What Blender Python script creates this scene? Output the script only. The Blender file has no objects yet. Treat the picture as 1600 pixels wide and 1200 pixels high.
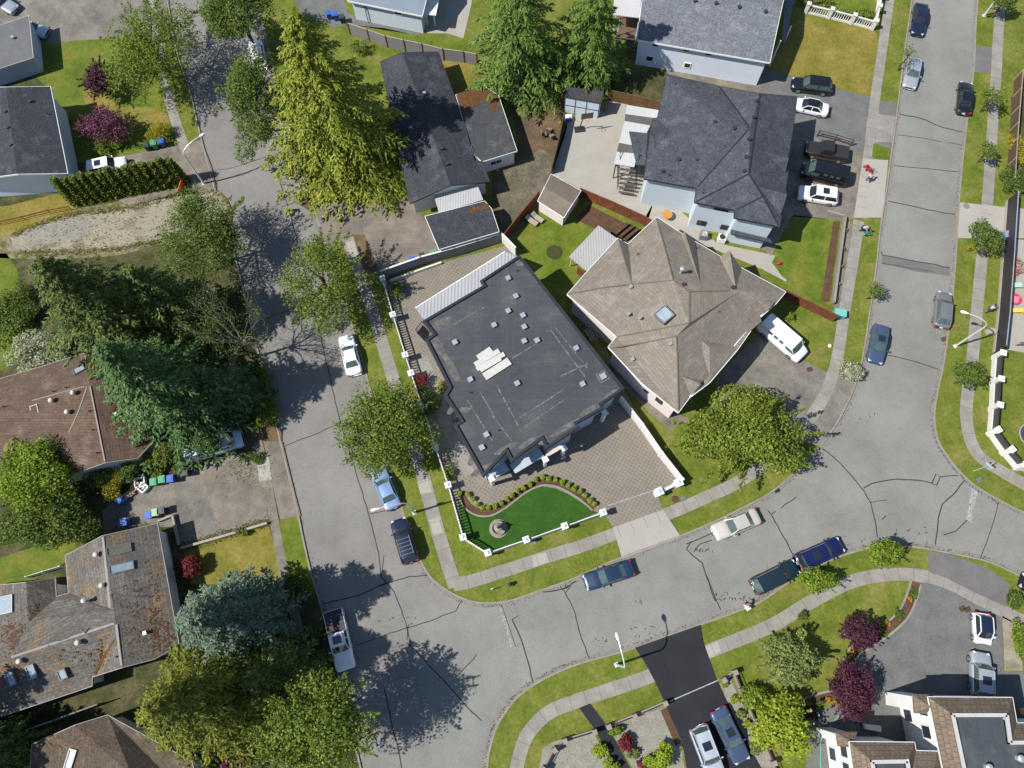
import bpy, math, random
import numpy as np
from mathutils import Vector, Matrix

S = bpy.context.scene
COL = S.collection
rad = math.radians
# ---------------------------------------------------------------- camera
FPX, NX, NY, CAMH = 1120.0, 15.0, -385.0, 76.0      # focal (px of a 1600 px wide frame), nadir offset, height
TILT = math.atan(math.hypot(NX, NY) / FPX)
RHO = math.atan2(NX, -NY)
cam = bpy.data.objects.new('camera', bpy.data.cameras.new('camera'))
COL.objects.link(cam)
CAMM = Matrix.Rotation(RHO, 4, 'Z') @ Matrix.Rotation(TILT, 4, 'X') @ Matrix.Rotation(-RHO, 4, 'Z')
cam.matrix_world = Matrix.Translation((0, 0, CAMH)) @ CAMM
cam.data.sensor_width = 36.0
cam.data.sensor_fit = 'HORIZONTAL'
cam.data.lens = FPX / 1600.0 * 36.0
cam.data.clip_start = 0.5
cam.data.clip_end = 6000
S.camera = cam
# ---------------------------------------------------------------- light
SUN_EL, SUN_AZ = rad(50.0), rad(17.0)               # elevation, direction the shadows fall
S.world = bpy.data.worlds.new('World')
S.world.use_nodes = True
wn = S.world.node_tree.nodes
wn.clear()
sky = wn.new('ShaderNodeTexSky')
sky.sky_type = 'NISHITA'
sky.sun_disc = False
sky.sun_elevation = SUN_EL
sdir = Vector((-math.cos(SUN_AZ) * math.cos(SUN_EL), -math.sin(SUN_AZ) * math.cos(SUN_EL), math.sin(SUN_EL)))
sky.sun_rotation = math.atan2(sdir.x, sdir.y)
sky.air_density = 1.0
sky.dust_density = 0.3
sky.ozone_density = 1.6
bg = wn.new('ShaderNodeBackground')
bg.inputs['Strength'].default_value = 0.084
wo = wn.new('ShaderNodeOutputWorld')
S.world.node_tree.links.new(sky.outputs[0], bg.inputs[0])
S.world.node_tree.links.new(bg.outputs[0], wo.inputs[0])
sl = bpy.data.lights.new('sun', 'SUN')
sl.energy = 4.15
sl.angle = rad(0.55)
sl.color = (1.0, 0.965, 0.91)
sun = bpy.data.objects.new('sun', sl)
COL.objects.link(sun)
sun.rotation_euler = (-sdir).to_track_quat('-Z', 'Y').to_euler()
S.view_settings.view_transform = 'Standard'
S.view_settings.look = 'None'
S.view_settings.gamma = 1.0
S.view_settings.exposure = 0.72
S.cycles.max_bounces = 5
S.cycles.diffuse_bounces = 2
S.cycles.transparent_max_bounces = 6

# ---------------------------------------------------------------- photo pixel -> world
def ray(px, py):
    d = CAMM @ Vector((px - 800.0, 600.0 - py, -FPX))
    return Vector((0, 0, CAMH)), d

def P(px, py, z=0.0):
    o, d = ray(px, py)
    t = (z - CAMH) / d.z
    return Vector((d.x * t, d.y * t, z))

def pxm(px, py, z=0.0):                              # pixels per metre (mean) at a spot
    a = P(px, py, z)
    return 20.0 / ((P(px + 10, py, z) - P(px - 10, py, z)).length * 0.5 + (P(px, py + 10, z) - P(px, py - 10, z)).length * 0.5)

def hit(faces, px, py):                              # nearest hit of a photo ray with polygons
    o, d = ray(px, py)
    best = None
    for f in faces:
        n = (f[1] - f[0]).cross(f[2] - f[0])
        for i in range(1, len(f) - 1):
            a, b, c = f[0], f[i], f[i + 1]
            e1, e2 = b - a, c - a
            h = d.cross(e2)
            det = e1.dot(h)
            if abs(det) < 1e-9:
                continue
            s = o - a
            u = s.dot(h) / det
            q = s.cross(e1)
            v = d.dot(q) / det
            if u >= -1e-4 and v >= -1e-4 and u + v <= 1.0001:
                t = e2.dot(q) / det
                if t > 0 and (best is None or t < best[0]):
                    n2 = e1.cross(e2).normalized()
                    best = (t, o + d * t, n2 if n2.z >= 0 else -n2)
    return best

def roofz(faces, x, y):
    best = None
    for f in faces:
        for i in range(1, len(f) - 1):
            a, b, c = f[0], f[i], f[i + 1]
            den = (b.y - c.y) * (a.x - c.x) + (c.x - b.x) * (a.y - c.y)
            if abs(den) < 1e-9:
                continue
            l1 = ((b.y - c.y) * (x - c.x) + (c.x - b.x) * (y - c.y)) / den
            l2 = ((c.y - a.y) * (x - c.x) + (a.x - c.x) * (y - c.y)) / den
            l3 = 1 - l1 - l2
            if min(l1, l2, l3) >= -1e-3:
                z = l1 * a.z + l2 * b.z + l3 * c.z
                if best is None or z > best:
                    best = z
    return best

# ---------------------------------------------------------------- materials
def srgb(r, g, b):
    f = lambda c: (c / 255.0 / 12.92) if c <= 10 else ((c / 255.0 + 0.055) / 1.055) ** 2.4
    return (f(r), f(g), f(b))
KEXP = 2.1                                          # scene brightness of a white sunlit horizontal surface
def tone(r, g, b, k=KEXP):                           # photo colour of a sunlit surface -> its own base colour
    c = srgb(r, g, b)
    return tuple(min(0.85, v / k) for v in c)

class NT:
    def __init__(s, name):
        s.m = bpy.data.materials.new(name)
        s.m.use_nodes = True
        s.t = s.m.node_tree
        s.t.nodes.clear()
        s.out = s.n('ShaderNodeOutputMaterial')
    def n(s, kind, **kw):
        x = s.t.nodes.new(kind)
        for k, v in kw.items():
            if k.startswith('i_'):
                x.inputs[k[2:].replace('_', ' ')].default_value = v
            else:
                setattr(x, k, v)
        return x
    def l(s, a, b):
        s.t.links.new(a, b)
    def coord(s, which='Object', rot=0.0, sc=(1, 1, 1)):
        tc = s.n('ShaderNodeTexCoord')
        mp = s.n('ShaderNodeMapping')
        mp.inputs['Rotation'].default_value = (0, 0, rot)
        mp.inputs['Scale'].default_value = sc
        s.l(tc.outputs[which], mp.inputs[0])
        return mp.outputs[0]
    def noise(s, vec, scale, detail=4.0, rough=0.6):
        x = s.n('ShaderNodeTexNoise')
        x.inputs['Scale'].default_value = scale
        x.inputs['Detail'].default_value = detail
        x.inputs['Roughness'].default_value = rough
        s.l(vec, x.inputs['Vector'])
        return x.outputs['Fac']
    def ramp(s, fac, stops):
        x = s.n('ShaderNodeValToRGB')
        e = x.color_ramp.elements
        while len(e) < len(stops):
            e.new(0.5)
        for i, (p, c) in enumerate(stops):
            e[i].position = p
            e[i].color = (c[0], c[1], c[2], 1)
        s.l(fac, x.inputs[0])
        return x.outputs[0]
    def mul(s, a, b, fac=1.0, mode='MULTIPLY'):
        x = s.n('ShaderNodeMix', data_type='RGBA', blend_type=mode)
        if hasattr(fac, 'links'):
            s.l(fac, x.inputs[0])
        else:
            x.inputs[0].default_value = fac
        s.l(a, x.inputs[6])
        if hasattr(b, 'links'):
            s.l(b, x.inputs[7])
        else:
            x.inputs[7].default_value = (b[0], b[1], b[2], 1)
        return x.outputs[2]

MATS = {}
def mat(name, c1, c2=None, c3=None, s1=0.35, fine=7.0, famt=0.25, rough=0.9, bump=0.0, pat=None, ps=1.0, pamt=0.3,
        metal=0.0, spec=0.3, coat=0.0, rot=0.0, mid=0.5, lo=0.34, hi=0.66, stain=0.0, streak=0.0):
    if name in MATS:
        return MATS[name]
    t = NT(name)
    vec = t.coord('Object')
    c2 = c2 or tuple(v * 0.9 for v in c1)
    stops = [(lo, c1), (hi, c2)] if c3 is None else [(lo, c1), (mid, c2), (hi, c3)]
    col = t.ramp(t.noise(vec, s1, 5.0, 0.65), stops)
    bs = t.n('ShaderNodeBsdfPrincipled')
    fn = None
    if famt > 0:
        fn = t.noise(vec, fine, 3.0, 0.7)
        g = t.ramp(fn, [(0.3, (1 - famt,) * 3), (0.7, (1 + famt,) * 3)])
        col = t.mul(col, g)
    if stain > 0:                                    # spills, repairs and wear with a shape of their own
        col = t.mul(col, t.ramp(t.noise(vec, 0.8, 6.0, 0.7), [(0.40, (1 - stain,) * 3), (0.50, (1, 1, 1)), (0.68, (1 + stain * 0.45,) * 3)]))
    if streak > 0:
        sv = t.coord('Object', rot, (0.25, 3.0, 1.0))
        col = t.mul(col, t.ramp(t.noise(sv, 0.8, 5.0, 0.7), [(0.36, (1 - streak,) * 3), (0.64, (1 + streak,) * 3)]))
    bsrc = fn
    if pat:
        if pat in ('shingle', 'tile', 'plank', 'slab', 'block'):
            uv = t.coord('UV')
            br = t.n('ShaderNodeTexBrick')
            W, H, mo = {'shingle': (0.95, 0.24, 0.018), 'tile': (0.42, 0.5, 0.035), 'plank': (6.0, 0.22, 0.02),
                        'slab': (1.5, 30.0, 0.03), 'block': (0.42, 0.21, 0.012)}[pat]
            br.inputs['Scale'].default_value = 1.0
            br.inputs['Brick Width'].default_value = W * ps
            br.inputs['Row Height'].default_value = H * ps
            br.inputs['Mortar Size'].default_value = mo * ps
            br.inputs['Mortar Smooth'].default_value = 0.3
            br.inputs['Color1'].default_value = (1.0 + pamt * 0.3,) * 3 + (1,)
            br.inputs['Color2'].default_value = (1.0 - pamt * 0.3,) * 3 + (1,)
            br.inputs['Mortar'].default_value = (1.0 - pamt,) * 3 + (1,)
            t.l(uv, br.inputs['Vector'])
            col = t.mul(col, br.outputs['Color'])
        elif pat == 'corr':
            uv = t.coord('UV')
            wv = t.n('ShaderNodeTexWave', wave_type='BANDS', bands_direction='X')
            wv.inputs['Scale'].default_value = 0.314 / (0.3 * ps)
            wv.inputs['Distortion'].default_value = 0.0
            t.l(uv, wv.inputs['Vector'])
            col = t.mul(col, t.ramp(wv.outputs['Fac'], [(0.15, (1 - pamt,) * 3), (0.5, (1, 1, 1))]))
            bsrc = wv.outputs['Fac']
        elif pat == 'paver':
            v2 = t.coord('Object', rot)
            ck = t.n('ShaderNodeTexChecker')
            ck.inputs['Scale'].default_value = 1.0 / (0.42 * ps)
            ck.inputs['Color1'].default_value = (1.07, 1.07, 1.07, 1)
            ck.inputs['Color2'].default_value = (1 - pamt,) * 3 + (1,)
            t.l(v2, ck.inputs['Vector'])
            br = t.n('ShaderNodeTexBrick')
            br.inputs['Scale'].default_value = 1.0
            br.inputs['Brick Width'].default_value = 0.42 * ps
            br.inputs['Row Height'].default_value = 0.21 * ps
            br.inputs['Mortar Size'].default_value = 0.02
            br.inputs['Color1'].default_value = (1.05, 1.04, 1.02, 1)
            br.inputs['Color2'].default_value = (0.93, 0.9, 0.88, 1)
            br.inputs['Mortar'].default_value = (0.7, 0.7, 0.7, 1)
            t.l(v2, br.inputs['Vector'])
            col = t.mul(t.mul(col, ck.outputs['Color']), br.outputs['Color'])
    t.l(col, bs.inputs['Base Color'])
    bs.inputs['Roughness'].default_value = rough
    bs.inputs['Metallic'].default_value = metal
    bs.inputs['Specular IOR Level'].default_value = spec
    bs.inputs['Coat Weight'].default_value = coat
    bs.inputs['Coat Roughness'].default_value = 0.05
    if bump > 0 and bsrc is not None:
        b = t.n('ShaderNodeBump')
        b.inputs['Strength'].default_value = 1.0
        b.inputs['Distance'].default_value = bump
        t.l(bsrc, b.inputs['Height'])
        t.l(b.outputs[0], bs.inputs['Normal'])
    t.l(bs.outputs[0], t.out.inputs[0])
    MATS[name] = t.m
    return t.m

def leafmat(name, ca, cb, cc, trans=0.35, tip=None):
    """foliage: every leaf clump takes its own shade from ca / cb / cc"""
    if name in MATS:
        return MATS[name]
    t = NT(name)
    ge = t.n('ShaderNodeNewGeometry')
    col = t.ramp(ge.outputs['Random Per Island'], [(0.0, ca), (0.5, cb), (1.0, cc)])
    vec = t.coord('Object')
    col = t.mul(col, t.ramp(t.noise(vec, 0.55, 3.0), [(0.3, (0.78, 0.8, 0.85)), (0.7, (1.2, 1.18, 1.1))]))
    d = t.n('ShaderNodeBsdfPrincipled')
    d.inputs['Roughness'].default_value = 0.65
    d.inputs['Specular IOR Level'].default_value = 0.25
    t.l(col, d.inputs['Base Color'])
    tr = t.n('ShaderNodeBsdfTranslucent')
    t.l(t.mul(col, (1.25, 1.3, 0.7)), tr.inputs[0])
    mx = t.n('ShaderNodeMixShader')
    mx.inputs[0].default_value = trans
    t.l(d.outputs[0], mx.inputs[1])
    t.l(tr.outputs[0], mx.inputs[2])
    t.l(mx.outputs[0], t.out.inputs[0])
    MATS[name] = t.m
    return t.m

def paint(name, c, rough=0.35, metal=0.0, coat=0.0, spec=0.5):
    return mat(name, c, tuple(v * 0.93 for v in c), famt=0.06, fine=3.0, rough=rough, metal=metal, coat=coat, spec=spec)

# ---------------------------------------------------------------- mesh building
def wloc(o):
    v = Vector((0, 0, 0))
    while o is not None:
        v += o.location
        o = o.parent
    return v

class MB:
    def __init__(s):
        s.v, s.f = [], []
    def face(s, pts):
        i = len(s.v)
        s.v += [Vector(p) for p in pts]
        s.f.append(list(range(i, i + len(pts))))
        return s
    def prism(s, poly, z0, z1):                      # poly: list of xy (any winding)
        poly = [Vector((p[0], p[1], 0)) for p in poly]
        if area(poly) < 0:
            poly = poly[::-1]
        n = len(poly)
        i = len(s.v)
        s.v += [Vector((p.x, p.y, z0)) for p in poly] + [Vector((p.x, p.y, z1)) for p in poly]
        s.f.append([i + k for k in range(n - 1, -1, -1)])
        s.f.append([i + n + k for k in range(n)])
        for k in range(n):
            j = (k + 1) % n
            s.f.append([i + k, i + j, i + n + j, i + n + k])
        return s
    def box(s, c, size, rz=0.0, rx=0.0, ry=0.0):
        M = Matrix.Translation(Vector(c)) @ Matrix.Rotation(rz, 4, 'Z') @ Matrix.Rotation(ry, 4, 'Y') @ Matrix.Rotation(rx, 4, 'X')
        x, y, z = size[0] / 2, size[1] / 2, size[2] / 2
        i = len(s.v)
        s.v += [M @ Vector(p) for p in ((-x, -y, -z), (x, -y, -z), (x, y, -z), (-x, y, -z), (-x, -y, z), (x, -y, z), (x, y, z), (-x, y, z))]
        for q in ((3, 2, 1, 0), (4, 5, 6, 7), (0, 1, 5, 4), (1, 2, 6, 5), (2, 3, 7, 6), (3, 0, 4, 7)):
            s.f.append([i + k for k in q])
        return s
    def beam(s, a, b, w, h):                         # box from a to b (bottom-centre line raised by h/2)
        a, b = Vector(a), Vector(b)
        d = b - a
        L = d.length
        if L < 1e-5:
            return s
        rz = math.atan2(d.y, d.x)
        ry = -math.atan2(d.z, math.hypot(d.x, d.y))
        return s.box((a + b) / 2, (L, w, h), rz, 0, ry)
    def tube(s, pts, radii, n=8, cap=True):
        pts = [Vector(p) for p in pts]
        i0 = len(s.v)
        for k, p in enumerate(pts):
            a = pts[max(0, k - 1)]
            b = pts[min(len(pts) - 1, k + 1)]
            d = (b - a).normalized()
            u = d.cross(Vector((0, 0, 1)))
            if u.length < 1e-3:
                u = d.cross(Vector((0, 1, 0)))
            u.normalize()
            w = d.cross(u)
            r = radii[k] if hasattr(radii, '__len__') else radii
            for j in range(n):
                t = 2 * math.pi * j / n
                s.v.append(p + (u * math.cos(t) + w * math.sin(t)) * r)
        for k in range(len(pts) - 1):
            for j in range(n):
                a = i0 + k * n + j
                b = i0 + k * n + (j + 1) % n
                s.f.append([a, b, b + n, a + n])
        if cap:
            s.f.append([i0 + j for j in range(n)])
            e = i0 + (len(pts) - 1) * n
            s.f.append([e + j for j in range(n - 1, -1, -1)])
        return s
    def lathe(s, c, prof, n=16):                      # prof: list of (r, z)
        c = Vector(c)
        i0 = len(s.v)
        for r, z in prof:
            for j in range(n):
                t = 2 * math.pi * j / n
                s.v.append(c + Vector((r * math.cos(t), r * math.sin(t), z)))
        for k in range(len(prof) - 1):
            for j in range(n):
                a = i0 + k * n + j
                b = i0 + k * n + (j + 1) % n
                s.f.append([a, b, b + n, a + n])
        s.f.append([i0 + j for j in range(n - 1, -1, -1)])
        e = i0 + (len(prof) - 1) * n
        s.f.append([e + j for j in range(n)])
        return s
    def build(s, name, m, parent=None, smooth=False, world=True):
        off = wloc(parent) if (parent is not None and world) else Vector((0, 0, 0))
        me = bpy.data.meshes.new(name)
        me.from_pydata([tuple(v - off) for v in s.v], [], s.f)
        uv = me.uv_layers.new(name='UVMap')
        data = np.zeros(len(me.loops) * 2, dtype=np.float32)
        for p in me.polygons:
            n = p.normal
            if abs(n.z) > 0.995:
                u, w = Vector((1, 0, 0)), Vector((0, 1, 0))
            else:
                u = Vector((-n.y, n.x, 0)).normalized()
                w = n.cross(u)
            for li in p.loop_indices:
                co = me.vertices[me.loops[li].vertex_index].co
                data[li * 2] = co.dot(u)
                data[li * 2 + 1] = co.dot(w)
        uv.data.foreach_set('uv', data)
        if smooth:
            me.polygons.foreach_set('use_smooth', [True] * len(me.polygons))
        if m is not None:
            me.materials.append(m)
        me.update()
        o = bpy.data.objects.new(name, me)
        COL.objects.link(o)
        if parent is not None:
            o.parent = parent
        return o

def area(p):
    return 0.5 * sum(p[i].x * p[(i + 1) % len(p)].y - p[(i + 1) % len(p)].x * p[i].y for i in range(len(p)))

def inset(poly, d):                                  # world polygon -> inset by d (CCW result)
    poly = [Vector((p.x, p.y, 0)) for p in poly]
    if area(poly) < 0:
        poly = poly[::-1]
    out = []
    n = len(poly)
    for i in range(n):
        a, b, c = poly[i - 1], poly[i], poly[(i + 1) % n]
        e1, e2 = (b - a).normalized(), (c - b).normalized()
        n1, n2 = Vector((-e1.y, e1.x, 0)), Vector((-e2.y, e2.x, 0))
        k = 1.0 + n1.dot(n2)
        m = (n1 + n2) / max(k, 0.35)
        out.append(b + m * d)
    return out

def thing(name, label, cat, loc, group=None):
    o = bpy.data.objects.new(name, None)
    COL.objects.link(o)
    o.location = loc
    o.empty_display_size = 0.2
    tag(o, label, cat, group)
    return o

def tag(o, label, cat, group=None):
    o['label'] = label
    o['category'] = cat
    if group:
        o['group'] = group
    return o

def struct(o, kind='structure'):
    o['kind'] = kind
    return o

def smoothline(pts, n=6):                            # Catmull-Rom through photo points
    out = []
    for i in range(len(pts) - 1):
        p0 = pts[max(0, i - 1)]; p1 = pts[i]; p2 = pts[i + 1]; p3 = pts[min(len(pts) - 1, i + 2)]
        for k in range(n):
            t = k / n
            out.append(tuple(0.5 * ((2 * p1[j]) + (-p0[j] + p2[j]) * t + (2 * p0[j] - 5 * p1[j] + 4 * p2[j] - p3[j]) * t * t + (-p0[j] + 3 * p1[j] - 3 * p2[j] + p3[j]) * t ** 3) for j in (0, 1)))
    out.append(tuple(pts[-1]))
    return out

def poly_fill(pts):                                  # triangulated flat polygon (may be concave)
    from mathutils.geometry import tessellate_polygon
    tris = tessellate_polygon([pts])
    return tris
# ================================================================ THE SETTING
GZ = 0.12                                            # height of the land above the road
LV = lambda k: GZ + 0.004 * k
ASPH = mat('asphalt', tone(157, 156, 147), tone(168, 168, 159), tone(178, 176, 168), s1=0.12, fine=6, famt=0.13, rough=0.88, bump=0.004, stain=0.055)
CONC = mat('concrete', tone(196, 190, 178), tone(182, 176, 165), tone(170, 163, 152), s1=0.5, fine=6, famt=0.10, rough=0.9, stain=0.07)
CONCN = mat('concrete_new', tone(214, 207, 195), tone(204, 197, 184), s1=0.4, fine=5, famt=0.06, rough=0.9)
CONCO = mat('concrete_old', tone(176, 165, 148), tone(158, 148, 134), tone(140, 131, 118), s1=0.45, fine=6, famt=0.13, rough=0.92, stain=0.14)
APRON = mat('asphalt_patch', tone(150, 146, 142), tone(134, 130, 127), s1=0.5, fine=8, famt=0.14)
KERB = mat('kerb_concrete', tone(190, 184, 170), tone(172, 164, 150), s1=0.8, fine=5, famt=0.12)
GUT = mat('gutter_concrete', tone(176, 170, 160), tone(160, 154, 146), s1=0.7, fine=5, famt=0.12)
LAWN = mat('lawn', tone(106, 125, 32), tone(131, 143, 48), tone(166, 155, 84), s1=0.35, fine=3.4, famt=0.28, stain=0.09, lo=0.3, hi=0.74)
LAWNG = mat('lawn_green', tone(98, 123, 26), tone(121, 140, 36), tone(148, 148, 60), s1=0.35, fine=3.2, famt=0.24)
LAWND = mat('lawn_dry', tone(122, 128, 38), tone(158, 146, 60), tone(182, 160, 92), s1=0.3, fine=3.2, famt=0.24, lo=0.3, hi=0.7)
TURF = mat('turf', tone(56, 104, 22), tone(68, 116, 28), s1=0.6, fine=4.0, famt=0.16, streak=0.11, rot=rad(25), stain=0.13)
DARKG = mat('dark_grass_dirt', tone(70, 80, 36), tone(92, 94, 52), tone(124, 112, 78), s1=0.45, fine=3.0, famt=0.38)  # dark grass mixed with brownish dirt
SOIL = mat('bare_soil', tone(150, 122, 92), tone(128, 104, 78), tone(108, 98, 74), s1=0.4, fine=4, famt=0.22, bump=0.03)
MULCH = mat('mulch', tone(128, 96, 70), tone(100, 76, 56), s1=1.2, fine=6, famt=0.3, bump=0.03)
GRAV = mat('gravel', tone(190, 184, 170), tone(166, 162, 148), s1=1.0, fine=7, famt=0.32, bump=0.02)
DIRTG = mat('gravel_dirt', tone(178, 164, 140), tone(196, 186, 164), tone(150, 138, 112), s1=0.35, fine=5, famt=0.18, bump=0.02)
BLACKA = mat('new_asphalt', tone(60, 62, 68), tone(44, 46, 52), s1=0.4, fine=7, famt=0.2, rough=0.85, stain=0.2)
DRIVEG = mat('driveway_grey', tone(146, 146, 142), tone(130, 130, 128), s1=0.5, fine=6, famt=0.18, rough=0.85, stain=0.1)
DRIVEB = mat('driveway_brown', tone(174, 165, 152), tone(156, 149, 138), tone(134, 129, 121), s1=0.3, fine=5, famt=0.16, stain=0.14)
PAVER = mat('paver', tone(186, 176, 160), tone(173, 164, 150), s1=0.4, fine=7, famt=0.12, pat='paver', pamt=0.15, ps=0.62, rot=rad(-14))
PAVEG = mat('paver_strip', tone(176, 164, 148), tone(158, 147, 133), tone(140, 133, 124), s1=0.4, fine=6, famt=0.14, pat='plank', ps=1.6, pamt=0.16)
WHITEP = mat('road_paint', tone(226, 226, 222), tone(196, 196, 190), s1=3.0, fine=8, famt=0.25)
TAR = mat('tar_seal', tone(82, 81, 80), tone(62, 62, 63), s1=1.5, famt=0.3, rough=0.6)
FARG = mat('far_ground', tone(110, 116, 70), tone(130, 124, 100), tone(96, 104, 60), s1=0.05, fine=0.8, famt=0.3)

def sheet(name, pts, m, k=1, smooth=0, z=None, thick=0.0, kind='structure'):
    if smooth:
        pts = smoothline(list(pts) + [pts[0]], smooth)[:-1]
    z = LV(k) if z is None else z
    w = [P(x, y, z) for x, y in pts]
    mb = MB()
    if thick:
        mb.prism(w, z - thick, z)
    else:
        if area(w) < 0:
            w = w[::-1]
        mb.face(w)
    o = mb.build(name, m)
    return struct(o, kind)

def offs(w, d):                                      # offset a world polyline sideways (left positive)
    out = []
    for i in range(len(w)):
        a, b = w[max(0, i - 1)], w[min(len(w) - 1, i + 1)]
        e = (b - a).normalized()
        out.append(w[i] + Vector((-e.y, e.x, 0)) * d)
    return out

def strip(name, pts, width, m, k=1, z=None, smooth=5, side=0.0, kind='structure', mb=None, h=0.0):
    """a flat band of the given width along photo points; h gives it real thickness"""
    z = LV(k) if z is None else z
    w = [P(x, y, z) for x, y in (smoothline(pts, smooth) if smooth else pts)]
    L, Rr = offs(w, side + width / 2), offs(w, side - width / 2)
    own = mb is None
    mb = mb or MB()
    # one connected band, mitred
    i0 = len(mb.v)
    for a, b in zip(L, Rr):
        mb.v += [a, b]
    for i in range(len(w) - 1):
        mb.f.append([i0 + 2 * i + 1, i0 + 2 * i + 3, i0 + 2 * i + 2, i0 + 2 * i])
    if h:
        j0 = len(mb.v)
        for a, b in zip(L, Rr):
            mb.v += [a - Vector((0, 0, h)), b - Vector((0, 0, h))]
        for i in range(len(w) - 1):
            mb.f.append([i0 + 2 * i, i0 + 2 * i + 2, j0 + 2 * i + 2, j0 + 2 * i])
            mb.f.append([j0 + 2 * i + 1, j0 + 2 * i + 3, i0 + 2 * i + 3, i0 + 2 * i + 1])
    if own:
        o = mb.build(name, m)
        if kind:
            struct(o, kind)
        return o

g = MB()
g.face([(-2500, -2500, -0.06), (2500, -2500, -0.06), (2500, 2500, -0.06), (-2500, 2500, -0.06)])
struct(g.build('ground', FARG))
R0 = [P(-260, -160, 0), P(-260, 1330, 0), P(1860, 1330, 0), P(1860, -160, 0)]
struct(MB().face(R0).build('road', ASPH))
ASPH2 = mat('asphalt_warm', tone(156, 152, 146), tone(166, 162, 156), tone(176, 172, 166), s1=0.12, fine=6, famt=0.13, rough=0.9, stain=0.06)

KW = [(232, -120), (262, 0), (268, 40), (280, 90), (297, 140), (310, 195), (327, 262), (342, 315), (368, 400), (394, 510), (420, 610), (437, 682), (460, 775), (482, 875), (492, 912), (507, 962), (520, 1012), (534, 1075), (550, 1140), (572, 1230), (590, 1310)]
KC_ = [(372, -130), (402, 0), (424, 100), (446, 190), (465, 250), (481, 300), (500, 360), (517, 410), (550, 512), (575, 600), (600, 697), (626, 792), (646, 850), (659, 882), (672, 903), (695, 922), (722, 936), (747, 943), (775, 943), (800, 939), (850, 922), (900, 904), (962, 876), (1065, 838), (1115, 817), (1160, 795), (1200, 774), (1230, 751), (1257, 725), (1285, 696), (1312, 656), (1330, 620), (1341, 590), (1350, 555), (1360, 490), (1370, 420), (1377, 357), (1386, 300), (1392, 255), (1401, 190), (1408, 133), (1417, 62), (1426, 0), (1442, -130)]
KR = [(1546, -140), (1527, 0), (1521, 105), (1512, 175), (1504, 245), (1498, 310), (1493, 395), (1485, 485), (1473, 570), (1464, 612), (1459, 650), (1465, 688), (1482, 716), (1500, 738), (1525, 761), (1562, 783), (1600, 802), (1680, 838), (1850, 905)]
KB = [(1850, 1022), (1700, 945), (1600, 901), (1550, 878), (1510, 868), (1475, 861), (1450, 856), (1417, 852), (1388, 851), (1360, 854), (1325, 864), (1300, 873), (1247, 898), (1200, 931), (1170, 947), (1095, 974), (1040, 993), (992, 1011), (920, 1031), (890, 1041), (862, 1053), (830, 1071), (807, 1089), (790, 1110), (775, 1135), (766, 1163), (760, 1200), (758, 1320)]

def left_street():
    pts = smoothline(KW, 3) + [(690, 1310), (676, 1200), (662, 1100), (644, 1012), (672, 970), (712, 954), (724, 938)] + smoothline(KC_[:22], 3)[::-1][1:]
    w = [P(x, y, 0.003) for x, y in pts]
    if area(w) < 0:
        w = w[::-1]
    struct(MB().face(w).build('road', ASPH2))
left_street()

def land(name, line, close, m):
    pts = smoothline(line, 4) + close
    w = [P(x, y, GZ) for x, y in pts]
    mb = MB()
    mb.prism(w, -0.05, GZ)
    struct(mb.build(name, m))
# kerb strips stand 30 mm proud of the land, gutters lie on the road
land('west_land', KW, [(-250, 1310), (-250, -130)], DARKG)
land('middle_land', KC_, [], LAWN)
land('east_land', KR, [(1850, -140)], LAWN)
land('south_land', KB, [(1850, 1320)], LAWN)
for line, sd in ((KW, 1), (KC_, -1), (KR, -1), (KB, -1)):
    strip('kerb', line, 0.17, KERB, z=GZ + 0.03, side=-sd * 0.085 if True else 0, h=0.16)
    strip('gutter', line, 0.34, GUT, z=0.006, side=sd * 0.175)

# ---- pavements
WALKS = [
    ('pavement', [(225, -110), (236, 0), (245, 60), (258, 130), (270, 175), (283, 215), (292, 240)], 1.25, CONC),
    ('pavement', [(402, 690), (414, 735), (424, 790), (434, 845), (446, 905), (466, 980), (486, 1060), (505, 1140), (520, 1230)], 0.95, CONCO),
    ('pavement', [(543, 372), (560, 425), (580, 480), (600, 545), (617, 600), (640, 675), (660, 740), (684, 830), (706, 900), (712, 916)], 1.42, CONC),
    ('pavement', [(708, 914), (740, 907), (800, 888), (860, 868), (912, 852), (985, 825), (1060, 796), (1105, 776), (1150, 755), (1200, 720), (1243, 682), (1270, 648), (1292, 610), (1308, 560), (1319, 490), (1334, 400), (1342, 345)], 1.30, CONC),
    ('pavement', [(1345, 340), (1356, 250), (1366, 165), (1379, 75), (1390, 0), (1402, -90)], 1.25, CONC),
    ('pavement', [(1578, -110), (1563, 12), (1556, 125), (1550, 210), (1544, 300), (1536, 385), (1526, 490), (1519, 565), (1512, 615), (1510, 650), (1517, 690), (1534, 716), (1560, 733), (1600, 756), (1700, 806)], 1.35, CONC),
    ('pavement', [(803, 1300), (806, 1215), (812, 1180), (826, 1145), (858, 1113), (900, 1096), (950, 1079), (1014, 1057), (1104, 1019), (1200, 980), (1268, 940), (1325, 911), (1375, 899), (1425, 898), (1475, 908), (1530, 936), (1590, 966), (1700, 1022)], 1.30, CONC)]
for i, (nm, pts, w, m) in enumerate(WALKS):
    strip(nm, pts, w, m, k=6 + 0.3 * (i % 3), smooth=6)
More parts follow.
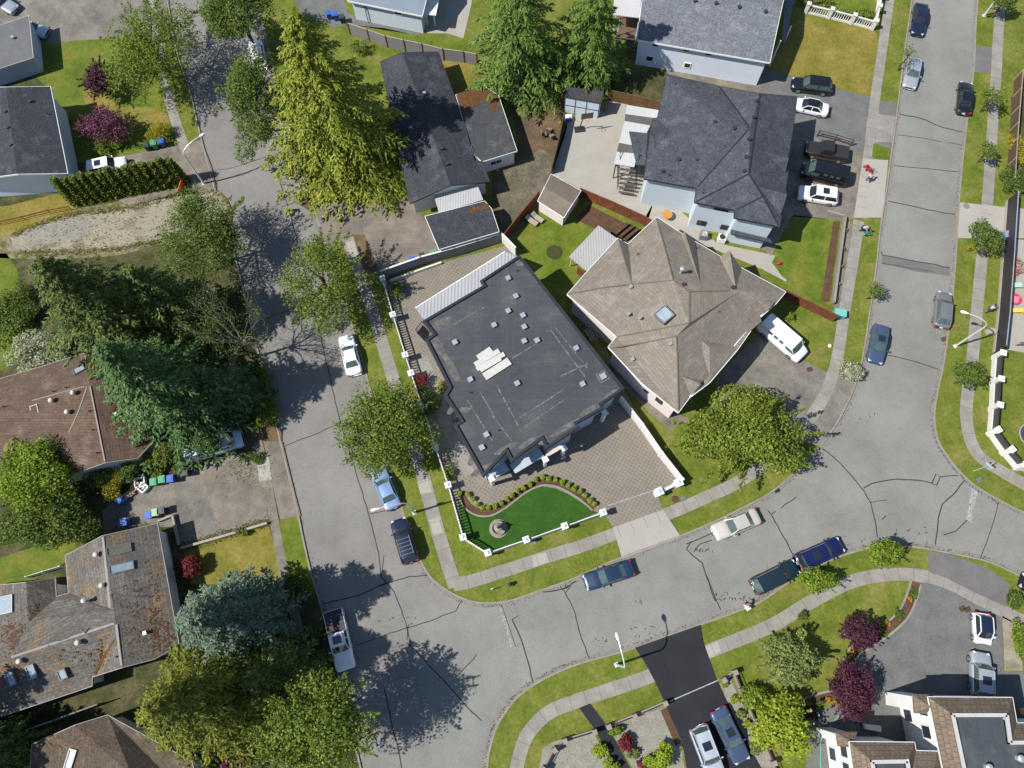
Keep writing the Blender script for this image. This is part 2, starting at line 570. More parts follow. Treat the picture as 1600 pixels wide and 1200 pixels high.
# tufts of grass and weeds creeping over the paved edges
def tufts(name, lines, n, w, ca, cb, size=(.05, .16), seed=0):
    r_ = random.Random(seed)
    mb = MB()
    for line in lines:
        q = [P(x, y, LV(4)) for x, y in smoothline(line, 4)]
        tot = sum((b - a).length for a, b in zip(q[:-1], q[1:]))
        for a, b in zip(q[:-1], q[1:]):
            L = (b - a).length
            for i in range(int(n * L / tot) + 1):
                c = a + (b - a) * r_.random() + Vector((r_.gauss(0, w), r_.gauss(0, w), 0))
                for k in range(3):
                    an = r_.uniform(0, 6.28)
                    s = r_.uniform(*size)
                    d = Vector((math.cos(an), math.sin(an), 0))
                    e = Vector((-d.y, d.x, 0)) * s * .35
                    mb.face([c - e, c + d * s + Vector((0, 0, s * .8)), c + e])
    return struct(mb.build(name, mat('tuft_' + name, ca, cb, s1=.5, famt=.3)), 'stuff')
tufts('weeds', [[(20, 368), (62, 350), (112, 336), (200, 325), (284, 302)], [(352, 346), (300, 367), (252, 374), (190, 388), (100, 394), (30, 394)], [(165, 838), (240, 826), (285, 852)], [(290, 856), (345, 838), (418, 816)]], 900, .28, tone(104, 116, 44), tone(140, 136, 70), seed=1)
tufts('weeds', [[(60, 380), (180, 372), (290, 350)], [(60, 360), (150, 345), (280, 315)], [(360, 735), (392, 722), (400, 740)], [(800, 340), (850, 260), (870, 180)]], 220, 1.3, tone(104, 116, 44), tone(140, 136, 70), seed=2)
def debris(name, lines, n, off, m, size=(.03, .1), seed=0):
    r_ = random.Random(seed)
    mb = MB()
    for line, sd in lines:
        q = [P(x, y, 0.016) for x, y in smoothline(line, 4)]
        q = offs(q, sd * off)
        for i in range(n):
            k = r_.randrange(len(q) - 1)
            d = q[k + 1] - q[k]
            c = q[k] + d * r_.random() + Vector((r_.gauss(0, .09), r_.gauss(0, .09), 0))
            an, s = r_.uniform(0, 6.28), r_.uniform(*size)
            u = Vector((math.cos(an), math.sin(an), 0)) * s; w = Vector((-u.y, u.x, 0)) * .5
            mb.face([c - u, c - w, c + u, c + w + Vector((0, 0, .02))])
    return struct(mb.build(name, m), 'stuff')
debris('gutter_litter', [(KW, 1), (KC_, -1), (KR, -1), (KB, -1)], 700, .22, mat('dry_litter', tone(120, 98, 70), tone(96, 84, 62), s1=2.0, famt=.4), seed=4)
JOINT = mat('pavement_joint', tone(152, 145, 132), tone(136, 129, 116), s1=2.0, famt=0.2)
jm = MB()
for nm, pts, w_, m in WALKS:
    q = [P(x, y, LV(7.4)) for x, y in smoothline(pts, 6)]
    acc = 0.0
    for a, b in zip(q[:-1], q[1:]):
        L = (b - a).length
        d = (b - a) / max(L, 1e-6)
        n = Vector((-d.y, d.x, 0))
        t = 1.5 - acc
        while t < L:
            c = a + d * t
            jm.face([c - n * w_ / 2 - d * .02, c + n * w_ / 2 - d * .02, c + n * w_ / 2 + d * .02, c - n * w_ / 2 + d * .02])
            t += 1.5
        acc = (acc + L) % 1.5
struct(jm.build('pavement_joints', JOINT))
# newer, paler squares of pavement
for pts in ([(541, 378), (553, 376), (563, 415), (549, 417)], [(652, 753), (668, 748), (675, 768), (657, 772)], [(671, 812), (685, 808), (692, 832), (677, 836)],
            [(832, 869), (853, 863), (858, 878), (834, 886)], [(400, 712), (419, 709), (425, 749), (405, 753)], [(1100, 1012), (1121, 1003), (1127, 1018), (1109, 1027)]):
    sheet('pavement', pts, CONCN, 7)

# ---- west side
sheet('driveway', [(-200, -120), (226, -120), (262, -20), (264, 8), (250, 45), (172, 60), (110, 64), (70, 74), (-200, 120)], DRIVEB, 1)
sheet('lawn', [(60, 72), (110, 64), (172, 60), (226, 52), (245, 66), (262, 130), (276, 185), (284, 214), (262, 236), (140, 252), (110, 258), (96, 200), (80, 145), (56, 120)], LAWNG, 2)
sheet('verge', [(248, 50), (262, 50), (278, 95), (296, 145), (308, 195), (314, 215), (292, 226), (284, 205), (264, 135)], LAWN, 2)
sheet('dry_grass', [(128, 142), (150, 140), (190, 165), (250, 170), (262, 195), (205, 196), (160, 185), (135, 165)], LAWND, 3, smooth=3)
sheet('driveway', [(125, 285), (136, 254), (276, 228), (314, 218), (331, 262), (338, 296), (282, 306), (200, 320)], CONCO, 3)
_r = random.Random(12)
_rag = smoothline([(14, 372), (62, 352), (112, 338), (200, 325), (284, 300), (342, 306), (352, 342), (300, 364), (252, 372), (190, 385), (100, 390), (30, 390), (14, 372)], 9)
sheet('driveway', [(x + _r.uniform(-4, 4), y + _r.uniform(-3, 3)) for x, y in _rag[:-1]], DIRTG, 3)
sheet('rough_ground', [(-20, 372), (40, 352), (100, 330), (180, 316), (284, 294), (344, 300), (362, 345), (310, 376), (240, 384), (190, 398), (100, 404), (20, 404), (-30, 398)], mat('rough_dirt_grass', tone(112, 118, 52), tone(150, 138, 98), tone(176, 164, 138), s1=1.1, fine=4, famt=0.3, lo=.4, hi=.62), 2, smooth=3)
sheet('gravel', [(32, 366), (75, 350), (132, 338), (140, 362), (90, 378), (45, 380)], GRAV, 4, smooth=2)
sheet('lawn', [(-120, 335), (15, 321), (90, 302), (122, 322), (112, 336), (62, 350), (20, 366), (-120, 395)], LAWND, 3)
sheet('rough_grass', [(-120, 400), (10, 396), (30, 450), (55, 500), (40, 540), (10, 575), (-120, 600)], LAWNG, 2, smooth=2)
sheet('driveway', [(160, 800), (178, 776), (235, 760), (300, 735), (345, 716), (398, 704), (408, 730), (420, 815), (345, 840), (282, 854), (272, 822), (238, 826), (162, 838)], DRIVEB, 3)
sheet('driveway', [(318, 740), (400, 712), (416, 806), (352, 828), (330, 790)], CONCO, 4, smooth=2)
sheet('pavement', [(412, 690), (441, 690), (462, 776), (470, 806), (438, 812), (424, 750)], CONCO, 3)
sheet('verge', [(436, 812), (468, 806), (482, 880), (494, 925), (462, 945), (448, 890)], LAWNG, 4)
sheet('lawn', [(286, 858), (345, 842), (420, 822), (434, 870), (442, 905), (380, 915), (300, 912)], LAWND, 3)
sheet('lawn', [(-80, 900), (30, 862), (116, 836), (120, 862), (100, 880), (50, 906), (-80, 940)], LAWNG, 3)
sheet('soil', [(395, 600), (425, 640), (440, 690), (400, 700), (370, 690), (360, 640)], SOIL, 2, smooth=3)

# ---- middle block
sheet('verge', [(455, 300), (481, 300), (496, 345), (490, 335), (470, 320)], SOIL, 1)
sheet('driveway', [(482, 312), (540, 318), (552, 366), (512, 388), (498, 352), (490, 335)], PAVEG, 5)
sheet('driveway', [(540, 318), (566, 322), (640, 312), (662, 340), (692, 402), (594, 428), (580, 392), (570, 366), (552, 366)], PAVEG, 5)
sheet('verge', [(552, 368), (572, 366), (592, 428), (566, 430), (556, 396)], SOIL, 4)
sheet('yard', [(786, 128), (880, 128), (886, 200), (866, 262), (838, 318), (806, 362), (786, 372), (768, 330), (770, 262), (812, 225)], SOIL, 4)
sheet('yard', [(778, 275), (845, 232), (862, 262), (838, 318), (806, 362), (784, 372)], mat('yard_dirt', tone(150, 138, 120), tone(130, 122, 102), tone(112, 110, 84), s1=.6, fine=4, famt=.25, stain=.15), 5, smooth=2)
sheet('yard', [(640, 90), (720, 95), (800, 128), (790, 180), (700, 190), (600, 190)], LAWND, 3)
sheet('patio', [(886, 190), (945, 148), (988, 152), (1030, 160), (1030, 290), (1010, 352), (862, 276), (870, 240)], CONCN, 4)
sheet('patio', [(1005, 345), (1030, 300), (1120, 380), (1240, 405), (1228, 440), (1190, 420), (1130, 395)], CONCN, 4)
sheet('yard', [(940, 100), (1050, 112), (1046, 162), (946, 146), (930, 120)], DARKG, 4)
sheet('pathway', [(1040, 108), (1190, 122), (1186, 145), (1044, 118)], CONCO, 5)
sheet('lawn', [(798, 380), (826, 340), (846, 318), (930, 338), (962, 372), (940, 428), (900, 440), (872, 476), (846, 450)], LAWNG, 3)
sheet('vegetable_bed', [(898, 342), (920, 320), (980, 350), (962, 372)], MULCH, 5)
sheet('lawn', [(1196, 100), (1206, 50), (1262, 26), (1366, 44), (1372, 64), (1362, 150), (1300, 135), (1192, 108)], LAWND, 3)
sheet('lawn', [(1250, -60), (1392, -60), (1376, 36), (1262, 18)], LAWNG, 3)
sheet('driveway', [(1180, 104), (1236, 120), (1298, 136), (1362, 152), (1350, 238), (1322, 246), (1262, 206), (1240, 190), (1186, 150)], DRIVEG, 4)
sheet('driveway', [(1236, 190), (1262, 206), (1322, 246), (1352, 240), (1340, 342), (1320, 344), (1236, 338), (1205, 400), (1180, 380), (1215, 300)], CONCO, 5)
sheet('driveway', [(1348, 248), (1388, 250), (1379, 340), (1334, 340)], CONCN, 7)
sheet('driveway', [(1375, 158), (1402, 160), (1393, 246), (1352, 246), (1366, 180)], APRON, 5)
sheet('driveway', [(1372, 178), (1399, 182), (1394, 222), (1368, 222)], CONC, 6)
sheet('verge', [(1365, 224), (1392, 232), (1389, 250), (1362, 246)], LAWNG, 7)
sheet('lawn', [(1240, 336), (1312, 344), (1296, 470), (1280, 474), (1222, 432), (1206, 410), (1236, 352)], LAWNG, 5)
sheet('planting_bed', [(1302, 346), (1313, 346), (1296, 472), (1283, 470)], MULCH, 6)
sheet('pathway', [(1316, 346), (1332, 346), (1314, 490), (1302, 480)], CONCO, 5)
sheet('lawn', [(1206, 452), (1300, 490), (1312, 492), (1296, 570), (1262, 545), (1215, 505), (1200, 480)], LAWN, 3)
sheet('driveway', [(1120, 590), (1196, 508), (1250, 560), (1298, 585), (1340, 592), (1314, 655), (1284, 697), (1268, 700), (1244, 684), (1180, 690), (1110, 650)], DRIVEB, 4)
sheet('verge', [(1250, 690), (1284, 697), (1262, 722), (1238, 710)], LAWNG, 6)
sheet('pathway', [(955, 560), (1010, 612), (1024, 632), (1080, 655), (1046, 672), (1020, 650), (980, 610), (900, 490), (890, 470)], CONCO, 4)
sheet('side_yard', [(972, 612), (1012, 622), (1026, 640), (1046, 668), (1086, 650), (1120, 650), (1100, 740), (1062, 750)], LAWN, 3)
sheet('patio', [(598, 440), (690, 410), (790, 384), (812, 396), (980, 618), (1062, 752), (1026, 768), (1036, 798), (958, 826), (944, 800), (850, 836), (765, 862), (725, 842), (700, 760), (660, 640), (632, 550)], PAVER, 4)
sheet('driveway', [(958, 824), (1036, 797), (1064, 839), (972, 873)], CONCN, 7)
sheet('pathway', [(648, 560), (668, 556), (700, 640), (742, 738), (726, 744), (690, 670)], CONC, 5)
TURFP = [(713, 770), (722, 776), (727, 790), (736, 801), (750, 808), (768, 807), (786, 798), (802, 786), (818, 774), (832, 765), (848, 760), (868, 763), (888, 772), (906, 783), (922, 795), (934, 801), (880, 824), (812, 846), (762, 862), (728, 843), (718, 800)]
sheet('turf', TURFP, TURF, 5)
BEDLINE = [(719, 768), (726, 782), (735, 793), (750, 800), (767, 799), (784, 790), (800, 778), (816, 766), (832, 757), (848, 752), (870, 754), (892, 764), (912, 777), (930, 793)]
strip('planting_bed', BEDLINE, 0.72, MULCH, k=7, smooth=4)
strip('garden_edging', BEDLINE, 0.18, KERB, z=GZ + 0.10, side=-0.42, smooth=4, h=0.1)
strip('gate_track', [(950, 790), (1022, 766)], 0.07, WHITEP, k=10, smooth=0)
strip('gate_track', [(1046, 1096), (1122, 1063)], 0.09, WHITEP, k=11, smooth=0)
sheet('patio', [(505, 30), (545, 22), (660, 46), (655, 55), (620, 50), (545, 38), (520, 45)], DRIVEG, 4)
sheet('yard', [(480, -80), (520, -60), (545, 25), (520, 40), (470, 20), (440, -40)], DRIVEG, 3)
sheet('patio', [(660, 40), (690, -60), (745, -60), (737, 5), (724, 60), (698, 52), (668, 52)], CONCN, 5)
sheet('lawn', [(540, 38), (600, 44), (655, 56), (735, 66), (730, 82), (660, 72), (540, 52)], LAWNG, 4)
sheet('lawn', [(930, -60), (965, -60), (962, 60), (944, 60)], LAWNG, 3)

# ---- east side
sheet('driveway', [(1526, 72), (1556, 74), (1551, 114), (1520, 113)], APRON, 5)
sheet('driveway', [(1500, 316), (1576, 324), (1640, 330), (1636, 372), (1560, 372), (1496, 372)], CONCN, 7)
sheet('patio', [(1586, 374), (1680, 380), (1690, 566), (1572, 546)], CONCN, 5)
sheet('side_yard', [(1568, 548), (1690, 570), (1720, 760), (1610, 728), (1562, 668), (1562, 590)], LAWN, 3)
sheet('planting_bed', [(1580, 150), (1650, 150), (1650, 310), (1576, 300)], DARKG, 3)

# ---- south side
sheet('driveway', [(992, 1012), (1095, 976), (1099, 1002), (1118, 1056), (1134, 1092), (1164, 1148), (1200, 1215), (1220, 1300), (1090, 1300), (1068, 1172), (1040, 1100), (1022, 1062), (1008, 1036)], BLACKA, 8)
sheet('pathway', [(905, 1106), (922, 1099), (946, 1131), (966, 1165), (992, 1215), (1010, 1300), (980, 1300), (958, 1190), (928, 1138)], BLACKA, 7)
sheet('gravel', [(848, 1170), (862, 1160), (924, 1141), (942, 1168), (962, 1215), (990, 1300), (838, 1300), (842, 1200)], GRAV, 4)
sheet('gravel', [(950, 1134), (1034, 1106), (1064, 1166), (1090, 1300), (1014, 1300), (994, 1210), (968, 1164)], GRAV, 4)
sheet('planting_bed', [(1032, 1110), (1042, 1106), (1066, 1160), (1056, 1166)], MULCH, 9)
sheet('planting_bed', [(1124, 1068), (1140, 1058), (1180, 1140), (1212, 1200), (1190, 1200), (1152, 1130)], GRAV, 9)
sheet('driveway', [(1440, 908), (1480, 920), (1530, 946), (1566, 962), (1568, 1050), (1600, 1050), (1640, 1100), (1640, 1300), (1262, 1300), (1260, 1180), (1262, 1136), (1272, 1114), (1300, 1102), (1330, 1100), (1336, 1040), (1345, 1022), (1384, 992), (1410, 970), (1428, 948)], DRIVEG, 5)
sheet('driveway', [(1450, 862), (1478, 864), (1540, 886), (1578, 912), (1572, 948), (1528, 928), (1478, 903), (1452, 894)], APRON, 7)
sheet('gravel', [(1566, 962), (1592, 976), (1598, 1048), (1570, 1048)], DIRTG, 6)
BED2 = [(1432, 910), (1422, 940), (1410, 962), (1386, 984), (1362, 1000), (1336, 1018), (1326, 1036)]
strip('planting_bed', BED2, 0.85, MULCH, k=7, smooth=4)
strip('garden_edging', BED2, 0.2, KERB, z=GZ + 0.1, side=0.5, smooth=4, h=0.1)
strip('garden_edging', BED2, 0.2, KERB, z=GZ + 0.1, side=-0.5, smooth=4, h=0.1)
BED3 = [(1320, 1074), (1306, 1086), (1284, 1092), (1262, 1100), (1254, 1112)]
strip('planting_bed', BED3, 0.85, MULCH, k=7, smooth=4)
strip('garden_edging', BED3, 0.2, KERB, z=GZ + 0.1, side=-0.5, smooth=4, h=0.1)

# ---- worn patches, tar seams and paint on the road
tar = MB()
def seam(pts, w=0.09, sm=0):
    """sealed crack: wobbling band with small side branches"""
    global tar
    q = []
    rs = random.Random(int(pts[0][0] * 7 + pts[0][1]))
    for i in range(len(pts) - 1):
        (x0, y0), (x1, y1) = pts[i], pts[i + 1]
        n = max(1, int(math.hypot(x1 - x0, y1 - y0) / 9))
        for k in range(n):
            j = 0 if (i == 0 and k == 0) else 0.7
            q.append((x0 + (x1 - x0) * k / n + rs.uniform(-j, j), y0 + (y1 - y0) * k / n + rs.uniform(-j, j)))
    q.append(pts[-1])
    if len(q) >= 2:
        strip('x', q, w * rs.uniform(0.85, 1.15), None, z=0.012, smooth=0, mb=tar)
SEAMS = [
    [(428, 250), (452, 330), (478, 430), (500, 520), (520, 610), (533, 665), (553, 727), (566, 770), (578, 810), (592, 866), (595, 900), (616, 925), (634, 972), (642, 1010), (700, 1070), (730, 1105), (752, 1126)],
    [(285, 30), (322, 22)], [(302, 75), (385, 58)], [(310, 108), (390, 88)], [(326, 268), (365, 262), (415, 245)], [(338, 283), (430, 255)],
    [(440, 323), (478, 310)], [(445, 697), (500, 675), (533, 660)], [(405, 455), (440, 440), (498, 420)], [(404, 502), (465, 480)], [(578, 803), (606, 797)],
    [(493, 946), (560, 930), (600, 913), (640, 901), (668, 899)], [(556, 1008), (630, 983), (672, 970), (712, 954), (722, 938)], [(600, 1075), (612, 1130), (622, 1170), (630, 1215)],
    [(716, 1055), (732, 1038), (745, 1022)], [(636, 1000), (638, 976), (645, 974)],
    [(600, 868), (596, 900)], [(590, 916), (600, 914), (603, 905)],
    [(800, 968), (808, 985), (818, 1010), (833, 1065)], [(800, 968), (810, 962)], [(882, 924), (896, 950), (905, 985), (908, 995), (921, 1029)],
    [(848, 925), (868, 923), (880, 920), (900, 908)], [(882, 924), (876, 918)], [(884, 926), (892, 915)],
    [(1104, 900), (1114, 924), (1126, 953)], [(1080, 846), (1072, 858), (1082, 868), (1098, 880), (1104, 900), (1118, 940)], [(1072, 850), (1092, 842), (1110, 834), (1118, 838)],
    [(1084, 862), (1094, 850), (1112, 844)], [(1285, 701), (1305, 716), (1328, 740), (1350, 768), (1360, 786), (1368, 818), (1371, 840)],
    [(1349, 763), (1362, 755), (1400, 749), (1434, 750), (1456, 755)], [(1456, 755), (1462, 741), (1470, 745), (1463, 758), (1456, 755)], [(1470, 745), (1497, 743)],
    [(1508, 750), (1490, 772), (1472, 788), (1466, 810), (1461, 853)], [(1560, 784), (1550, 825), (1532, 872)], [(1512, 812), (1494, 830), (1474, 836)], [(1548, 776), (1559, 788)],
    [(1200, 798), (1206, 806), (1224, 838), (1240, 868)], [(1220, 794), (1244, 776)], [(1206, 803), (1212, 799)],
    [(1388, 314), (1410, 318), (1440, 326), (1492, 335)], [(1377, 393), (1379, 399), (1426, 407), (1484, 418)], [(1377, 411), (1426, 419), (1462, 426)],
    [(1387, 555), (1420, 562), (1466, 577)], [(1405, 178), (1440, 185), (1475, 200), (1504, 206)], [(1403, 211), (1450, 217), (1504, 227)], [(1396, 258), (1440, 263), (1498, 268)],
    [(1360, 785), (1386, 781)], [(1540, 868), (1534, 876), (1548, 890)], [(1510, 876), (1520, 870), (1542, 879), (1540, 888)], [(1378, 812), (1384, 806)]]
for s_ in SEAMS:
    seam(s_, 0.11 if len(s_) > 3 else 0.085)
rs = random.Random(5)
for cx, cy, n, sp in ((1010, 985, 10, 26), (938, 1000, 7, 12), (1140, 930, 22, 24), (1100, 856, 10, 14), (887, 917, 9, 12), (1412, 835, 8, 40), (620, 968, 8, 30), (1330, 840, 6, 40), (1350, 650, 3, 20), (992, 940, 4, 12)):
    for i in range(n):
        x, y = cx + rs.uniform(-sp, sp), cy + rs.uniform(-sp, sp) * 0.3
        a = rs.uniform(0, 3.14)
        l = rs.uniform(2, 5)
        strip('x', [(x, y), (x + l * math.cos(a), y + l * math.sin(a))], 0.07, None, z=0.012, smooth=0, mb=tar)
struct(tar.build('tar_seams', TAR))
wp = MB()
def worn(a, b, w, n, keep):
    r_ = random.Random(3)
    A, B = P(*a, 0.011), P(*b, 0.011)
    d = (B - A).normalized()
    nn = Vector((-d.y, d.x, 0))
    for i in range(n):
        for j in range(3):
            if r_.random() > keep:
                continue
            c = A + (B - A) * ((i + r_.uniform(0.2, 0.8)) / n) + nn * (j - 1) * w / 3
            r = w * r_.uniform(0.15, 0.32)
            k = r_.randint(5, 7)
            ph = r_.random() * 6
            wp.face([c + Vector((math.cos(ph + 2 * math.pi * q / k), math.sin(ph + 2 * math.pi * q / k), 0)) * r * r_.uniform(0.6, 1.2) for q in range(k)])
worn((1523, 764), (1514, 815), 0.55, 16, 0.9)
worn((783, 950), (800, 1010), 0.32, 20, 0.55)
struct(wp.build('road_paint', WHITEP))
strip('tar_edge', [(780, 946), (802, 1012)], 0.06, TAR, z=0.013, smooth=0, side=0.25)
sheet('road_patch', [(1379, 398), (1484, 418), (1484, 431), (1430, 424), (1378, 412)], APRON, z=0.0085)
sheet('road_patch', [(1512, 876), (1520, 871), (1541, 880), (1538, 890)], GUT, z=0.0085)
for x, y in ((1476, 222), (1460, 856)):
    c = P(x, y, 0.014)
    o = MB().lathe(c, [(0.36, -0.008), (0.36, 0.0), (0.3, 0.004)], 20).build('manhole_cover', GUT)
    tag(o, 'round grey manhole cover in the road between tar seams on the long street' if y < 500 else 'round manhole cover at the kerb by the curved bend of the street', 'manhole')
for x, y, lb, m in ((1055, 780, 'round brown utility cover in the verge beside the gate pillars', 'mulch'), (1068, 779, 'square dark blue utility lid in the verge beside the gate pillars', 'driveway_grey'),
                 (1504, 951, 'left of two small brown drain covers on the grey driveway', 'mulch'), (1512, 952, 'right of two small brown drain covers on the grey driveway', 'mulch'),
                 (833, 847, 'small pinkish meter lid at the foot of the white garden fence', 'paver'), (1265, 577, 'rusty square drain grate in the brown driveway', 'mulch'),
                 (1552, 539, 'brown storm drain grate beside the kerb near the street lamp', 'mulch'), (1214, 766, 'dark storm drain grate at the kerb below the big bushy tree', 'new_asphalt'), (1510, 322, 'round grey cover set in the pale concrete driveway crossing', 'gutter_concrete'), (1530, 750, 'small grey lid in the verge near the street sign', 'driveway_grey')):
    if (x, y) == (1552, 539):
        x, y = 1475, 530
    z = 0.02 if y in (766, 530) else LV(9)
    c = P(x, y, z)
    mb = MB()
    if 'round' in lb:
        mb.lathe(c, [(0.4, -0.01), (0.4, 0.0), (0.33, 0.006)], 18)
    else:
        mb.box(c, (0.62, 0.5, 0.02), 0.35)
        for q in range(4):
            mb.box(c + Vector((0, -0.18 + 0.12 * q, 0.012)), (0.5, 0.04, 0.012), 0.0)
    tag(mb.build('utility_cover', MATS[m]), lb, 'utility cover')
# ================================================================ BUILDINGS
GLASS = mat('window_glass', (0.02, 0.025, 0.03), (0.03, 0.035, 0.045), famt=0.0, rough=0.08, spec=0.6)
FRAMEW = paint('white_trim', (0.74, 0.74, 0.72), 0.5)
FRAMED = paint('dark_trim', (0.03, 0.03, 0.035), 0.5)
SOFFIT = paint('soffit', (0.55, 0.55, 0.54), 0.7)
METALV = paint('vent_metal', (0.55, 0.57, 0.58), 0.35, 0.6)
PIPEB = paint('vent_black', (0.03, 0.03, 0.03), 0.6)
TERRA = paint('vent_beige', (0.5, 0.44, 0.36), 0.6)
SKYF = paint('skylight_frame', (0.16, 0.165, 0.17), 0.5, 0.3)
TRIMB = paint('trim_grey_brown', (0.30, 0.27, 0.24), 0.7)
SKYG = mat('skylight_glass', (0.30, 0.35, 0.38), (0.22, 0.27, 0.31), s1=1.5, famt=0.0, rough=0.12, spec=0.7)
WHMETAL = mat('white_metal', tone(240, 240, 238), tone(228, 229, 228), famt=0.05, rough=0.45, pat='corr', pamt=0.28, ps=1.0)
WHMETALS = mat('white_metal_small', tone(246, 246, 244), tone(236, 237, 236), famt=0.03, rough=0.45, pat='corr', pamt=0.10, ps=0.9)

class House:
    def __init__(s, name, label, cat, V, F, roofm, wallm, over=0.45, trim=None, base=0.1, fth=0.2, wallpts=None, autowin=True, group=None, soff=None):
        s.W = {k: P(x, y, z) for k, (x, y, z) in V.items()}
        s.F = [[s.W[k] for k in f] for f in F]
        xs = [v.x for v in s.W.values()]; ys = [v.y for v in s.W.values()]
        s.root = thing(name, label, cat, ((min(xs) + max(xs)) / 2, (min(ys) + max(ys)) / 2, base), group)
        trim = trim or FRAMEW
        mb = MB()
        for f in s.F:
            f2 = f
            n = sum(((f[i] - f[0]).cross(f[i + 1] - f[0]) for i in range(1, len(f) - 1)), Vector((0, 0, 0)))
            if n.z < 0:
                f2 = f[::-1]
            if len(f2) > 4:
                for t in poly_fill(f2):
                    tri = [f2[i] for i in t]
                    if (tri[1] - tri[0]).cross(tri[2] - tri[0]).z < 0:
                        tri = tri[::-1]
                    mb.face(tri)
            else:
                mb.face(f2)
        mb.build('roof', roofm, s.root)
        cnt = {}
        for f in F:
            for i in range(len(f)):
                e = frozenset((f[i], f[(i + 1) % len(f)]))
                cnt.setdefault(e, []).append((f[i], f[(i + 1) % len(f)]))
        fb = MB()
        cen = s.root.location
        for e, l in cnt.items():
            if len(l) == 1:
                a, b = s.W[l[0][0]], s.W[l[0][1]]
                d = (b - a)
                if d.length < 0.05:
                    continue
                nn = Vector((-d.y, d.x, 0)).normalized()
                mid = (a + b) / 2
                if roofz(s.F, mid.x + nn.x * 0.1, mid.y + nn.y * 0.1) is not None:
                    nn = -nn
                o1 = nn * 0.035
                dn = Vector((0, 0, fth))
                up = Vector((0, 0, 0.015))
                fb.face([a + o1 + up, b + o1 + up, b + o1 - dn, a + o1 - dn])
                fb.face([a + up - nn * 0.02, b + up - nn * 0.02, b + o1 + up, a + o1 + up])
        fb.build('fascia', trim, s.root)
        sb = MB()
        for f in s.F:
            for t in (poly_fill(f) if len(f) > 4 else ([(0, 1, 2)] if len(f) == 3 else [(0, 1, 2), (0, 2, 3)])):
                sb.face([f[i] - Vector((0, 0, fth - 0.01)) for i in t])
        sb.build('soffit', soff or SOFFIT, s.root)
        # walls follow the underside of the roof
        out = wallpts
        wp_ = [s.W[k] for k in out]
        s.wall = inset(wp_, over)
        wb = MB()
        s.seg = []
        n = len(s.wall)
        for i in range(n):
            a, b = s.wall[i], s.wall[(i + 1) % n]
            L = (b - a).length
            k = max(1, int(L / 0.5))
            prev = None
            tops = []
            for j in range(k + 1):
                p = a + (b - a) * (j / k)
                z = roofz(s.F, p.x, p.y)
                if z is None:
                    q = p + (Vector((cen.x, cen.y, 0)) - p).normalized() * 0.4
                    z = roofz(s.F, q.x, q.y)
                z = (z if z is not None else min(v.z for v in s.W.values())) - fth - 0.02
                tops.append((p, z))
            for j in range(k):
                (p, z1), (q, z2) = tops[j], tops[j + 1]
                wb.face([Vector((p.x, p.y, base - 0.1)), Vector((q.x, q.y, base - 0.1)), Vector((q.x, q.y, z2)), Vector((p.x, p.y, z1))])
            s.seg.append((a, b, min(t[1] for t in tops)))
        wb.build('wall', wallm, s.root)
        if autowin:
            camp = Vector((0, 0, CAMH))
            for a, b, zt in s.seg:
                L = (b - a).length
                d = (b - a).normalized()
                nrm = Vector((d.y, -d.x, 0))
                if L > 2.6 and nrm.dot(camp - a) < 0.0:
                    nst = 2 if zt > 4.4 else 1
                    for st in range(nst):
                        zc = 1.6 if nst == 1 else (1.4 if st == 0 else 4.0)
                        if zc + 0.7 > zt:
                            continue
                        m_ = max(1, int(L / 4))
                        for q in range(m_):
                            s.window_at(a + d * (L * (q + 0.5) / m_), d, nrm, zc, 1.2, 1.0)
    def window_at(s, p, d, nrm, z, w, h, door=False, fm=None, gm=None):
        rz = math.atan2(d.y, d.x)
        c = Vector((p.x, p.y, z)) + nrm * 0.035
        M = MB()
        t = 0.09
        for dx, dz, sx, sz in ((0, h / 2, w + t, t), (0, -h / 2, w + t, t), (-w / 2, 0, t, h - t), (w / 2, 0, t, h - t)):
            M.box(c + d * dx + Vector((0, 0, dz)), (sx, 0.09, sz), rz)
        if w > 0.9 and not door:
            M.box(c, (0.05, 0.07, h - t), rz)
        o = M.build('door' if door else 'window', fm or FRAMEW, s.root)
        MB().box(c, (w - t, 0.03, h - t), rz).build('door_panel' if door else 'pane', gm or GLASS, o)
        return o
    def win(s, px, py, w=1.0, h=0.9, door=False, fm=None, gm=None):
        """window where the photo ray meets a wall"""
        fs = [[Vector((a.x, a.y, 0)), Vector((b.x, b.y, 0)), Vector((b.x, b.y, zt + 3)), Vector((a.x, a.y, zt + 3))] for a, b, zt in s.seg]
        best = None
        for f in fs:
            h_ = hit([f], px, py)
            if h_ and (best is None or h_[0] < best[0]):
                best = (h_[0], h_[1], f)
        if not best:
            return None
        f = best[2]
        d = (f[1] - f[0]).normalized()
        nrm = Vector((d.y, -d.x, 0))
        return s.window_at(best[1], d, nrm, max(h / 2 + 0.15, best[1].z), w, h, door, fm, gm)
    def spot(s, px, py):
        h_ = hit(s.F, px, py)
        return (h_[1], h_[2]) if h_ else (None, None)
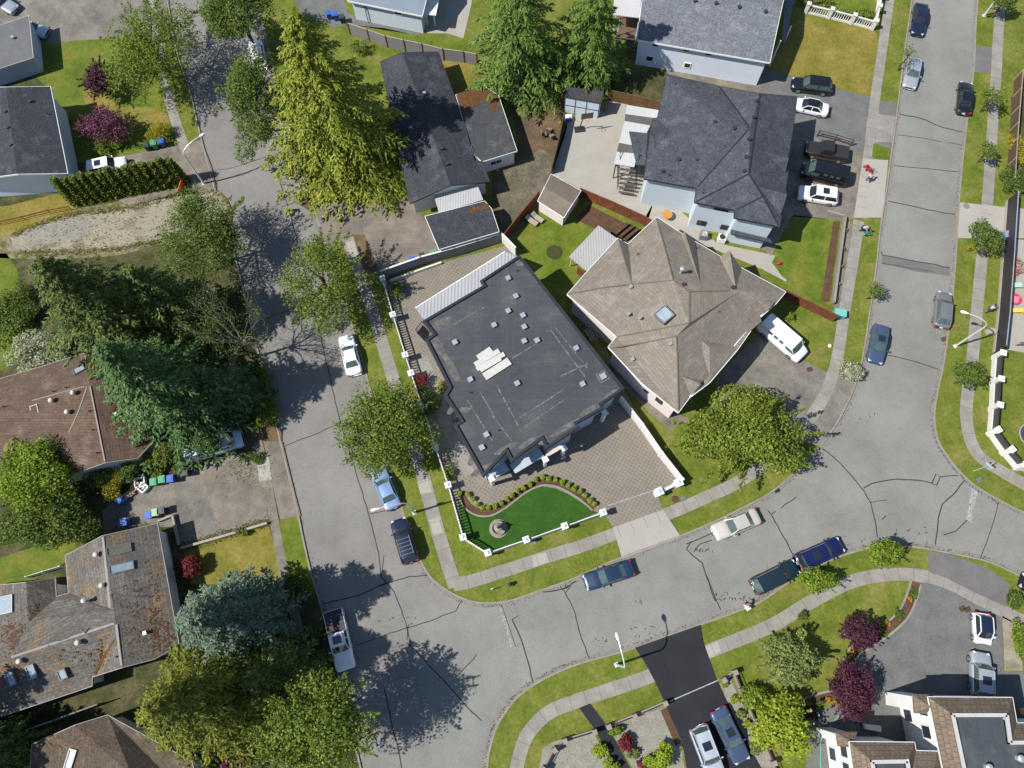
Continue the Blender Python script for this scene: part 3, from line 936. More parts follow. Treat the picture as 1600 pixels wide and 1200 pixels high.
    def vent(s, px, py, kind='box', size=0.4, rz=0.4):
        p, n = s.spot(px, py)
        if p is None:
            return
        if kind == 'box':
            MB().box(p + Vector((0, 0, 0.13)), (size, size, 0.26), rz).box(p + Vector((0, 0, 0.29)), (size * 1.25, size * 1.25, 0.05), rz).build('roof_vent', METALV, s.root)
        elif kind == 'dark':
            MB().box(p + Vector((0, 0, 0.08)), (size, size, 0.2), rz).box(p + Vector((0, 0, 0.2)), (size * 1.2, size * 1.2, 0.04), rz).build('roof_vent', PIPEB, s.root)
        elif kind == 'pipe':
            MB().lathe(p, [(0.14, -0.05), (0.09, 0.02), (0.055, 0.06), (0.055, 0.42), (0.03, 0.42)], 8).build('vent_pipe', PIPEB, s.root)
        elif kind == 'turbine':
            MB().lathe(p, [(0.16, -0.1), (0.15, 0.2), (0.24, 0.3), (0.28, 0.42), (0.22, 0.54), (0.08, 0.6)], 12).build('turbine_vent', TERRA, s.root, True)
        elif kind == 'chimney':
            MB().lathe(p, [(0.2, -0.2), (0.14, 0.1), (0.14, 1.0), (0.24, 1.0), (0.24, 1.12), (0.05, 1.2)], 10).build('chimney_pipe', METALV, s.root)
    def skylight(s, px, py, w, l, ang, gm=None, up=0.12):
        p, n = s.spot(px, py)
        if p is None:
            return
        u = Vector((math.cos(ang), math.sin(ang), 0))
        u = (u - n * u.dot(n)).normalized()
        v = n.cross(u)
        def bx(mb, c, sx, sy, sz):
            i = len(mb.v)
            for dz in (-1, 1):
                for a, b in ((-1, -1), (1, -1), (1, 1), (-1, 1)):
                    mb.v.append(c + u * a * sx / 2 + v * b * sy / 2 + n * dz * sz / 2)
            for q in ((3, 2, 1, 0), (4, 5, 6, 7), (0, 1, 5, 4), (1, 2, 6, 5), (2, 3, 7, 6), (3, 0, 4, 7)):
                mb.f.append([i + k for k in q])
        m1 = MB()
        t = 0.1
        for du, dv, sx, sy in ((0, w / 2, l + t, t), (0, -w / 2, l + t, t), (l / 2, 0, t, w - t), (-l / 2, 0, t, w - t)):
            bx(m1, p + u * du + v * dv + n * up / 2, sx, sy, up + 0.1)
        o = m1.build('skylight', SKYF, s.root)
        m2 = MB()
        bx(m2, p + n * (up * 0.5), l - t, w - t, up * 0.6)
        m2.build('pane', gm or SKYG, o)
    def line(s, pts, w, m, name='ridge_cap', up=0.03):
        """raised strip lying on the roof along photo points"""
        q = []
        for x, y in pts:
            p, n = s.spot(x, y)
            if p is None:
                return
            q.append(p + Vector((0, 0, up)))
        mb = MB()
        for a, b in zip(q[:-1], q[1:]):
            mb.beam(a, b, w, 0.05)
        mb.build(name, m, s.root)
    def part(s, mb, name, m, smooth=False):
        return mb.build(name, m, s.root, smooth)

SH_DARK = mat('shingle_dark', tone(102, 106, 116), tone(91, 95, 104), tone(114, 117, 125), s1=0.5, fine=4.6, famt=0.46, pat='shingle', pamt=0.22, rough=0.9, bump=0.01, stain=0.12)
SH_GREY = mat('shingle_grey', tone(150, 155, 162), tone(136, 141, 148), tone(160, 163, 168), s1=0.6, fine=4.6, famt=0.4, pat='shingle', pamt=0.25, bump=0.01)
SH_CHAR = mat('shingle_charcoal', tone(90, 93, 100), tone(76, 79, 86), tone(102, 103, 108), s1=0.4, fine=4.6, famt=0.44, pat='shingle', pamt=0.28, bump=0.01, stain=0.12)
SH_TAN = mat('shingle_tan', tone(174, 162, 146), tone(163, 152, 138), tone(183, 171, 156), s1=0.5, fine=5, famt=0.15, pat='shingle', ps=1.4, pamt=0.30)
SH_BROWN = mat('shingle_brown', tone(148, 122, 104), tone(128, 104, 88), tone(156, 136, 118), s1=0.35, fine=6, famt=0.24, pat='shingle', ps=1.25, pamt=0.42)
SH_OLD = mat('shingle_weathered', tone(156, 148, 138), tone(128, 123, 116), tone(164, 138, 106), s1=0.4, fine=4, famt=0.34, pat='shingle', ps=1.4, pamt=0.45)
SH_RUST = mat('shingle_rusty', tone(130, 116, 100), tone(114, 100, 84), tone(142, 128, 110), s1=0.4, fine=5, famt=0.3, pat='shingle', ps=1.25, pamt=0.36)
FL_GREY = mat('flat_roof_grey', tone(142, 141, 142), tone(128, 127, 128), s1=0.5, fine=6, famt=0.12)
FL_DARK = mat('flat_roof_dark', tone(96, 97, 101), tone(84, 86, 90), tone(120, 116, 112), s1=0.4, fine=6, famt=0.14, pat='slab', ps=1.0, pamt=0.3)
MEMB = mat('membrane_roof', tone(84, 86, 91), tone(96, 98, 102), tone(134, 133, 130), s1=0.22, fine=5, famt=0.16, streak=0.09, rot=rad(-52), rough=0.75, pat='slab', ps=0.62, pamt=0.16, lo=0.3, mid=0.55, hi=0.86)
MEMB2 = mat('membrane_blue_grey', tone(92, 101, 106), tone(84, 93, 98), tone(112, 116, 116), s1=0.3, fine=5, famt=0.08, rough=0.8, pat='slab', ps=0.8, pamt=0.12)
TILE = mat('clay_tile', tone(168, 146, 126), tone(150, 130, 112), tone(160, 144, 118), s1=0.6, fine=5, famt=0.2, pat='tile', ps=1.0, pamt=0.42)
W_WHITE = mat('stucco_white', (.68, .67, .64), (.62, .61, .58), famt=0.05, s1=0.6)
W_BLUE = mat('siding_pale_blue', (.62, .66, .75), (.57, .61, .70), famt=0.03, pat='plank', pamt=0.06)
W_GREYB = mat('siding_grey_blue', (.52, .585, .62), (.48, .545, .58), famt=0.04, pat='plank', pamt=0.07)
W_PINK = mat('stucco_pink', (.66, .58, .56), (.61, .53, .51), famt=0.05)
W_NAVY = mat('stucco_blue_grey', (.36, .43, .52), (.32, .39, .48), famt=0.05)
W_SHED = mat('shed_panel', (.54, .60, .66), (.49, .55, .61), famt=0.04)
RUSTM = mat('moss_litter', tone(140, 92, 44), tone(112, 74, 38), tone(128, 104, 70), s1=2.0, fine=6, famt=0.35)
CAP = mat('ridge_pale', tone(200, 192, 182), tone(186, 178, 168), famt=0.1)

# --- far left, flat grey roof by the driveway
h1 = House('small_house', 'low building with a flat grey roof at the edge of the wide brown driveway', 'house',
    {'a': (45, 24, 2.9), 'b': (52, 90, 2.8), 'c': (0, 107, 2.8), 'd': (-90, 134, 2.8), 'e': (-110, 78, 3.0)},
    [('e', 'd', 'c', 'b', 'a')], FL_GREY, W_NAVY, 0.3, trim=TERRA, wallpts=['e', 'd', 'c', 'b', 'a'])
h1.vent(21, 60, 'box', 0.3)
# --- left, dark gable
h2 = House('gable_house', 'white gabled house with a dark grey shingle roof next to the clipped cedar hedge', 'house',
    {'r1': (9, 136, 5.6), 'r2': (27, 272, 5.6), 'e1': (79, 135, 4.2), 'e2': (106, 271, 4.2), 'w1': (-72, 138, 4.2), 'w2': (-62, 284, 4.2)},
    [('r1', 'r2', 'e2', 'e1'), ('w1', 'w2', 'r2', 'r1')], SH_CHAR, W_BLUE, 0.5, wallpts=['e1', 'e2', 'w2', 'w1'])
for x, y in ((9, 175), (13, 200), (17, 227)):
    h2.vent(x, y, 'dark', 0.25)
h2.vent(48, 159, 'dark', 0.3); h2.vent(75, 179, 'pipe')
# --- top centre, blue grey house
h3 = House('blue_house', 'house with a blue grey metal roof at the upper edge above the grey panel fence', 'house',
    {'a': (543, 1, 3.5), 'b': (660, 25, 3.5), 'c': (690, -90, 3.5), 'd': (566, -108, 3.5), 'r1': (556, -54, 5.4), 'r2': (674, -34, 5.4)},
    [('a', 'b', 'r2', 'r1'), ('r1', 'r2', 'c', 'd')], mat('roof_blue_metal', tone(150, 166, 182), tone(140, 156, 172), famt=0.05, rough=0.5), W_GREYB, 0.4, wallpts=['a', 'b', 'c', 'd'])
h3.win(622, 20, 1.0, 0.6)
mb = MB()
for x, y in ((668, 40), (680, 40), (684, 8)):
    b = P(x, y, 0.12)
    mb.box(b + Vector((0, 0, 1.4)), (0.2, 0.2, 2.8))
pq = [P(662, 22, 3.0), P(681, 24, 3.0), P(690, -20, 3.0), P(668, -20, 3.0)]
mb.prism(pq, 2.9, 3.05)
h3.part(mb, 'porch', FRAMEW)
# --- dark gable with tree shadow
h4 = House('dark_gable_house', 'long low house with a dark shingled gable roof in the shade of the golden conifer', 'house',
    {'r1': (628, 82, 4.5), 'r2': (704, 289, 4.5), 'e1': (685, 81, 3.1), 'e2': (717, 170, 3.1), 'e3': (742, 252, 3.1), 'e4': (754, 252, 3.05), 'e5': (765, 284, 3.05), 'w1': (594, 96, 3.1), 'w2': (640, 318, 3.1)},
    [('r1', 'r2', 'e5', 'e4', 'e3', 'e2', 'e1'), ('w1', 'w2', 'r2', 'r1')], SH_CHAR, W_WHITE, 0.45, wallpts=['e1', 'e5', 'w2', 'w1'], trim=FRAMED)
for x, y in ((690, 233), (698, 257)):
    h4.vent(x, y, 'dark', 0.3)
h4.vent(663, 147, 'box', 0.3); h4.vent(693, 175, 'pipe')
h4b = House('house_annex', 'flat dark roofed annex with a white wall beside the long dark house', 'house',
    {'a': (712, 148, 2.95), 'b': (757, 135, 2.95), 'c': (779, 149, 2.95), 'd': (808, 236, 2.85), 'e': (753, 253, 2.85), 'f': (739, 240, 2.85)},
    [('a', 'f', 'e', 'd', 'c', 'b')], FL_DARK, W_WHITE, 0.3, wallpts=['a', 'f', 'e', 'd', 'c', 'b'])
h4b.win(775, 253, 1.5, 0.7)
for i_, l_ in enumerate(([(718, 160), (755, 146), (776, 160)], [(716, 151), (756, 139)], [(760, 150), (776, 172)], [(722, 170), (748, 160)], [(728, 188), (716, 165)])):
    h4b.line(l_, (1.5, .9, 1.0, .7, .4)[i_], RUSTM, 'leaf_litter', 0.004 + .004 * i_)
lk = thing('metal_roof_link', 'white corrugated metal roof bridging the long dark house and the garage', 'canopy', P(715, 325, 0.1))
mb = MB()
q = [P(678, 306, 2.75), P(746, 289, 2.75), P(755, 312, 2.6), P(686, 333, 2.6)]
mb.face([q[0], q[3], q[2], q[1]]).face([v - Vector((0, 0, 0.06)) for v in q])
mb.build('metal_sheet', WHMETAL, lk)
for v in inset(q, 0.25):
    MB().box((v.x, v.y, 1.3), (0.1, 0.1, 2.5)).build('post', FRAMEW, lk)
h4c = House('garage', 'small garage with a dark shingle roof behind the grey panel wall', 'garage',
    {'a': (664, 338, 2.9), 'b': (757, 314, 2.9), 'c': (768, 326, 2.85), 'd': (780, 362, 2.6), 'e': (686, 390, 2.6)},
    [('a', 'e', 'd', 'c', 'b')], SH_CHAR, W_WHITE, 0.25, wallpts=['a', 'e', 'd', 'c', 'b'])
h4c.line([(734, 330), (764, 322)], 0.7, RUSTM, 'leaf_litter', 0.005)

# --- the flat roofed house in the middle
RZ = 6.0
ol = [(812, 399), (976, 608), (940, 633), (943, 639), (902, 662), (906, 668), (854, 702), (846, 687), (799, 723), (791, 707), (755, 746), (709, 664), (720, 658), (694, 619), (702, 606), (665, 532), (677, 523), (661, 502), (755, 447), (750, 440)]
h5 = House('flat_roof_house', 'large modern house under a flat dark membrane roof with pale planks lying on it', 'house',
    {'p%d' % i: (x, y, RZ) for i, (x, y) in enumerate(ol)}, [tuple('p%d' % i for i in range(len(ol)))], MEMB, W_NAVY, 0.5, trim=FRAMED, wallpts=['p%d' % i for i in range(len(ol))], autowin=False, soff=FRAMED)
# parapet: dark upstand with a paler inner coping
pw = [P(x, y, RZ) for x, y in ol]
PARA = mat('parapet_metal', tone(70, 74, 84), tone(58, 62, 72), famt=0.08, rough=0.45)
mb = MB()
oo, ii = inset(pw, 0.0), inset(pw, 0.28)
for i in range(len(oo)):
    j = (i + 1) % len(oo)
    a, b, c, d = oo[i], oo[j], ii[j], ii[i]
    up = Vector((0, 0, RZ + 0.22)); lo = Vector((0, 0, RZ - 0.01))
    mb.face([a + up, b + up, c + up, d + up]).face([a + lo, b + lo, b + up, a + up]).face([d + up, c + up, c + lo, d + lo])
h5.part(mb, 'parapet', PARA)
# dusty, ponded margin inside the parapet
DUST = mat('roof_silt', tone(146, 140, 130), tone(108, 108, 110), s1=1.4, fine=3, famt=0.3)
def blob(px, py, rx, ry, rot, z, n=22, seed=0):
    r_ = random.Random(seed)
    c = P(px, py, z)
    ks = [r_.uniform(0.7, 1.25) for _ in range(n)]
    ks = [(ks[i - 1] + ks[i] + ks[(i + 1) % n]) / 3 for i in range(n)]
    out = []
    for i in range(n):
        a = 2 * math.pi * i / n
        x, y = rx * ks[i] * math.cos(a), ry * ks[i] * math.sin(a)
        out.append(c + Vector((x * math.cos(rot) - y * math.sin(rot), x * math.sin(rot) + y * math.cos(rot), 0)))
    return out
k = 0
for px_, py_, rx_, ry_, rt in ((690, 505, 1.0, 0.35, 0.5), (684, 540, 1.6, 0.3, -1.1), (706, 575, 1.5, 0.3, -1.1), (757, 733, 1.4, 0.25, 0.5), (790, 702, 1.0, 0.2, 0.5), (830, 690, 1.1, 0.25, 0.5), (848, 688, 0.5, 0.35, 0.5), (884, 668, 1.6, 0.22, 0.55), (924, 640, 1.2, 0.25, 0.5), (954, 618, 0.9, 0.25, 0.6), (727, 640, 0.5, 0.2, 0), (812, 412, 0.4, 0.25, 0), (736, 720, 0.5, 0.2, 1.2), (705, 640, 0.5, 0.2, 1.0)):
    k += 1
    rx_, ry_ = rx_ * 1.25, ry_ * 1.5
    h5.part(MB().face(blob(px_, py_, rx_, ry_, rt, RZ + 0.006 + 0.001 * (k % 4), seed=k)), 'silt_patch', DUST)
# worn pale scuffs following the seams
SCUF = mat('roof_scuff', tone(164, 164, 164), tone(120, 122, 126), s1=2.5, fine=5, famt=0.2)
def scuff(a, b, w=0.11):
    A, B = P(*a, RZ + 0.013), P(*b, RZ + 0.013)
    mb = MB()
    d = (B - A).normalized(); n = Vector((-d.y, d.x, 0))
    r_ = random.Random(int(a[0]))
    t = 0.0
    L = (B - A).length
    while t < L:
        l = r_.uniform(0.2, 0.9)
        ww = w * r_.uniform(0.4, 1.5)
        p, q = A + d * t, A + d * min(L, t + l)
        mb.face([p - n * ww / 2, q - n * ww / 2, q + n * ww / 2, p + n * ww / 2])
        t += l + r_.uniform(0.0, 0.25)
    h5.part(mb, 'scuff_mark', SCUF)
for a, b in (((812, 653), (880, 609)), ((820, 667), (888, 620)), ((775, 600), (815, 675)), ((860, 515), (915, 590)), ((868, 512), (918, 575)), ((750, 612), (775, 655)), ((800, 560), (850, 530)), ((700, 512), (760, 478)), ((730, 625), (770, 690)), ((876, 588), (918, 568)), ((862, 515), (853, 518)), ((770, 650), (800, 690))):
    scuff(a, b)
for x, y in ((794, 436), (794, 487), (772, 509), (711, 536), (735, 594), (806, 464), (817, 494), (819, 512), (819, 534), (839, 533), (900, 545), (808, 600), (910, 601), (760, 680), (753, 700)):
    h5.vent(x, y, 'box', 0.42, 0.5)
h5.vent(942, 589, 'box', 0.5, 0.5)
h5.vent(808, 424, 'pipe'); h5.vent(779, 673, 'pipe'); h5.vent(735, 614, 'pipe')
h5.skylight(942, 589, 1.0, 1.0, 0.5, DUST, 0.05)
PLNK = mat('pale_planks', (.48, .47, .435), (.42, .41, .375), famt=0.12, fine=3)
for i, (a, b, w) in enumerate((((747, 560), (768, 546), 0.75), ((742, 570), (780, 548), 0.55), ((745, 577), (788, 553), 0.5), ((751, 580), (783, 561), 0.3), ((757, 589), (796, 564), 0.85))):
    A, B = P(*a, RZ + 0.12), P(*b, RZ + 0.12)
    o = MB().beam(A, B, w, 0.08 + 0.015 * i).build('plank', PLNK)
    tag(o, ['short pale plank, uppermost of those on the flat dark roof', 'long pale plank second from the top on the flat dark roof', 'long pale plank in the middle of those on the flat dark roof', 'narrow pale plank in the middle of those on the flat dark roof', 'wide pale plank, lowest of those on the flat dark roof'][i], 'plank', 'pale planks lying on the flat roof')
# lower canopies, columns and entrance on the shaded front
for a, b, w, z in (((801, 733), (846, 706), 1.1, 3.1), ((765, 744), (792, 728), 1.0, 3.0)):
    h5.part(MB().beam(P(*a, z), P(*b, z), w, 0.14), 'entrance_canopy', paint('canopy_blue_grey', (0.36, 0.41, 0.46), 0.5))
for x, y in ((852, 718), (881, 700), (945, 645), (768, 748)):
    p = P(x, y, 3.2)
    h5.part(MB().box((p.x, p.y, 1.6), (0.34, 0.34, 3.2), 0.5).box((p.x, p.y, 3.25), (0.6, 0.6, 0.12), 0.5), 'column', FRAMEW)
mb = MB().beam(P(853, 712, 2.9), P(877, 698, 2.9), 0.4, 0.2)
h5.part(mb, 'beam', TERRA)
for x, y in ((783, 733), (862, 706), (915, 672), (935, 655)):
    h5.win(x, y, 1.5, 1.3, fm=FRAMEW)
# tall windows on the street side
for a, b, zt in h5.seg:
    L = (b - a).length
    d = (b - a).normalized(); nrm = Vector((d.y, -d.x, 0))
    if L > 3.5:
        for q in range(int(L / 3.5)):
            for zc in (1.5, 4.3):
                h5.window_at(a + d * (L * (q + 0.5) / int(L / 3.5)), d, nrm, zc, 1.3, 1.3)
# balcony at the west corner
BLK = paint('black_iron', (0.015, 0.015, 0.017), 0.4, 0.3)
mb = MB()
bz = 3.3
bp = [P(651, 520, bz), P(661, 508, bz), P(677, 524, bz), P(665, 534, bz)]
mb.prism(bp, bz - 0.15, bz)
for i in range(4):
    a, b = bp[i], bp[(i + 1) % 4]
    mb.beam(a + Vector((0, 0, 1.0)), b + Vector((0, 0, 1.0)), 0.05, 0.05)
    for q in range(6):
        p = a + (b - a) * q / 6
        mb.box(p + Vector((0, 0, 0.5)), (0.03, 0.03, 1.0))
h5.part(mb, 'balcony', BLK)
cn = thing('patio_canopy', 'long white corrugated canopy along the rear of the flat roofed house', 'canopy', P(720, 445, 0.12))
q = [P(649, 481, 3.0), P(789, 393, 3.0), P(818, 404, 3.15), P(672, 512, 3.15)]
mb = MB().face([q[0], q[3], q[2], q[1]])
mb.face([v - Vector((0, 0, 0.08)) for v in q])
mb.build('metal_sheet', mat('white_metal_slats', tone(228, 228, 230), tone(218, 219, 222), famt=0.04, rough=0.45, pat='corr', pamt=0.3, ps=1.25), cn)
mb = MB()
mb.beam(q[0] - Vector((0, 0, 0.05)), q[1] - Vector((0, 0, 0.05)), 0.1, 0.16)
mb.build('gutter', FRAMEW, cn)
for t in (0.03, 0.35, 0.67, 0.97):
    p = q[0] + (q[1] - q[0]) * t + (q[3] - q[0]).normalized() * 0.2
    MB().box((p.x, p.y, 1.5), (0.12, 0.12, 2.8)).build('post', FRAMEW, cn)

# --- tan hip roof
EZ = 4.9
v6 = {'W': (886, 460, EZ), 'a': (919, 422, EZ), 'b': (965, 372, EZ), 'c': (981, 381, EZ), 'N': (1026, 339, EZ), 'd': (1067, 366, EZ), 'e': (1125, 400, EZ), 'E': (1228, 456, EZ), 'g': (1213, 474, EZ), 'h': (1187, 497, EZ), 'i': (1153, 546, EZ), 'j': (1109, 598, EZ), 'k': (1077, 622, EZ), 'l': (1060, 645, EZ), 'm': (1004, 600, EZ), 'n': (950, 542, EZ), 'S': (963, 526, EZ),
      'T1': (1052, 438, 7.6), 'T2': (1077, 456, 7.6), 'T3': (1077, 505, 7.6), 'T4': (1057, 525, 7.3), 'R': (1157, 454, 6.4), 'n2': (985, 447, 5.9)}
f6 = [('W', 'S', 'T3', 'T2', 'T1'), ('W', 'T1', 'n2', 'b', 'a'), ('n2', 'T1', 'N', 'c', 'b'), ('N', 'T1', 'T2', 'R', 'E', 'e', 'd'),
      ('T2', 'T3', 'T4', 'k', 'j', 'i', 'h', 'g', 'E', 'R'), ('S', 'n', 'm', 'l', 'T4', 'T3'), ('T4', 'l', 'k')]
h6 = House('tan_house', 'house with a sprawling tan shingle hip roof and a square glass skylight', 'house', v6, f6, SH_TAN, W_PINK, 0.55, wallpts=['W', 'a', 'b', 'c', 'N', 'd', 'e', 'E', 'g', 'h', 'i', 'j', 'k', 'l', 'm', 'n', 'S'])
CAPT = mat('ridge_tan', tone(140, 128, 112), tone(128, 116, 102), famt=0.1)
for l in ([(888, 460), (940, 450), (990, 444), (1051, 438)], [(1026, 342), (1040, 392), (1052, 437)], [(1053, 438), (1077, 456)], [(1077, 456), (1077, 504)], [(1076, 505), (1020, 516), (965, 526)], [(1057, 526), (1059, 585), (1060, 641)], [(1078, 456), (1120, 455), (1156, 455)], [(1057, 525), (1004, 536), (954, 544)]):
    h6.line(l, 0.13, CAPT)
def gablet(hh, base, ridge_in, ridge_out, zr, m, m2=None):
    m2 = m2 or m
    """small cross gable: two eave points and a ridge running back into the roof"""
    A, B = [hh.spot(*p)[0] for p in base]
    I = hh.spot(*ridge_in)[0]
    if A is None or B is None or I is None:
        return
    O = P(*ridge_out, A.z + zr)
    mb = MB().face([A, O, I] if (O - A).cross(I - A).z > 0 else [I, O, A]).face([B, O, I] if (O - B).cross(I - B).z > 0 else [I, O, B])
    hh.part(mb, 'gablet', m)
    hh.part(MB().face([A, B, O]), 'gable_end', m2)
gablet(h6, ((1064, 366), (1086, 378)), (1097, 452), (1070, 362), 0.9, SH_TAN)
gablet(h6, ((1124, 402), (1158, 420)), (1150, 452), (1140, 391), 1.0, SH_TAN)
gablet(h6, ((965, 376), (982, 384)), (988, 446), (966, 372), 0.7, SH_TAN)
gablet(h6, ((1150, 544), (1110, 592)), (1090, 527), (1108, 542), 1.2, SH_TAN)
gablet(h6, ((1188, 494), (1170, 519)), (1137, 510), (1190, 502), 0.6, SH_TAN)
gablet(h6, ((1213, 470), (1198, 486)), (1178, 465), (1204, 480), 0.6, SH_TAN)
gablet(h6, ((1098, 594), (1080, 618)), (1066, 588), (1094, 600), 0.6, SH_TAN)
mb = MB()
for a, b in (((1199, 476), (1185, 496)), ((1164, 517), (1145, 540)), ((1094, 600), (1076, 620))):
    mb.beam(P(*a, EZ - 0.05), P(*b, EZ - 0.05), 0.35, 0.22)
h6.part(mb, 'white_gutter', FRAMEW)
h6.skylight(1038, 493, 1.45, 1.45, 0.65, None, 0.28)
h6.vent(985, 449, 'box', 0.3); h6.vent(981, 492, 'box', 0.25); h6.vent(999, 498, 'box', 0.25); h6.vent(1047, 538, 'box', 0.3); h6.vent(988, 562, 'box', 0.3)
h6.vent(1063, 427, 'chimney'); h6.vent(1068, 445, 'dark', 0.3); h6.vent(1145, 450, 'dark', 0.35); h6.vent(1122, 489, 'pipe'); h6.vent(996, 398, 'pipe'); h6.vent(1087, 387, 'pipe')
h6.win(1030, 626, 0.8, 0.9, fm=FRAMED); h6.win(1010, 611, 0.5, 0.4, fm=FRAMED)

# --- two storey dark hip
v7 = {'nw': (1042, 116, 5.9), 'nv': (1124, 135, 5.9), 'e1': (1246, 151, 5.9), 'e2': (1241, 188, 5.9), 'e3': (1233, 238, 5.9), 'e4': (1231, 273, 5.9), 'se': (1218, 354, 5.9), 's1': (1147, 340, 5.9), 's0': (1148, 328, 5.9), 's2': (1085, 316, 5.9), 'sv': (1088, 294, 5.9), 'sw': (1006, 279, 5.9), 'w1': (1012, 233, 5.9), 'w2': (1020, 185, 5.9), 'w3': (1027, 184, 5.9),
      'p': (1132, 195, 8.2), 'q': (1172, 200, 8.4), 'n': (1187, 146, 8.1), 'k': (1169, 271, 8.1), 'm': (1192, 307, 7.2)}
f7 = [('nw', 'p', 'q', 'nv'), ('nw', 'w3', 'w2', 'w1', 'sw', 'p'), ('sw', 'sv', 'q', 'p'), ('nv', 'q', 'n'), ('sv', 's2', 'k', 'q'),
      ('n', 'q', 'k', 'e4', 'e3', 'e2', 'e1'), ('s2', 's0', 'm', 'k'), ('s0', 's1', 'se', 'm'), ('k', 'm', 'se', 'e4')]
h7 = House('dark_hip_house', 'two storey pale grey house with a dark charcoal hip roof', 'house', v7, f7, SH_DARK, W_GREYB, 0.45, trim=FRAMED, wallpts=['nw', 'w3', 'w2', 'w1', 'sw', 'sv', 's2', 's0', 's1', 'se', 'e4', 'e3', 'e2', 'e1', 'n', 'nv'])
CAPD = mat('ridge_dark', tone(62, 64, 70), tone(54, 56, 62), famt=0.1)
for l in ([(1124, 136), (1148, 167), (1171, 200)], [(1171, 201), (1130, 247), (1090, 292)], [(1187, 147), (1179, 205), (1170, 270)], [(1169, 272), (1130, 293), (1088, 315)], [(1170, 272), (1192, 307), (1216, 352)], [(1192, 307), (1150, 328)]):
    h7.line(l, 0.16, CAPD)
gablet(h7, ((1030, 187), (1022, 231)), (1051, 207), (1019, 208), 0.9, SH_DARK, W_GREYB)
gablet(h7, ((1241, 190), (1236, 210)), (1225, 188), (1247, 192), 0.4, SH_DARK, W_GREYB)
gablet(h7, ((1231, 240), (1227, 270)), (1193, 235), (1232, 248), 1.5, SH_DARK, W_GREYB)
gablet(h7, ((1227, 294), (1219, 338)), (1184, 292), (1230, 304), 1.5, SH_DARK, W_GREYB)
for x, y in ((1181, 159), (1177, 184), (1170, 218), (1166, 246), (1163, 268), (1117, 191), (1147, 201), (1036, 268), (1221, 245), (1218, 300), (1061, 250)):
    h7.vent(x, y, 'dark', 0.3)
for x, y in ((1055, 132), (1124, 146), (1045, 275), (1098, 302), (1088, 251)):
    h7.vent(x, y, 'pipe')
h7.win(1096, 348, 1.0, 0.8, fm=FRAMED); h7.win(1133, 355, 1.0, 0.8, fm=FRAMED); h7.win(1127, 327, 1.6, 0.35, fm=FRAMED)
h7.win(1066, 348, 1.4, 1.6, True, fm=FRAMED)
mb = MB()
for x, y in ((1043, 312), (1086, 338), (1117, 343), (1052, 330)):
    pass
lowr = [P(1143, 358, 2.9), P(1204, 373, 2.9), P(1206, 380, 2.7), P(1142, 366, 2.7)]
MBx = MB().prism(lowr, 2.6, 2.85)
h7.part(MBx, 'lower_roof', SH_DARK)
side = [P(983, 205, 3.2), P(1012, 208, 3.2), P(1008, 258, 3.2), P(994, 257, 3.2)]
h7.part(MB().prism(side, 3.05, 3.2), 'side_roof', SH_DARK)
# white patio cover, sheets and clear strips
pc = thing('patio_cover', 'white metal patio cover with two clear strips beside the dark hip roof', 'canopy', P(988, 215, 0.12))
L_ = [(980, 164), (977, 178), (976, 189), (967, 223), (964, 237), (959, 256)]
R_ = [(1029, 172), (1027, 185), (1016, 196), (1000, 229), (996, 240), (991, 261)]
CLR = mat('clear_panel', (0.11, 0.10, 0.092), (0.085, 0.08, 0.075), famt=0.1, rough=0.3)
for i in range(5):
    q = [P(*L_[i], 3.0), P(*R_[i], 3.2), P(*R_[i + 1], 3.2), P(*L_[i + 1], 3.0)]
    mb = MB().face(q[::-1])
    mb.face([v - Vector((0, 0, 0.05)) for v in q])
    mb.build('white_sheet' if i in (0, 2, 4) else 'clear_strip', WHMETALS if i in (0, 2, 4) else CLR, pc)
for x, y in L_:
    p = P(x + 2, y, 3.0)
    MB().box((p.x + 0.1, p.y, 1.5), (0.12, 0.12, 2.85)).build('post', FRAMED, pc)
# stairs and railings below the cover
stp = thing('back_stairs', 'dark metal railed stairway below the white patio cover', 'stairs', P(975, 290, 0.12))
mb = MB()
for i in range(8):
    a, b = P(966, 268 + i * 5, 0.2 + i * 0.0), P(990, 272 + i * 5, 0.2)
    mb.beam(a + Vector((0, 0, 2.4 - i * 0.28)), b + Vector((0, 0, 2.4 - i * 0.28)), 0.28, 0.06)
mb.build('steps', mat('stair_tread', tone(120, 112, 102), tone(100, 94, 86), famt=.2), stp)
for s0 in ((964, 262), (992, 266)):
    mb = MB()
    for q in range(8):
        p = P(s0[0], s0[1] + q * 5, 0.2)
        mb.box(p + Vector((0, 0, 1.7 - q * 0.14)), (0.05, 0.05, 3.3 - q * 0.3))
    mb.beam(P(s0[0], s0[1], 0.2) + Vector((0, 0, 3.4)), P(s0[0], s0[1] + 38, 0.2) + Vector((0, 0, 1.2)), 0.06, 0.06)
    mb.build('railing', BLK, stp)

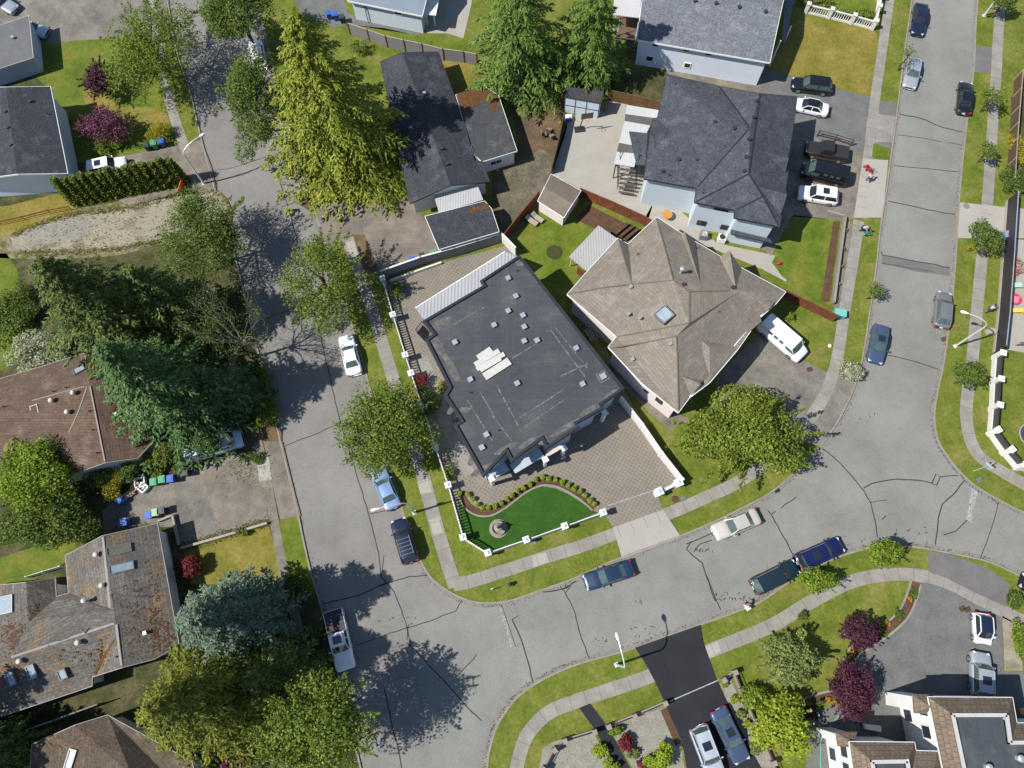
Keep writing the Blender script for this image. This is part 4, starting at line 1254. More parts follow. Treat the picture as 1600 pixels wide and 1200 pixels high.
# --- top right grey gable
v8 = {'s1': (995, 62, 4.6), 's2': (1203, 98, 4.6), 'r1': (1007, -26, 6.7), 'r2': (1222, 10, 6.7), 'n1': (1016, -96, 4.6), 'n2': (1240, -62, 4.6)}
h8 = House('grey_gable_house', 'pale blue sided house with a long light grey shingle gable roof at the top edge', 'house', v8,
    [('s1', 's2', 'r2', 'r1'), ('r1', 'r2', 'n2', 'n1')], SH_GREY, W_BLUE, 0.4, wallpts=['s1', 's2', 'n2', 'n1'])
for x, y in ((1086, 2), (1119, 6), (1155, 12), (1196, 19)):
    h8.vent(x, y, 'dark', 0.35)
h8.win(1015, 91, 0.9, 0.8); h8.win(1074, 102, 0.8, 0.8); h8.win(1024, 70, 0.8, 0.5); h8.win(1073, 78, 0.8, 0.5); h8.win(1107, 84, 0.8, 0.5)
pr = [P(1222, 62, 2.9), P(1227, 66, 2.9), P(1246, -20, 2.9), P(1228, -20, 2.9)]
h8.part(MB().prism(pr, 2.75, 2.95), 'porch_roof', SH_GREY)
h8.part(MB().box(P(1225, 66, 0.1) + Vector((0, 0, 1.35)), (0.18, 0.18, 2.6)), 'post', FRAMEW)
h8.part(MB().box(P(1202, 104, 0.1) + Vector((0, 0, 2.2)), (0.12, 0.12, 4.4)), 'downspout', FRAMEW)
dk = thing('covered_deck', 'raised wooden deck under a white corrugated cover beside the grey gable house', 'deck', P(975, 60, 0.12))
q = [P(958, 23, 4.6), P(1000, 28, 4.8), P(1004, -40, 4.8), P(962, -44, 4.6)]
mb = MB().face(q)
mb.face([v - Vector((0, 0, 0.07)) for v in q])
mb.build('metal_sheet', WHMETALS, dk)
WOODD = mat('deck_wood', tone(150, 120, 96), tone(124, 100, 82), famt=0.2, pat='plank', ps=0.7)
mb = MB().prism([P(963, 60, 2.0), P(992, 64, 2.0), P(1000, -20, 2.0), P(966, -24, 2.0)], 1.9, 2.05)
for i in range(9):
    mb.box(P(986, 66 + i * 3.2, 0.12) + Vector((0, 0, 1.7 - i * 0.18)), (1.2, 0.3, 0.05))
mb.build('deck_floor', WOODD, dk)
for x, y in ((961, 32), (964, 56), (993, 60), (968, 20)):
    p = P(x, y, 2.0)
    MB().box((p.x, p.y, 2.3), (0.12, 0.12, 4.5)).build('post', FRAMEW, dk)
MB().beam(P(963, 58, 3.0), P(992, 62, 3.0), 0.08, 0.08).build('handrail', FRAMEW, dk)

# --- left, brown shingle
v9 = {'a': (-70, 612, 3.0), 'b': (67, 572, 3.0), 'c': (130, 552, 3.0), 'd': (212, 585, 3.0), 'e': (241, 688, 3.0), 'f': (215, 716, 3.5), 'g': (165, 723, 4.6), 'h': (122, 738, 3.9), 'i': (-60, 795, 3.0),
      'k': (49, 626, 4.6), 'l': (140, 602, 4.7), 'o': (-70, 660, 4.6)}
h9 = House('brown_house', 'house with a reddish brown shingle roof behind the blue green conifer', 'house', v9,
    [('a', 'o', 'k', 'b'), ('b', 'k', 'l', 'c'), ('c', 'l', 'd'), ('l', 'g', 'f', 'e', 'd'), ('k', 'o', 'i', 'h', 'g', 'l')], SH_BROWN, W_WHITE, 0.5, trim=TRIMB, wallpts=['a', 'i', 'h', 'g', 'f', 'e', 'd', 'c', 'b'])
h9.line([(50, 626), (132, 604)], 0.1, CAP); h9.line([(141, 604), (150, 650), (164, 721)], 0.14, CAP); h9.line([(136, 606), (122, 645), (108, 676)], 0.1, CAP)
h9.skylight(56, 647, 0.75, 1.9, -1.25); h9.skylight(124, 578, 0.9, 1.1, 0.7)
for x, y in ((117, 615), (83, 627), (108, 645), (186, 648)):
    h9.vent(x, y, 'turbine')
for x, y in ((84, 612), (104, 606), (146, 672), (153, 708), (141, 643), (7, 636)):
    h9.vent(x, y, 'pipe')
# --- lower left, weathered shingle
v10 = {'a': (102, 868, 3.0), 'b': (160, 837, 4.7), 'c': (246, 818, 3.0), 'd': (280, 1008, 3.0), 'e': (241, 1030, 3.75), 'f': (191, 1043, 4.7), 'g': (144, 1058, 3.0), 'h': (107, 927, 3.0), 'j': (177, 953, 4.7), 'l': (180, 973, 4.7),
       'm': (15, 1028, 4.6), 'n': (144, 1072, 2.95), 'o': (-60, 1140, 3.0), 'p': (45, 972, 4.3), 'q': (88, 932, 3.2), 'r': (40, 910, 4.4), 's': (-60, 968, 3.0), 't': (86, 903, 3.0), 'u': (-60, 1046, 4.5), 'v': (-60, 920, 3.1), 'x': (-60, 1000, 3.3)}
h10 = House('weathered_house', 'house with a patchy weathered grey shingle roof streaked with orange moss', 'house', v10,
    [('b', 'a', 'h', 'j'), ('b', 'j', 'l', 'f', 'e', 'd', 'c'), ('h', 'q', 'p', 'm', 'l', 'j'), ('l', 'm', 'u', 'o', 'n', 'g'), ('l', 'g', 'f'), ('r', 'p', 'q', 't'), ('r', 'v', 'x', 'p'), ('p', 'x', 'u', 'm')], SH_OLD, W_WHITE, 0.45, trim=TRIMB, wallpts=['a', 'h', 'q', 't', 'r', 'v', 'o', 'n', 'g', 'f', 'e', 'd', 'c', 'b'], autowin=False)
h10.line([(161, 839), (172, 950)], 0.22, CAP); h10.line([(182, 976), (186, 1010), (190, 1040)], 0.22, CAP); h10.line([(179, 974), (100, 1000), (18, 1027)], 0.2, CAP)
for l, w in (([(108, 928), (140, 942), (171, 953)], 0.28), ([(180, 999), (165, 1022), (147, 1053)], 0.28), ([(87, 936), (68, 951), (47, 970)], 0.25), ([(26, 985), (20, 1015)], 0.3)):
    h10.line(l, w, RUSTM, 'moss_streak', 0.0)
h10.skylight(186, 859, 0.8, 2.1, 0.3, mat('old_skylight', (0.11, 0.11, 0.085), (0.15, 0.15, 0.12), s1=1.0, famt=0.1, rough=0.2)); h10.skylight(190, 887, 0.8, 2.1, 0.3)
h10.skylight(135, 981, 0.6, 0.8, 1.2, MATS['old_skylight']); h10.skylight(50, 1050, 0.7, 1.3, -1.2); h10.skylight(98, 1053, 0.7, 0.9, -1.2); h10.skylight(18, 1060, 0.7, 1.3, -1.2); h10.skylight(4, 946, 1.6, 2.2, 0.2)
for x, y in ((125, 1004), (34, 1033), (162, 915), (153, 867)):
    h10.vent(x, y, 'turbine')
h10.vent(140, 939, 'chimney'); h10.vent(228, 989, 'box', 0.25); h10.vent(183, 1026, 'pipe')
# --- bottom left
v11 = {'a': (50, 1163, 3.0), 'b': (117, 1133, 3.6), 'c': (168, 1117, 3.0), 'd': (205, 1210, 4.4), 'e': (222, 1290, 3.0), 'f': (40, 1300, 3.0), 'g': (300, 1190, 3.0), 'h': (320, 1270, 3.0)}
h11 = House('rusty_roof_house', 'house with a rusty brown shingle roof in the bottom left corner', 'house', v11,
    [('a', 'f', 'd', 'b'), ('b', 'd', 'c'), ('c', 'd', 'h', 'g'), ('f', 'e', 'h', 'd')], SH_RUST, W_WHITE, 0.4, trim=TRIMB, wallpts=['a', 'f', 'e', 'h', 'g', 'c', 'b'], autowin=False)
h11.skylight(111, 1186, 0.7, 1.6, 1.4)

# --- bottom right, tiled mansards round flat roofs
UZ = 6.4
h12 = thing('mansard_house', 'white stucco house with brown tiled mansards round flat dark roofs', 'house', P(1470, 1150, 0.12))
def mansard(outer, inner, zo, zi, flat=True):
    A, B = [P(x, y, zo) for x, y in outer], [P(x, y, zi) for x, y in inner]
    n = len(A)
    mb = MB()
    for i in range(n):
        j = (i + 1) % n
        f = [A[i], A[j], B[j], B[i]]
        if (f[1] - f[0]).cross(f[2] - f[0]).z < 0:
            f = f[::-1]
        mb.face(f)
    mb.build('tile_roof', TILE, h12)
    pm = MB()
    ins = inset(B, 0.0); i2 = inset(B, 0.32)
    for i in range(n):
        j = (i + 1) % n
        pm.beam((ins[i] + i2[i]) / 2 + Vector((0, 0, zi + 0.02)), (ins[j] + i2[j]) / 2 + Vector((0, 0, zi + 0.02)), 0.3, 0.16)
    pm.build('coping', paint('coping_grey', (0.42, 0.40, 0.39), 0.6), h12)
    MB().prism([v for v in i2], zi - 0.5, zi - 0.25).build('flat_roof', MEMB2, h12)
    gm_ = MB()
    for i in range(n):
        j = (i + 1) % n
        gm_.beam(A[i] + Vector((0, 0, -0.06)), A[j] + Vector((0, 0, -0.06)), 0.09, 0.12)
    gm_.build('gutter', FRAMEW, h12)
    w = inset(A, 0.3)
    MB().prism(w, 0.02, zo - 0.06).build('wall', W_WHITE, h12)
mansard([(1450, 1089), (1582, 1090), (1589, 1130), (1680, 1129), (1690, 1330), (1500, 1330)], [(1485, 1114), (1575, 1114), (1581, 1157), (1660, 1156), (1668, 1300), (1524, 1300)], UZ, UZ + 1.3)
mansard([(1327, 1159), (1429, 1160), (1431, 1173), (1466, 1174), (1510, 1330), (1350, 1330)], [(1359, 1187), (1420, 1186), (1424, 1215), (1455, 1216), (1480, 1310), (1380, 1310)], UZ - 0.2, UZ + 1.0)
for a, b, c, d, zz in (((1425, 1085), (1460, 1084), (1448, 1116), (1427, 1114), 5.6), ((1305, 1144), (1340, 1143), (1330, 1168), (1308, 1166), 5.2)):
    A = [P(*a, zz), P(*b, zz), P(*c, zz), P(*d, zz)]
    top = sum(A, Vector()) / 4 + Vector((0.3, -0.2, 0.9))
    mb = MB()
    for i in range(4):
        mb.face([A[i], A[(i + 1) % 4], top] if (A[(i + 1) % 4] - A[i]).cross(top - A[i]).z > 0 else [A[(i + 1) % 4], A[i], top])
    mb.build('bay_roof', TILE, h12)
    MB().prism(inset(A, 0.2), 0.02, zz - 0.05).build('bay_wall', W_WHITE, h12)
# stepped white wing walls reaching west of the roofs
for a, b, zz, w in (((1398, 1092), (1450, 1097), 3.0, 0.3), ((1401, 1112), (1456, 1134), 3.2, 0.3), ((1300, 1155), (1330, 1168), 2.8, 0.3)):
    pass
for (qa, qb, zo_, wins) in ((P(1450, 1089, UZ), P(1500, 1330, UZ), UZ, ((.10, 4.6), (.26, 4.4), (.17, 1.6))), (P(1327, 1159, UZ - .2), P(1350, 1330, UZ - .2), UZ - .2, ((.12, 4.2), (.3, 4.2), (.2, 1.5)))):
    d_ = (qb - qa).normalized(); n_ = Vector((d_.y, -d_.x, 0))
    n_ = n_ if n_.x < 0 else -n_
    L_ = (qb - qa).length
    for t_, z_ in wins:
        c_ = qa + d_ * (L_ * t_) - n_ * 0.27
        c_.z = z_
        o = MB().box(c_, (1.2, .07, 1.5), math.atan2(d_.y, d_.x)).build('window', FRAMEW, h12)
        MB().box(c_ + n_ * .03, (1.0, .05, 1.3), math.atan2(d_.y, d_.x)).build('pane', GLASS, o)
for x, y in ((1590, 1184), (1541, 1198)):
    MB().lathe(P(x, y, UZ + 1.05), [(0.25, 0), (0.22, 0.3), (0.3, 0.35), (0.3, 0.5), (0.1, 0.6)], 10).build('roof_vent', METALV, h12)
for x, y in ((1489, 1122), (1569, 1123)):
    MB().lathe(P(x, y, UZ + 1.05), [(0.12, 0), (0.12, 0.05), (0.04, 0.07)], 10).build('roof_drain', METALV, h12)
MB().prism([P(1349, 1131, 0.5), P(1376, 1134, 0.5), P(1377, 1144, 0.5), P(1352, 1139, 0.5)], 0.02, 0.6).build('planter_wall', W_WHITE, h12)

# --- sheds, carport
sh = House('garden_shed', 'pale blue panelled shed with a low dark roof under the cedars by the basketball hoop', 'shed',
    {'a': (882, 151, 3.0), 'b': (939, 161, 3.0), 'c': (943, 142, 3.4), 'd': (885, 136, 3.4)}, [('a', 'b', 'c', 'd')], SH_CHAR, W_SHED, 0.08, trim=FRAMED, wallpts=['a', 'b', 'c', 'd'], autowin=False, fth=0.12)
mb = MB()
a, b = sh.seg[0][0], sh.seg[0][1]
for (a, b, zt) in sh.seg:
    d = (b - a).normalized(); nrm = Vector((d.y, -d.x, 0))
    if nrm.y < -0.7:
        for t in (0.0, 0.3, 0.62, 0.98):
            p = a + (b - a) * t
            mb.box(p + nrm * 0.03 + Vector((0, 0, 1.4)), (0.05, 0.05, 2.7))
        mb.beam(a + nrm * 0.03 + Vector((0, 0, 1.5)), b + nrm * 0.03 + Vector((0, 0, 1.5)), 0.05, 0.05)
sh.part(mb, 'panel_joint', FRAMED)
ts = House('tool_shed', 'small beige shed with a grey brown gable roof in the corner of the back garden', 'shed',
    {'a': (840, 314, 2.3), 'b': (881, 340, 2.3), 'c': (908, 298, 2.3), 'd': (861, 272, 2.3), 'r1': (851, 292, 2.9), 'r2': (895, 318, 2.9)}, [('a', 'b', 'r2', 'r1'), ('r1', 'r2', 'c', 'd')], mat('shingle_shed', tone(158, 144, 128), tone(146, 132, 118), fine=6, famt=0.18, pat='shingle', pamt=0.2), W_PINK, 0.15, wallpts=['a', 'b', 'c', 'd'], autowin=False, fth=0.1)
cp = thing('carport', 'white corrugated lean to cover beside the tan house and the vegetable bed', 'canopy', P(928, 390, 0.12))
q = [P(889, 401, 2.5), P(935, 352, 2.5), P(965, 373, 2.8), P(920, 426, 2.8)]
mb = MB().face([q[0], q[3], q[2], q[1]])
mb.face([v - Vector((0, 0, 0.06)) for v in q])
mb.build('metal_sheet', mat('white_metal_wide', tone(226, 224, 220), tone(214, 213, 210), famt=0.04, rough=0.45, pat='corr', pamt=0.25, ps=1.0), cp)
for v in inset(q, 0.2):
    MB().box((v.x, v.y, 1.25), (0.1, 0.1, 2.35)).build('post', FRAMEW, cp)

# --- needles, moss and leaf litter lying on the roofs
def litter(hh, spots, m, size=(.05, .16), seed=0):
    r_ = random.Random(seed)
    mb = MB()
    for x, y, sx, sy, n in spots:
        for i in range(n):
            p, nr = hh.spot(r_.gauss(x, sx), r_.gauss(y, sy))
            if p is None:
                continue
            an, s = r_.uniform(0, 6.28), r_.uniform(*size)
            u = Vector((math.cos(an), math.sin(an), 0)); u = (u - nr * u.dot(nr)).normalized() * s
            w = nr.cross(u) * .6
            c = p + nr * .012
            mb.face([c - u, c - w, c + u, c + w])
    o = hh.part(mb, 'leaf_litter', m)
    o['kind'] = 'stuff'
litter(h10, [(255, 1000, 14, 14, 200), (225, 985, 22, 22, 170), (215, 930, 20, 26, 90), (30, 985, 16, 12, 170), (22, 1005, 8, 16, 140), (66, 952, 16, 10, 90), (160, 1025, 8, 14, 90), (130, 940, 18, 6, 80), (100, 1020, 50, 8, 60), (240, 950, 5, 45, 60)], RUSTM, seed=1)
litter(h9, [(205, 660, 16, 16, 260), (225, 690, 8, 14, 90), (190, 640, 10, 20, 90), (60, 700, 40, 20, 50)], RUSTM, seed=2)
litter(h4b, [(770, 150, 8, 8, 160), (735, 152, 14, 6, 150), (790, 165, 6, 10, 60), (722, 190, 4, 25, 50)], RUSTM, seed=3)
litter(h4, [(665, 250, 14, 30, 70), (640, 150, 12, 40, 80), (716, 200, 4, 30, 30)], RUSTM, (.04, .1), seed=4)
litter(h11, [(120, 1165, 30, 16, 120), (80, 1160, 14, 8, 60)], RUSTM, seed=5)
litter(sh, [(920, 150, 12, 5, 90)], RUSTM, seed=6)
# ================================================================ VEHICLES
CGLASS = mat('car_glass', (0.012, 0.016, 0.02), (0.02, 0.026, 0.03), famt=0.0, rough=0.06, spec=0.7, coat=0.4)
CGREEN = mat('car_glass_green', (0.045, 0.075, 0.07), (0.07, 0.105, 0.10), s1=1.2, famt=0.0, rough=0.06, spec=0.7, coat=0.4)
TYRE = paint('tyre_rubber', (0.015, 0.015, 0.016), 0.85)
RIM = paint('alloy_rim', (0.42, 0.43, 0.45), 0.3, 0.8)
LAMPC = paint('headlight_lens', (0.65, 0.66, 0.68), 0.15)
LAMPR = paint('tail_lens', (0.42, 0.02, 0.03), 0.2)
BLKP = paint('black_plastic', (0.02, 0.02, 0.022), 0.6)
PLATE = paint('number_plate', (0.7, 0.72, 0.74), 0.5)
CARP = {}
def carpaint(nm, c, metal=0.25):
    if nm not in CARP:
        CARP[nm] = mat('car_paint_' + nm, c, tuple(v * 0.96 for v in c), famt=0.0, rough=0.32, metal=metal, coat=0.7, spec=0.5)
    return CARP[nm]
KIND = {   # L, W, roof z, belt z, nose z, tail z, glass: base front, top front, top rear, base rear (fractions of L from centre, + = front)
    'sedan': (4.75, 1.82, 1.44, 0.93, 0.72, 0.95, .20, .055, -.21, -.345),
    'suv': (4.65, 1.88, 1.70, 1.05, 0.92, 1.05, .235, .10, -.39, -.475),
    'hatch': (4.25, 1.78, 1.50, 0.95, 0.78, 0.95, .24, .09, -.33, -.455),
    'van': (5.6, 2.0, 2.05, 1.2, 1.0, 1.2, .36, .26, -.46, -.492),
    'pickup': (5.6, 1.95, 1.82, 1.15, 1.02, 1.0, .20, .10, -.10, -.13),
    'pickupl': (5.7, 1.95, 1.82, 1.15, 1.02, 1.0, .20, .10, -.10, -.13),
    'mini': (2.75, 1.62, 1.54, 0.95, 0.85, 0.95, .33, .12, -.36, -.45)}
def sm(a, b, t):
    t = max(0.0, min(1.0, t))
    t = t * t * (3 - 2 * t)
    return a + (b - a) * t
def car(kind, front, rear, col, label, cat=None, group=None, glass=None, sunroof=False, metal=0.25, rear_cover=None, zref=0.8, rack=False, roofcol=None):
    L, W, RZ_, BZ, NZ, TZ, gf, tf, tr_, gr = KIND[kind]
    A, B = P(*front, zref), P(*rear, zref)
    ctr = (A + B) / 2
    rz = math.atan2(A.y - B.y, A.x - B.x)
    L = max(.86 * L, min(1.1 * L, (A - B).length))
    zb = 0.004 if not group or 'kerb' in group or 'street' in group else GZ + 0.03
    root = thing({'sedan': 'parked_car', 'suv': 'parked_suv', 'hatch': 'parked_hatchback', 'van': 'parked_van', 'pickup': 'pickup_truck', 'pickupl': 'pickup_truck', 'mini': 'parked_microcar'}[kind], label, cat or {'sedan': 'car', 'suv': 'car', 'hatch': 'car', 'van': 'van', 'pickup': 'pickup truck', 'pickupl': 'pickup truck', 'mini': 'car'}[kind], (ctr.x, ctr.y, zb), group)
    root.rotation_euler = (0, 0, rz)
    pm = carpaint(*col) if isinstance(col, tuple) and isinstance(col[0], str) else col
    glass = glass or CGLASS
    pick = kind.startswith('pickup')
    def put(mb, name, m, smooth=False, parent=None):
        o = mb.build(name, m, parent or root, smooth, world=False)
        return o
    # lower body: lofted sections
    fr = [-.5, -.492, -.47, -.44, -.39, -.33, -.27, -.2, -.1, 0, .1, .2, .27, .33, .39, .43, .46, .485, .496, .5]
    secs = []
    bt = 0.05 if kind in ('van', 'mini') else 0.0
    for f in fr:
        x = f * L
        e = min(1.0, (0.5 - abs(f)) / (0.11 if f > 0 else 0.09))
        w = W / 2 * (0.80 + bt + (0.2 - bt) * math.sqrt(max(0.0, 1 - (1 - e) ** 2)))
        if f > gf:
            zt = sm(BZ, NZ, (f - gf) / (0.49 - gf))
            zt -= 0.16 * max(0, (f - 0.44) / 0.06) ** 2
        elif f < gr:
            zt = sm(BZ, TZ, (gr - f) / 0.06) - (0.14 * max(0, (-f - 0.455) / 0.045) ** 2)
        else:
            zt = BZ
        if pick and f < -0.14:
            zt = 0.78
        secs.append((x, w, zt, e))
    mb = MB()
    prof = ((0.0, 0.035, 0), (0.5, 0.025, 0), (0.80, -0.005, 0), (0.94, -0.06, 0), (1.0, -0.20, 0), (1.0, None, 0.46), (0.97, None, 0.28), (0.86, None, 0.20))
    ring = [(-a, b, c) for a, b, c in prof[::-1]] + [p for p in prof[1:]]
    n = len(ring)
    for x, w, zt, e in secs:
        for a, dz, zz in ring:
            z = (zt + dz) if dz is not None else zz + (0.06 if e < 0.3 else 0)
            mb.v.append(Vector((x, a * w, z)))
    for i in range(len(secs) - 1):
        for j in range(n - 1):
            a = i * n + j
            mb.f.append([a, a + 1, a + n + 1, a + n])
        mb.f.append([i * n + n - 1, i * n, (i + 1) * n, (i + 1) * n + n - 1])
    mb.f.append(list(range(n)))
    mb.f.append([(len(secs) - 1) * n + j for j in range(n - 1, -1, -1)])
    put(mb, 'body', pm, True)
    # greenhouse
    hw = W / 2
    rw = hw * (0.70 if kind in ('sedan', 'hatch') else 0.76 if kind not in ('van',) else 0.86)
    bw = hw * 0.90
    zb_ = BZ - 0.05
    x1, x2, x3, x4 = gf * L, tf * L, tr_ * L, gr * L
    zr2, zr3 = RZ_ - 0.03, RZ_ - (0.03 if kind != 'sedan' else 0.05)
    c = 0.10
    put(MB().face([(x1, -bw * .86, zb_), (x1 + c, 0, zb_ + 0.01), (x1, bw * .86, zb_), (x2, rw * .9, zr2), (x2 + .03, 0, zr2 + .03), (x2, -rw * .9, zr2)]), 'windshield', glass)
    put(MB().face([(x4, bw * .84, zb_), (x4 - c * .6, 0, zb_ + 0.01), (x4, -bw * .84, zb_), (x3, -rw * .9, zr3), (x3 - .03, 0, zr3 + .03), (x3, rw * .9, zr3)]), 'rear_window', glass)
    for s in (-1, 1):
        if kind == 'van':
            put(MB().face([(x1, s * bw, zb_), (x1 - 1.1, s * bw, zb_), (x2 - 0.9, s * rw, zr2 - .1), (x2, s * rw, zr2 - .1)]), 'side_window', glass)
            put(MB().face([(x1, s * bw * .995, zb_ - .01), (x4, s * bw * .995, zb_ - .01), (x3, s * rw, zr3 - .04), (x2, s * rw, zr2 - .04)]), 'side_panel', pm)
            for q in range(3):
                xa = x1 - 1.7 - q * 0.75
                k0, k1 = 0.35, 0.85
                y0, y1 = bw + (rw - bw) * k0 + .015, bw + (rw - bw) * k1 + .015
                z0, z1 = zb_ + (zr2 - zb_) * k0, zb_ + (zr2 - zb_) * k1
                put(MB().face([(xa, s * y0, z0), (xa - .5, s * y0, z0), (xa - .5, s * y1, z1), (xa, s * y1, z1)]), 'side_window', glass)
        else:
            put(MB().face([(x1, s * bw, zb_), (x4, s * bw, zb_), (x3, s * rw, zr3), (x2, s * rw, zr2)]), 'side_window', glass)
    # roof panel and pillars in body colour
    mb = MB()
    nx, ny = 6, 6
    for i in range(nx + 1):
        x = x2 + 0.06 + (x3 - 0.06 - x2 - 0.06) * i / nx
        for j in range(ny + 1):
            yy = -1 + 2 * j / ny
            z = RZ_ + 0.03 - 0.05 * yy * yy - 0.035 * (2 * i / nx - 1) ** 2
            mb.v.append(Vector((x, yy * rw * 1.02, z)))
    for i in range(nx):
        for j in range(ny):
            a = i * (ny + 1) + j
            mb.f.append([a, a + ny + 1, a + ny + 2, a + 1])
    rim_ = [(x2 + .06, -rw * 1.02), (x3 - .06, -rw * 1.02), (x3 - .06, rw * 1.02), (x2 + .06, rw * 1.02)]
    for i in range(4):
        a, b = rim_[i], rim_[(i + 1) % 4]
        mb.face([(a[0], a[1], RZ_ - 0.055), (b[0], b[1], RZ_ - 0.055), (b[0], b[1], RZ_ - 0.07 + 0.02), (a[0], a[1], RZ_ - 0.05)])
    put(mb, 'roof', carpaint(*roofcol) if roofcol else pm, True)
    for s in (-1, 1):
        put(MB().beam((x1, s * bw * .97, zb_), (x2, s * rw * .98, zr2), 0.07, 0.06), 'pillar', pm)
        put(MB().beam((x4, s * bw * .97, zb_), (x3, s * rw * .98, zr3), 0.12, 0.07), 'pillar', pm)
        if kind not in ('van', 'mini') :
            xm = (x2 + x3) / 2 + 0.05
            put(MB().beam((xm, s * bw * 1.0, zb_), (xm, s * rw * 1.01, zr2), 0.08, 0.05), 'pillar', pm)
        put(MB().beam((x2, s * rw * 1.0, zr2 + .01), (x3, s * rw * 1.0, zr3 + .01), 0.07, 0.07), 'roof_rail', pm)
    if sunroof:
        put(MB().box((x2 * .55 + x3 * .45 - 0.05, 0, RZ_ + 0.035), (0.75, rw * 1.15, 0.03)), 'sunroof', CGLASS)
    if rack:
        mb = MB()
        for s in (-1, 1):
            mb.beam((x2 - .2, s * rw * .92, RZ_ + .05), (x3 + .2, s * rw * .92, RZ_ + .05), .05, .05)
        for q in range(5):
            xx = x2 - .4 + (x3 - x2 + .7) * q / 4
            mb.beam((xx, -rw * .9, RZ_ + .06), (xx, rw * .9, RZ_ + .06), .04, .03)
        put(mb, 'roof_rack', RIM)
    if pick:
        xb0, xb1 = -.135 * L, -.485 * L
        mb = MB()
        for s in (-1, 1):
            mb.box(((xb0 + xb1) / 2, s * (hw - .07), .92), (abs(xb1 - xb0), .13, .46))
        mb.box((xb1 + .02, 0, .92), (.1, W - .1, .46)).box((xb0 - .03, 0, .94), (.06, W - .3, .44))
        put(mb, 'cargo_bed', pm)
        put(MB().box(((xb0 + xb1) / 2, 0, .84), (abs(xb1 - xb0) - .15, W - .3, .03)), 'bed_liner', BLKP)
        if rear_cover:
            mb = MB().box(((xb0 + xb1) / 2, 0, 1.17), (abs(xb1 - xb0) - .02, W - .16, .05))
            for q in (1, 2, 3):
                mb.box((xb0 + (xb1 - xb0) * q / 4, 0, 1.2), (.05, W - .18, .03))
            put(mb, 'bed_cover', rear_cover)
    # wheels, lamps, mirrors, plate
    wr = 0.33 if kind in ('sedan', 'hatch', 'mini') else 0.38
    for fx in (.31, -.31) if kind != 'mini' else (.33, -.33):
        for s in (-1, 1):
            ct = Vector((fx * L, s * (hw - .10), wr))
            mb = MB()
            pts = [ct + Vector((0, s * -.11, 0)), ct + Vector((0, s * .05, 0)), ct + Vector((0, s * .115, 0))]
            mb.tube(pts, [wr, wr, wr * .9], 16)
            o = put(mb, 'wheel', TYRE)
            put(MB().tube([ct + Vector((0, s * .10, 0)), ct + Vector((0, s * .125, 0))], [wr * .66, wr * .6], 12), 'rim', RIM, False, o)
    for s in (-1, 1):
        put(MB().box((.462 * L, s * hw * .66, NZ - .10), (.26, .30, .15), s * -.42), 'headlight', LAMPC)
        put(MB().box((-.478 * L, s * hw * .70, TZ - .16), (.22, .36, .18), s * .28), 'tail_light', LAMPR)
        put(MB().box((gf * L - .22, s * (hw + .09), BZ + .06), (.12, .22, .15)), 'mirror', pm)
    put(MB().box((-.50 * L - .005, 0, .58), (.03, .36, .16)), 'number_plate', PLATE)
    put(MB().box((.499 * L, 0, .46), (.03, W * .5, .14)), 'grille', BLKP)
    mb = MB()
    for s in (-1, 1):
        mb.beam((gf * L + .06, s * .08, BZ + .015), (gf * L + .02, s * .62, BZ + .015), .03, .03)
    put(mb, 'wiper', BLKP)
    return root

NAVY = ('navy', (0.012, 0.020, 0.048)); BLACK = ('black', (0.010, 0.011, 0.014)); WHITE = ('white', (0.72, 0.73, 0.74), 0.0); SILV = ('silver', (0.40, 0.42, 0.45), 0.4)
GREY = ('grey', (0.20, 0.20, 0.20), 0.35); BEIGE = ('beige', (0.50, 0.47, 0.41), 0.25); LBLUE = ('light_blue', (0.22, 0.34, 0.55), 0.3); DBLUE = ('blue', (0.008, 0.014, 0.075)); TEAL = ('dark_teal', (0.012, 0.028, 0.038))
BGREY = ('blue_grey', (0.06, 0.09, 0.16), 0.3); BROWNB = ('brown_black', (0.035, 0.030, 0.026), 0.3); MNAVY = ('mid_navy', (0.015, 0.035, 0.075))
KS, DS = 'cars parked along the kerb', 'cars parked on the driveways'
car('sedan', (33, 20), (-30, -14), SILV, 'silver car cut by the upper left corner of the photo', group=DS)
car('hatch', (74, 51), (22, 40), ('pale_blue', (0.38, 0.46, 0.52), 0.2), 'pale blue car half hidden behind the small flat roofed building', group=DS)
car('suv', (398, 64), (407, 104), WHITE, 'white car under the kerbside trees beside the golden conifer', group=KS)
car('suv', (198, 254), (136, 268), WHITE, 'white car with a dark sunroof standing behind the clipped cedar hedge', group=DS, sunroof=True)
car('sedan', (539, 523), (554, 585), WHITE, 'white sedan alone at the kerb by the two green street trees', group=KS, glass=CGREEN)
car('sedan', (589, 731), (615, 794), LBLUE, 'light blue sedan with its bonnet under a street tree', group=KS, glass=CGREEN)
car('suv', (622, 811), (642, 879), NAVY, 'black navy car with a roof rack behind the light blue sedan', group=KS, rack=True)
car('pickup', (541, 1047), (520, 953), WHITE, 'white pickup truck with a black bed cover in the shade of the conifers', group=KS, rear_cover=BLKP, sunroof=True)
car('van', (381, 683), (290, 712), ('pale_van', (0.42, 0.50, 0.62), 0.1), 'pale blue white van half under the blue green conifer', group=DS)
car('sedan', (913, 911), (988, 886), MNAVY, 'dark blue sedan opposite the street lamp on the lower road', group=KS, glass=CGREEN)
car('sedan', (1116, 833), (1185, 805), BEIGE, 'beige sedan parked below the big bushy tree', group=KS, glass=CGREEN)
car('suv', (1247, 884), (1176, 919), TEAL, 'dark teal car, left of the two parked on the curved verge', group=KS, glass=CGREEN)
car('suv', (1315, 850), (1246, 880), DBLUE, 'bright dark blue car with a glass roof, right of the two on the curved verge', group=KS, sunroof=True)
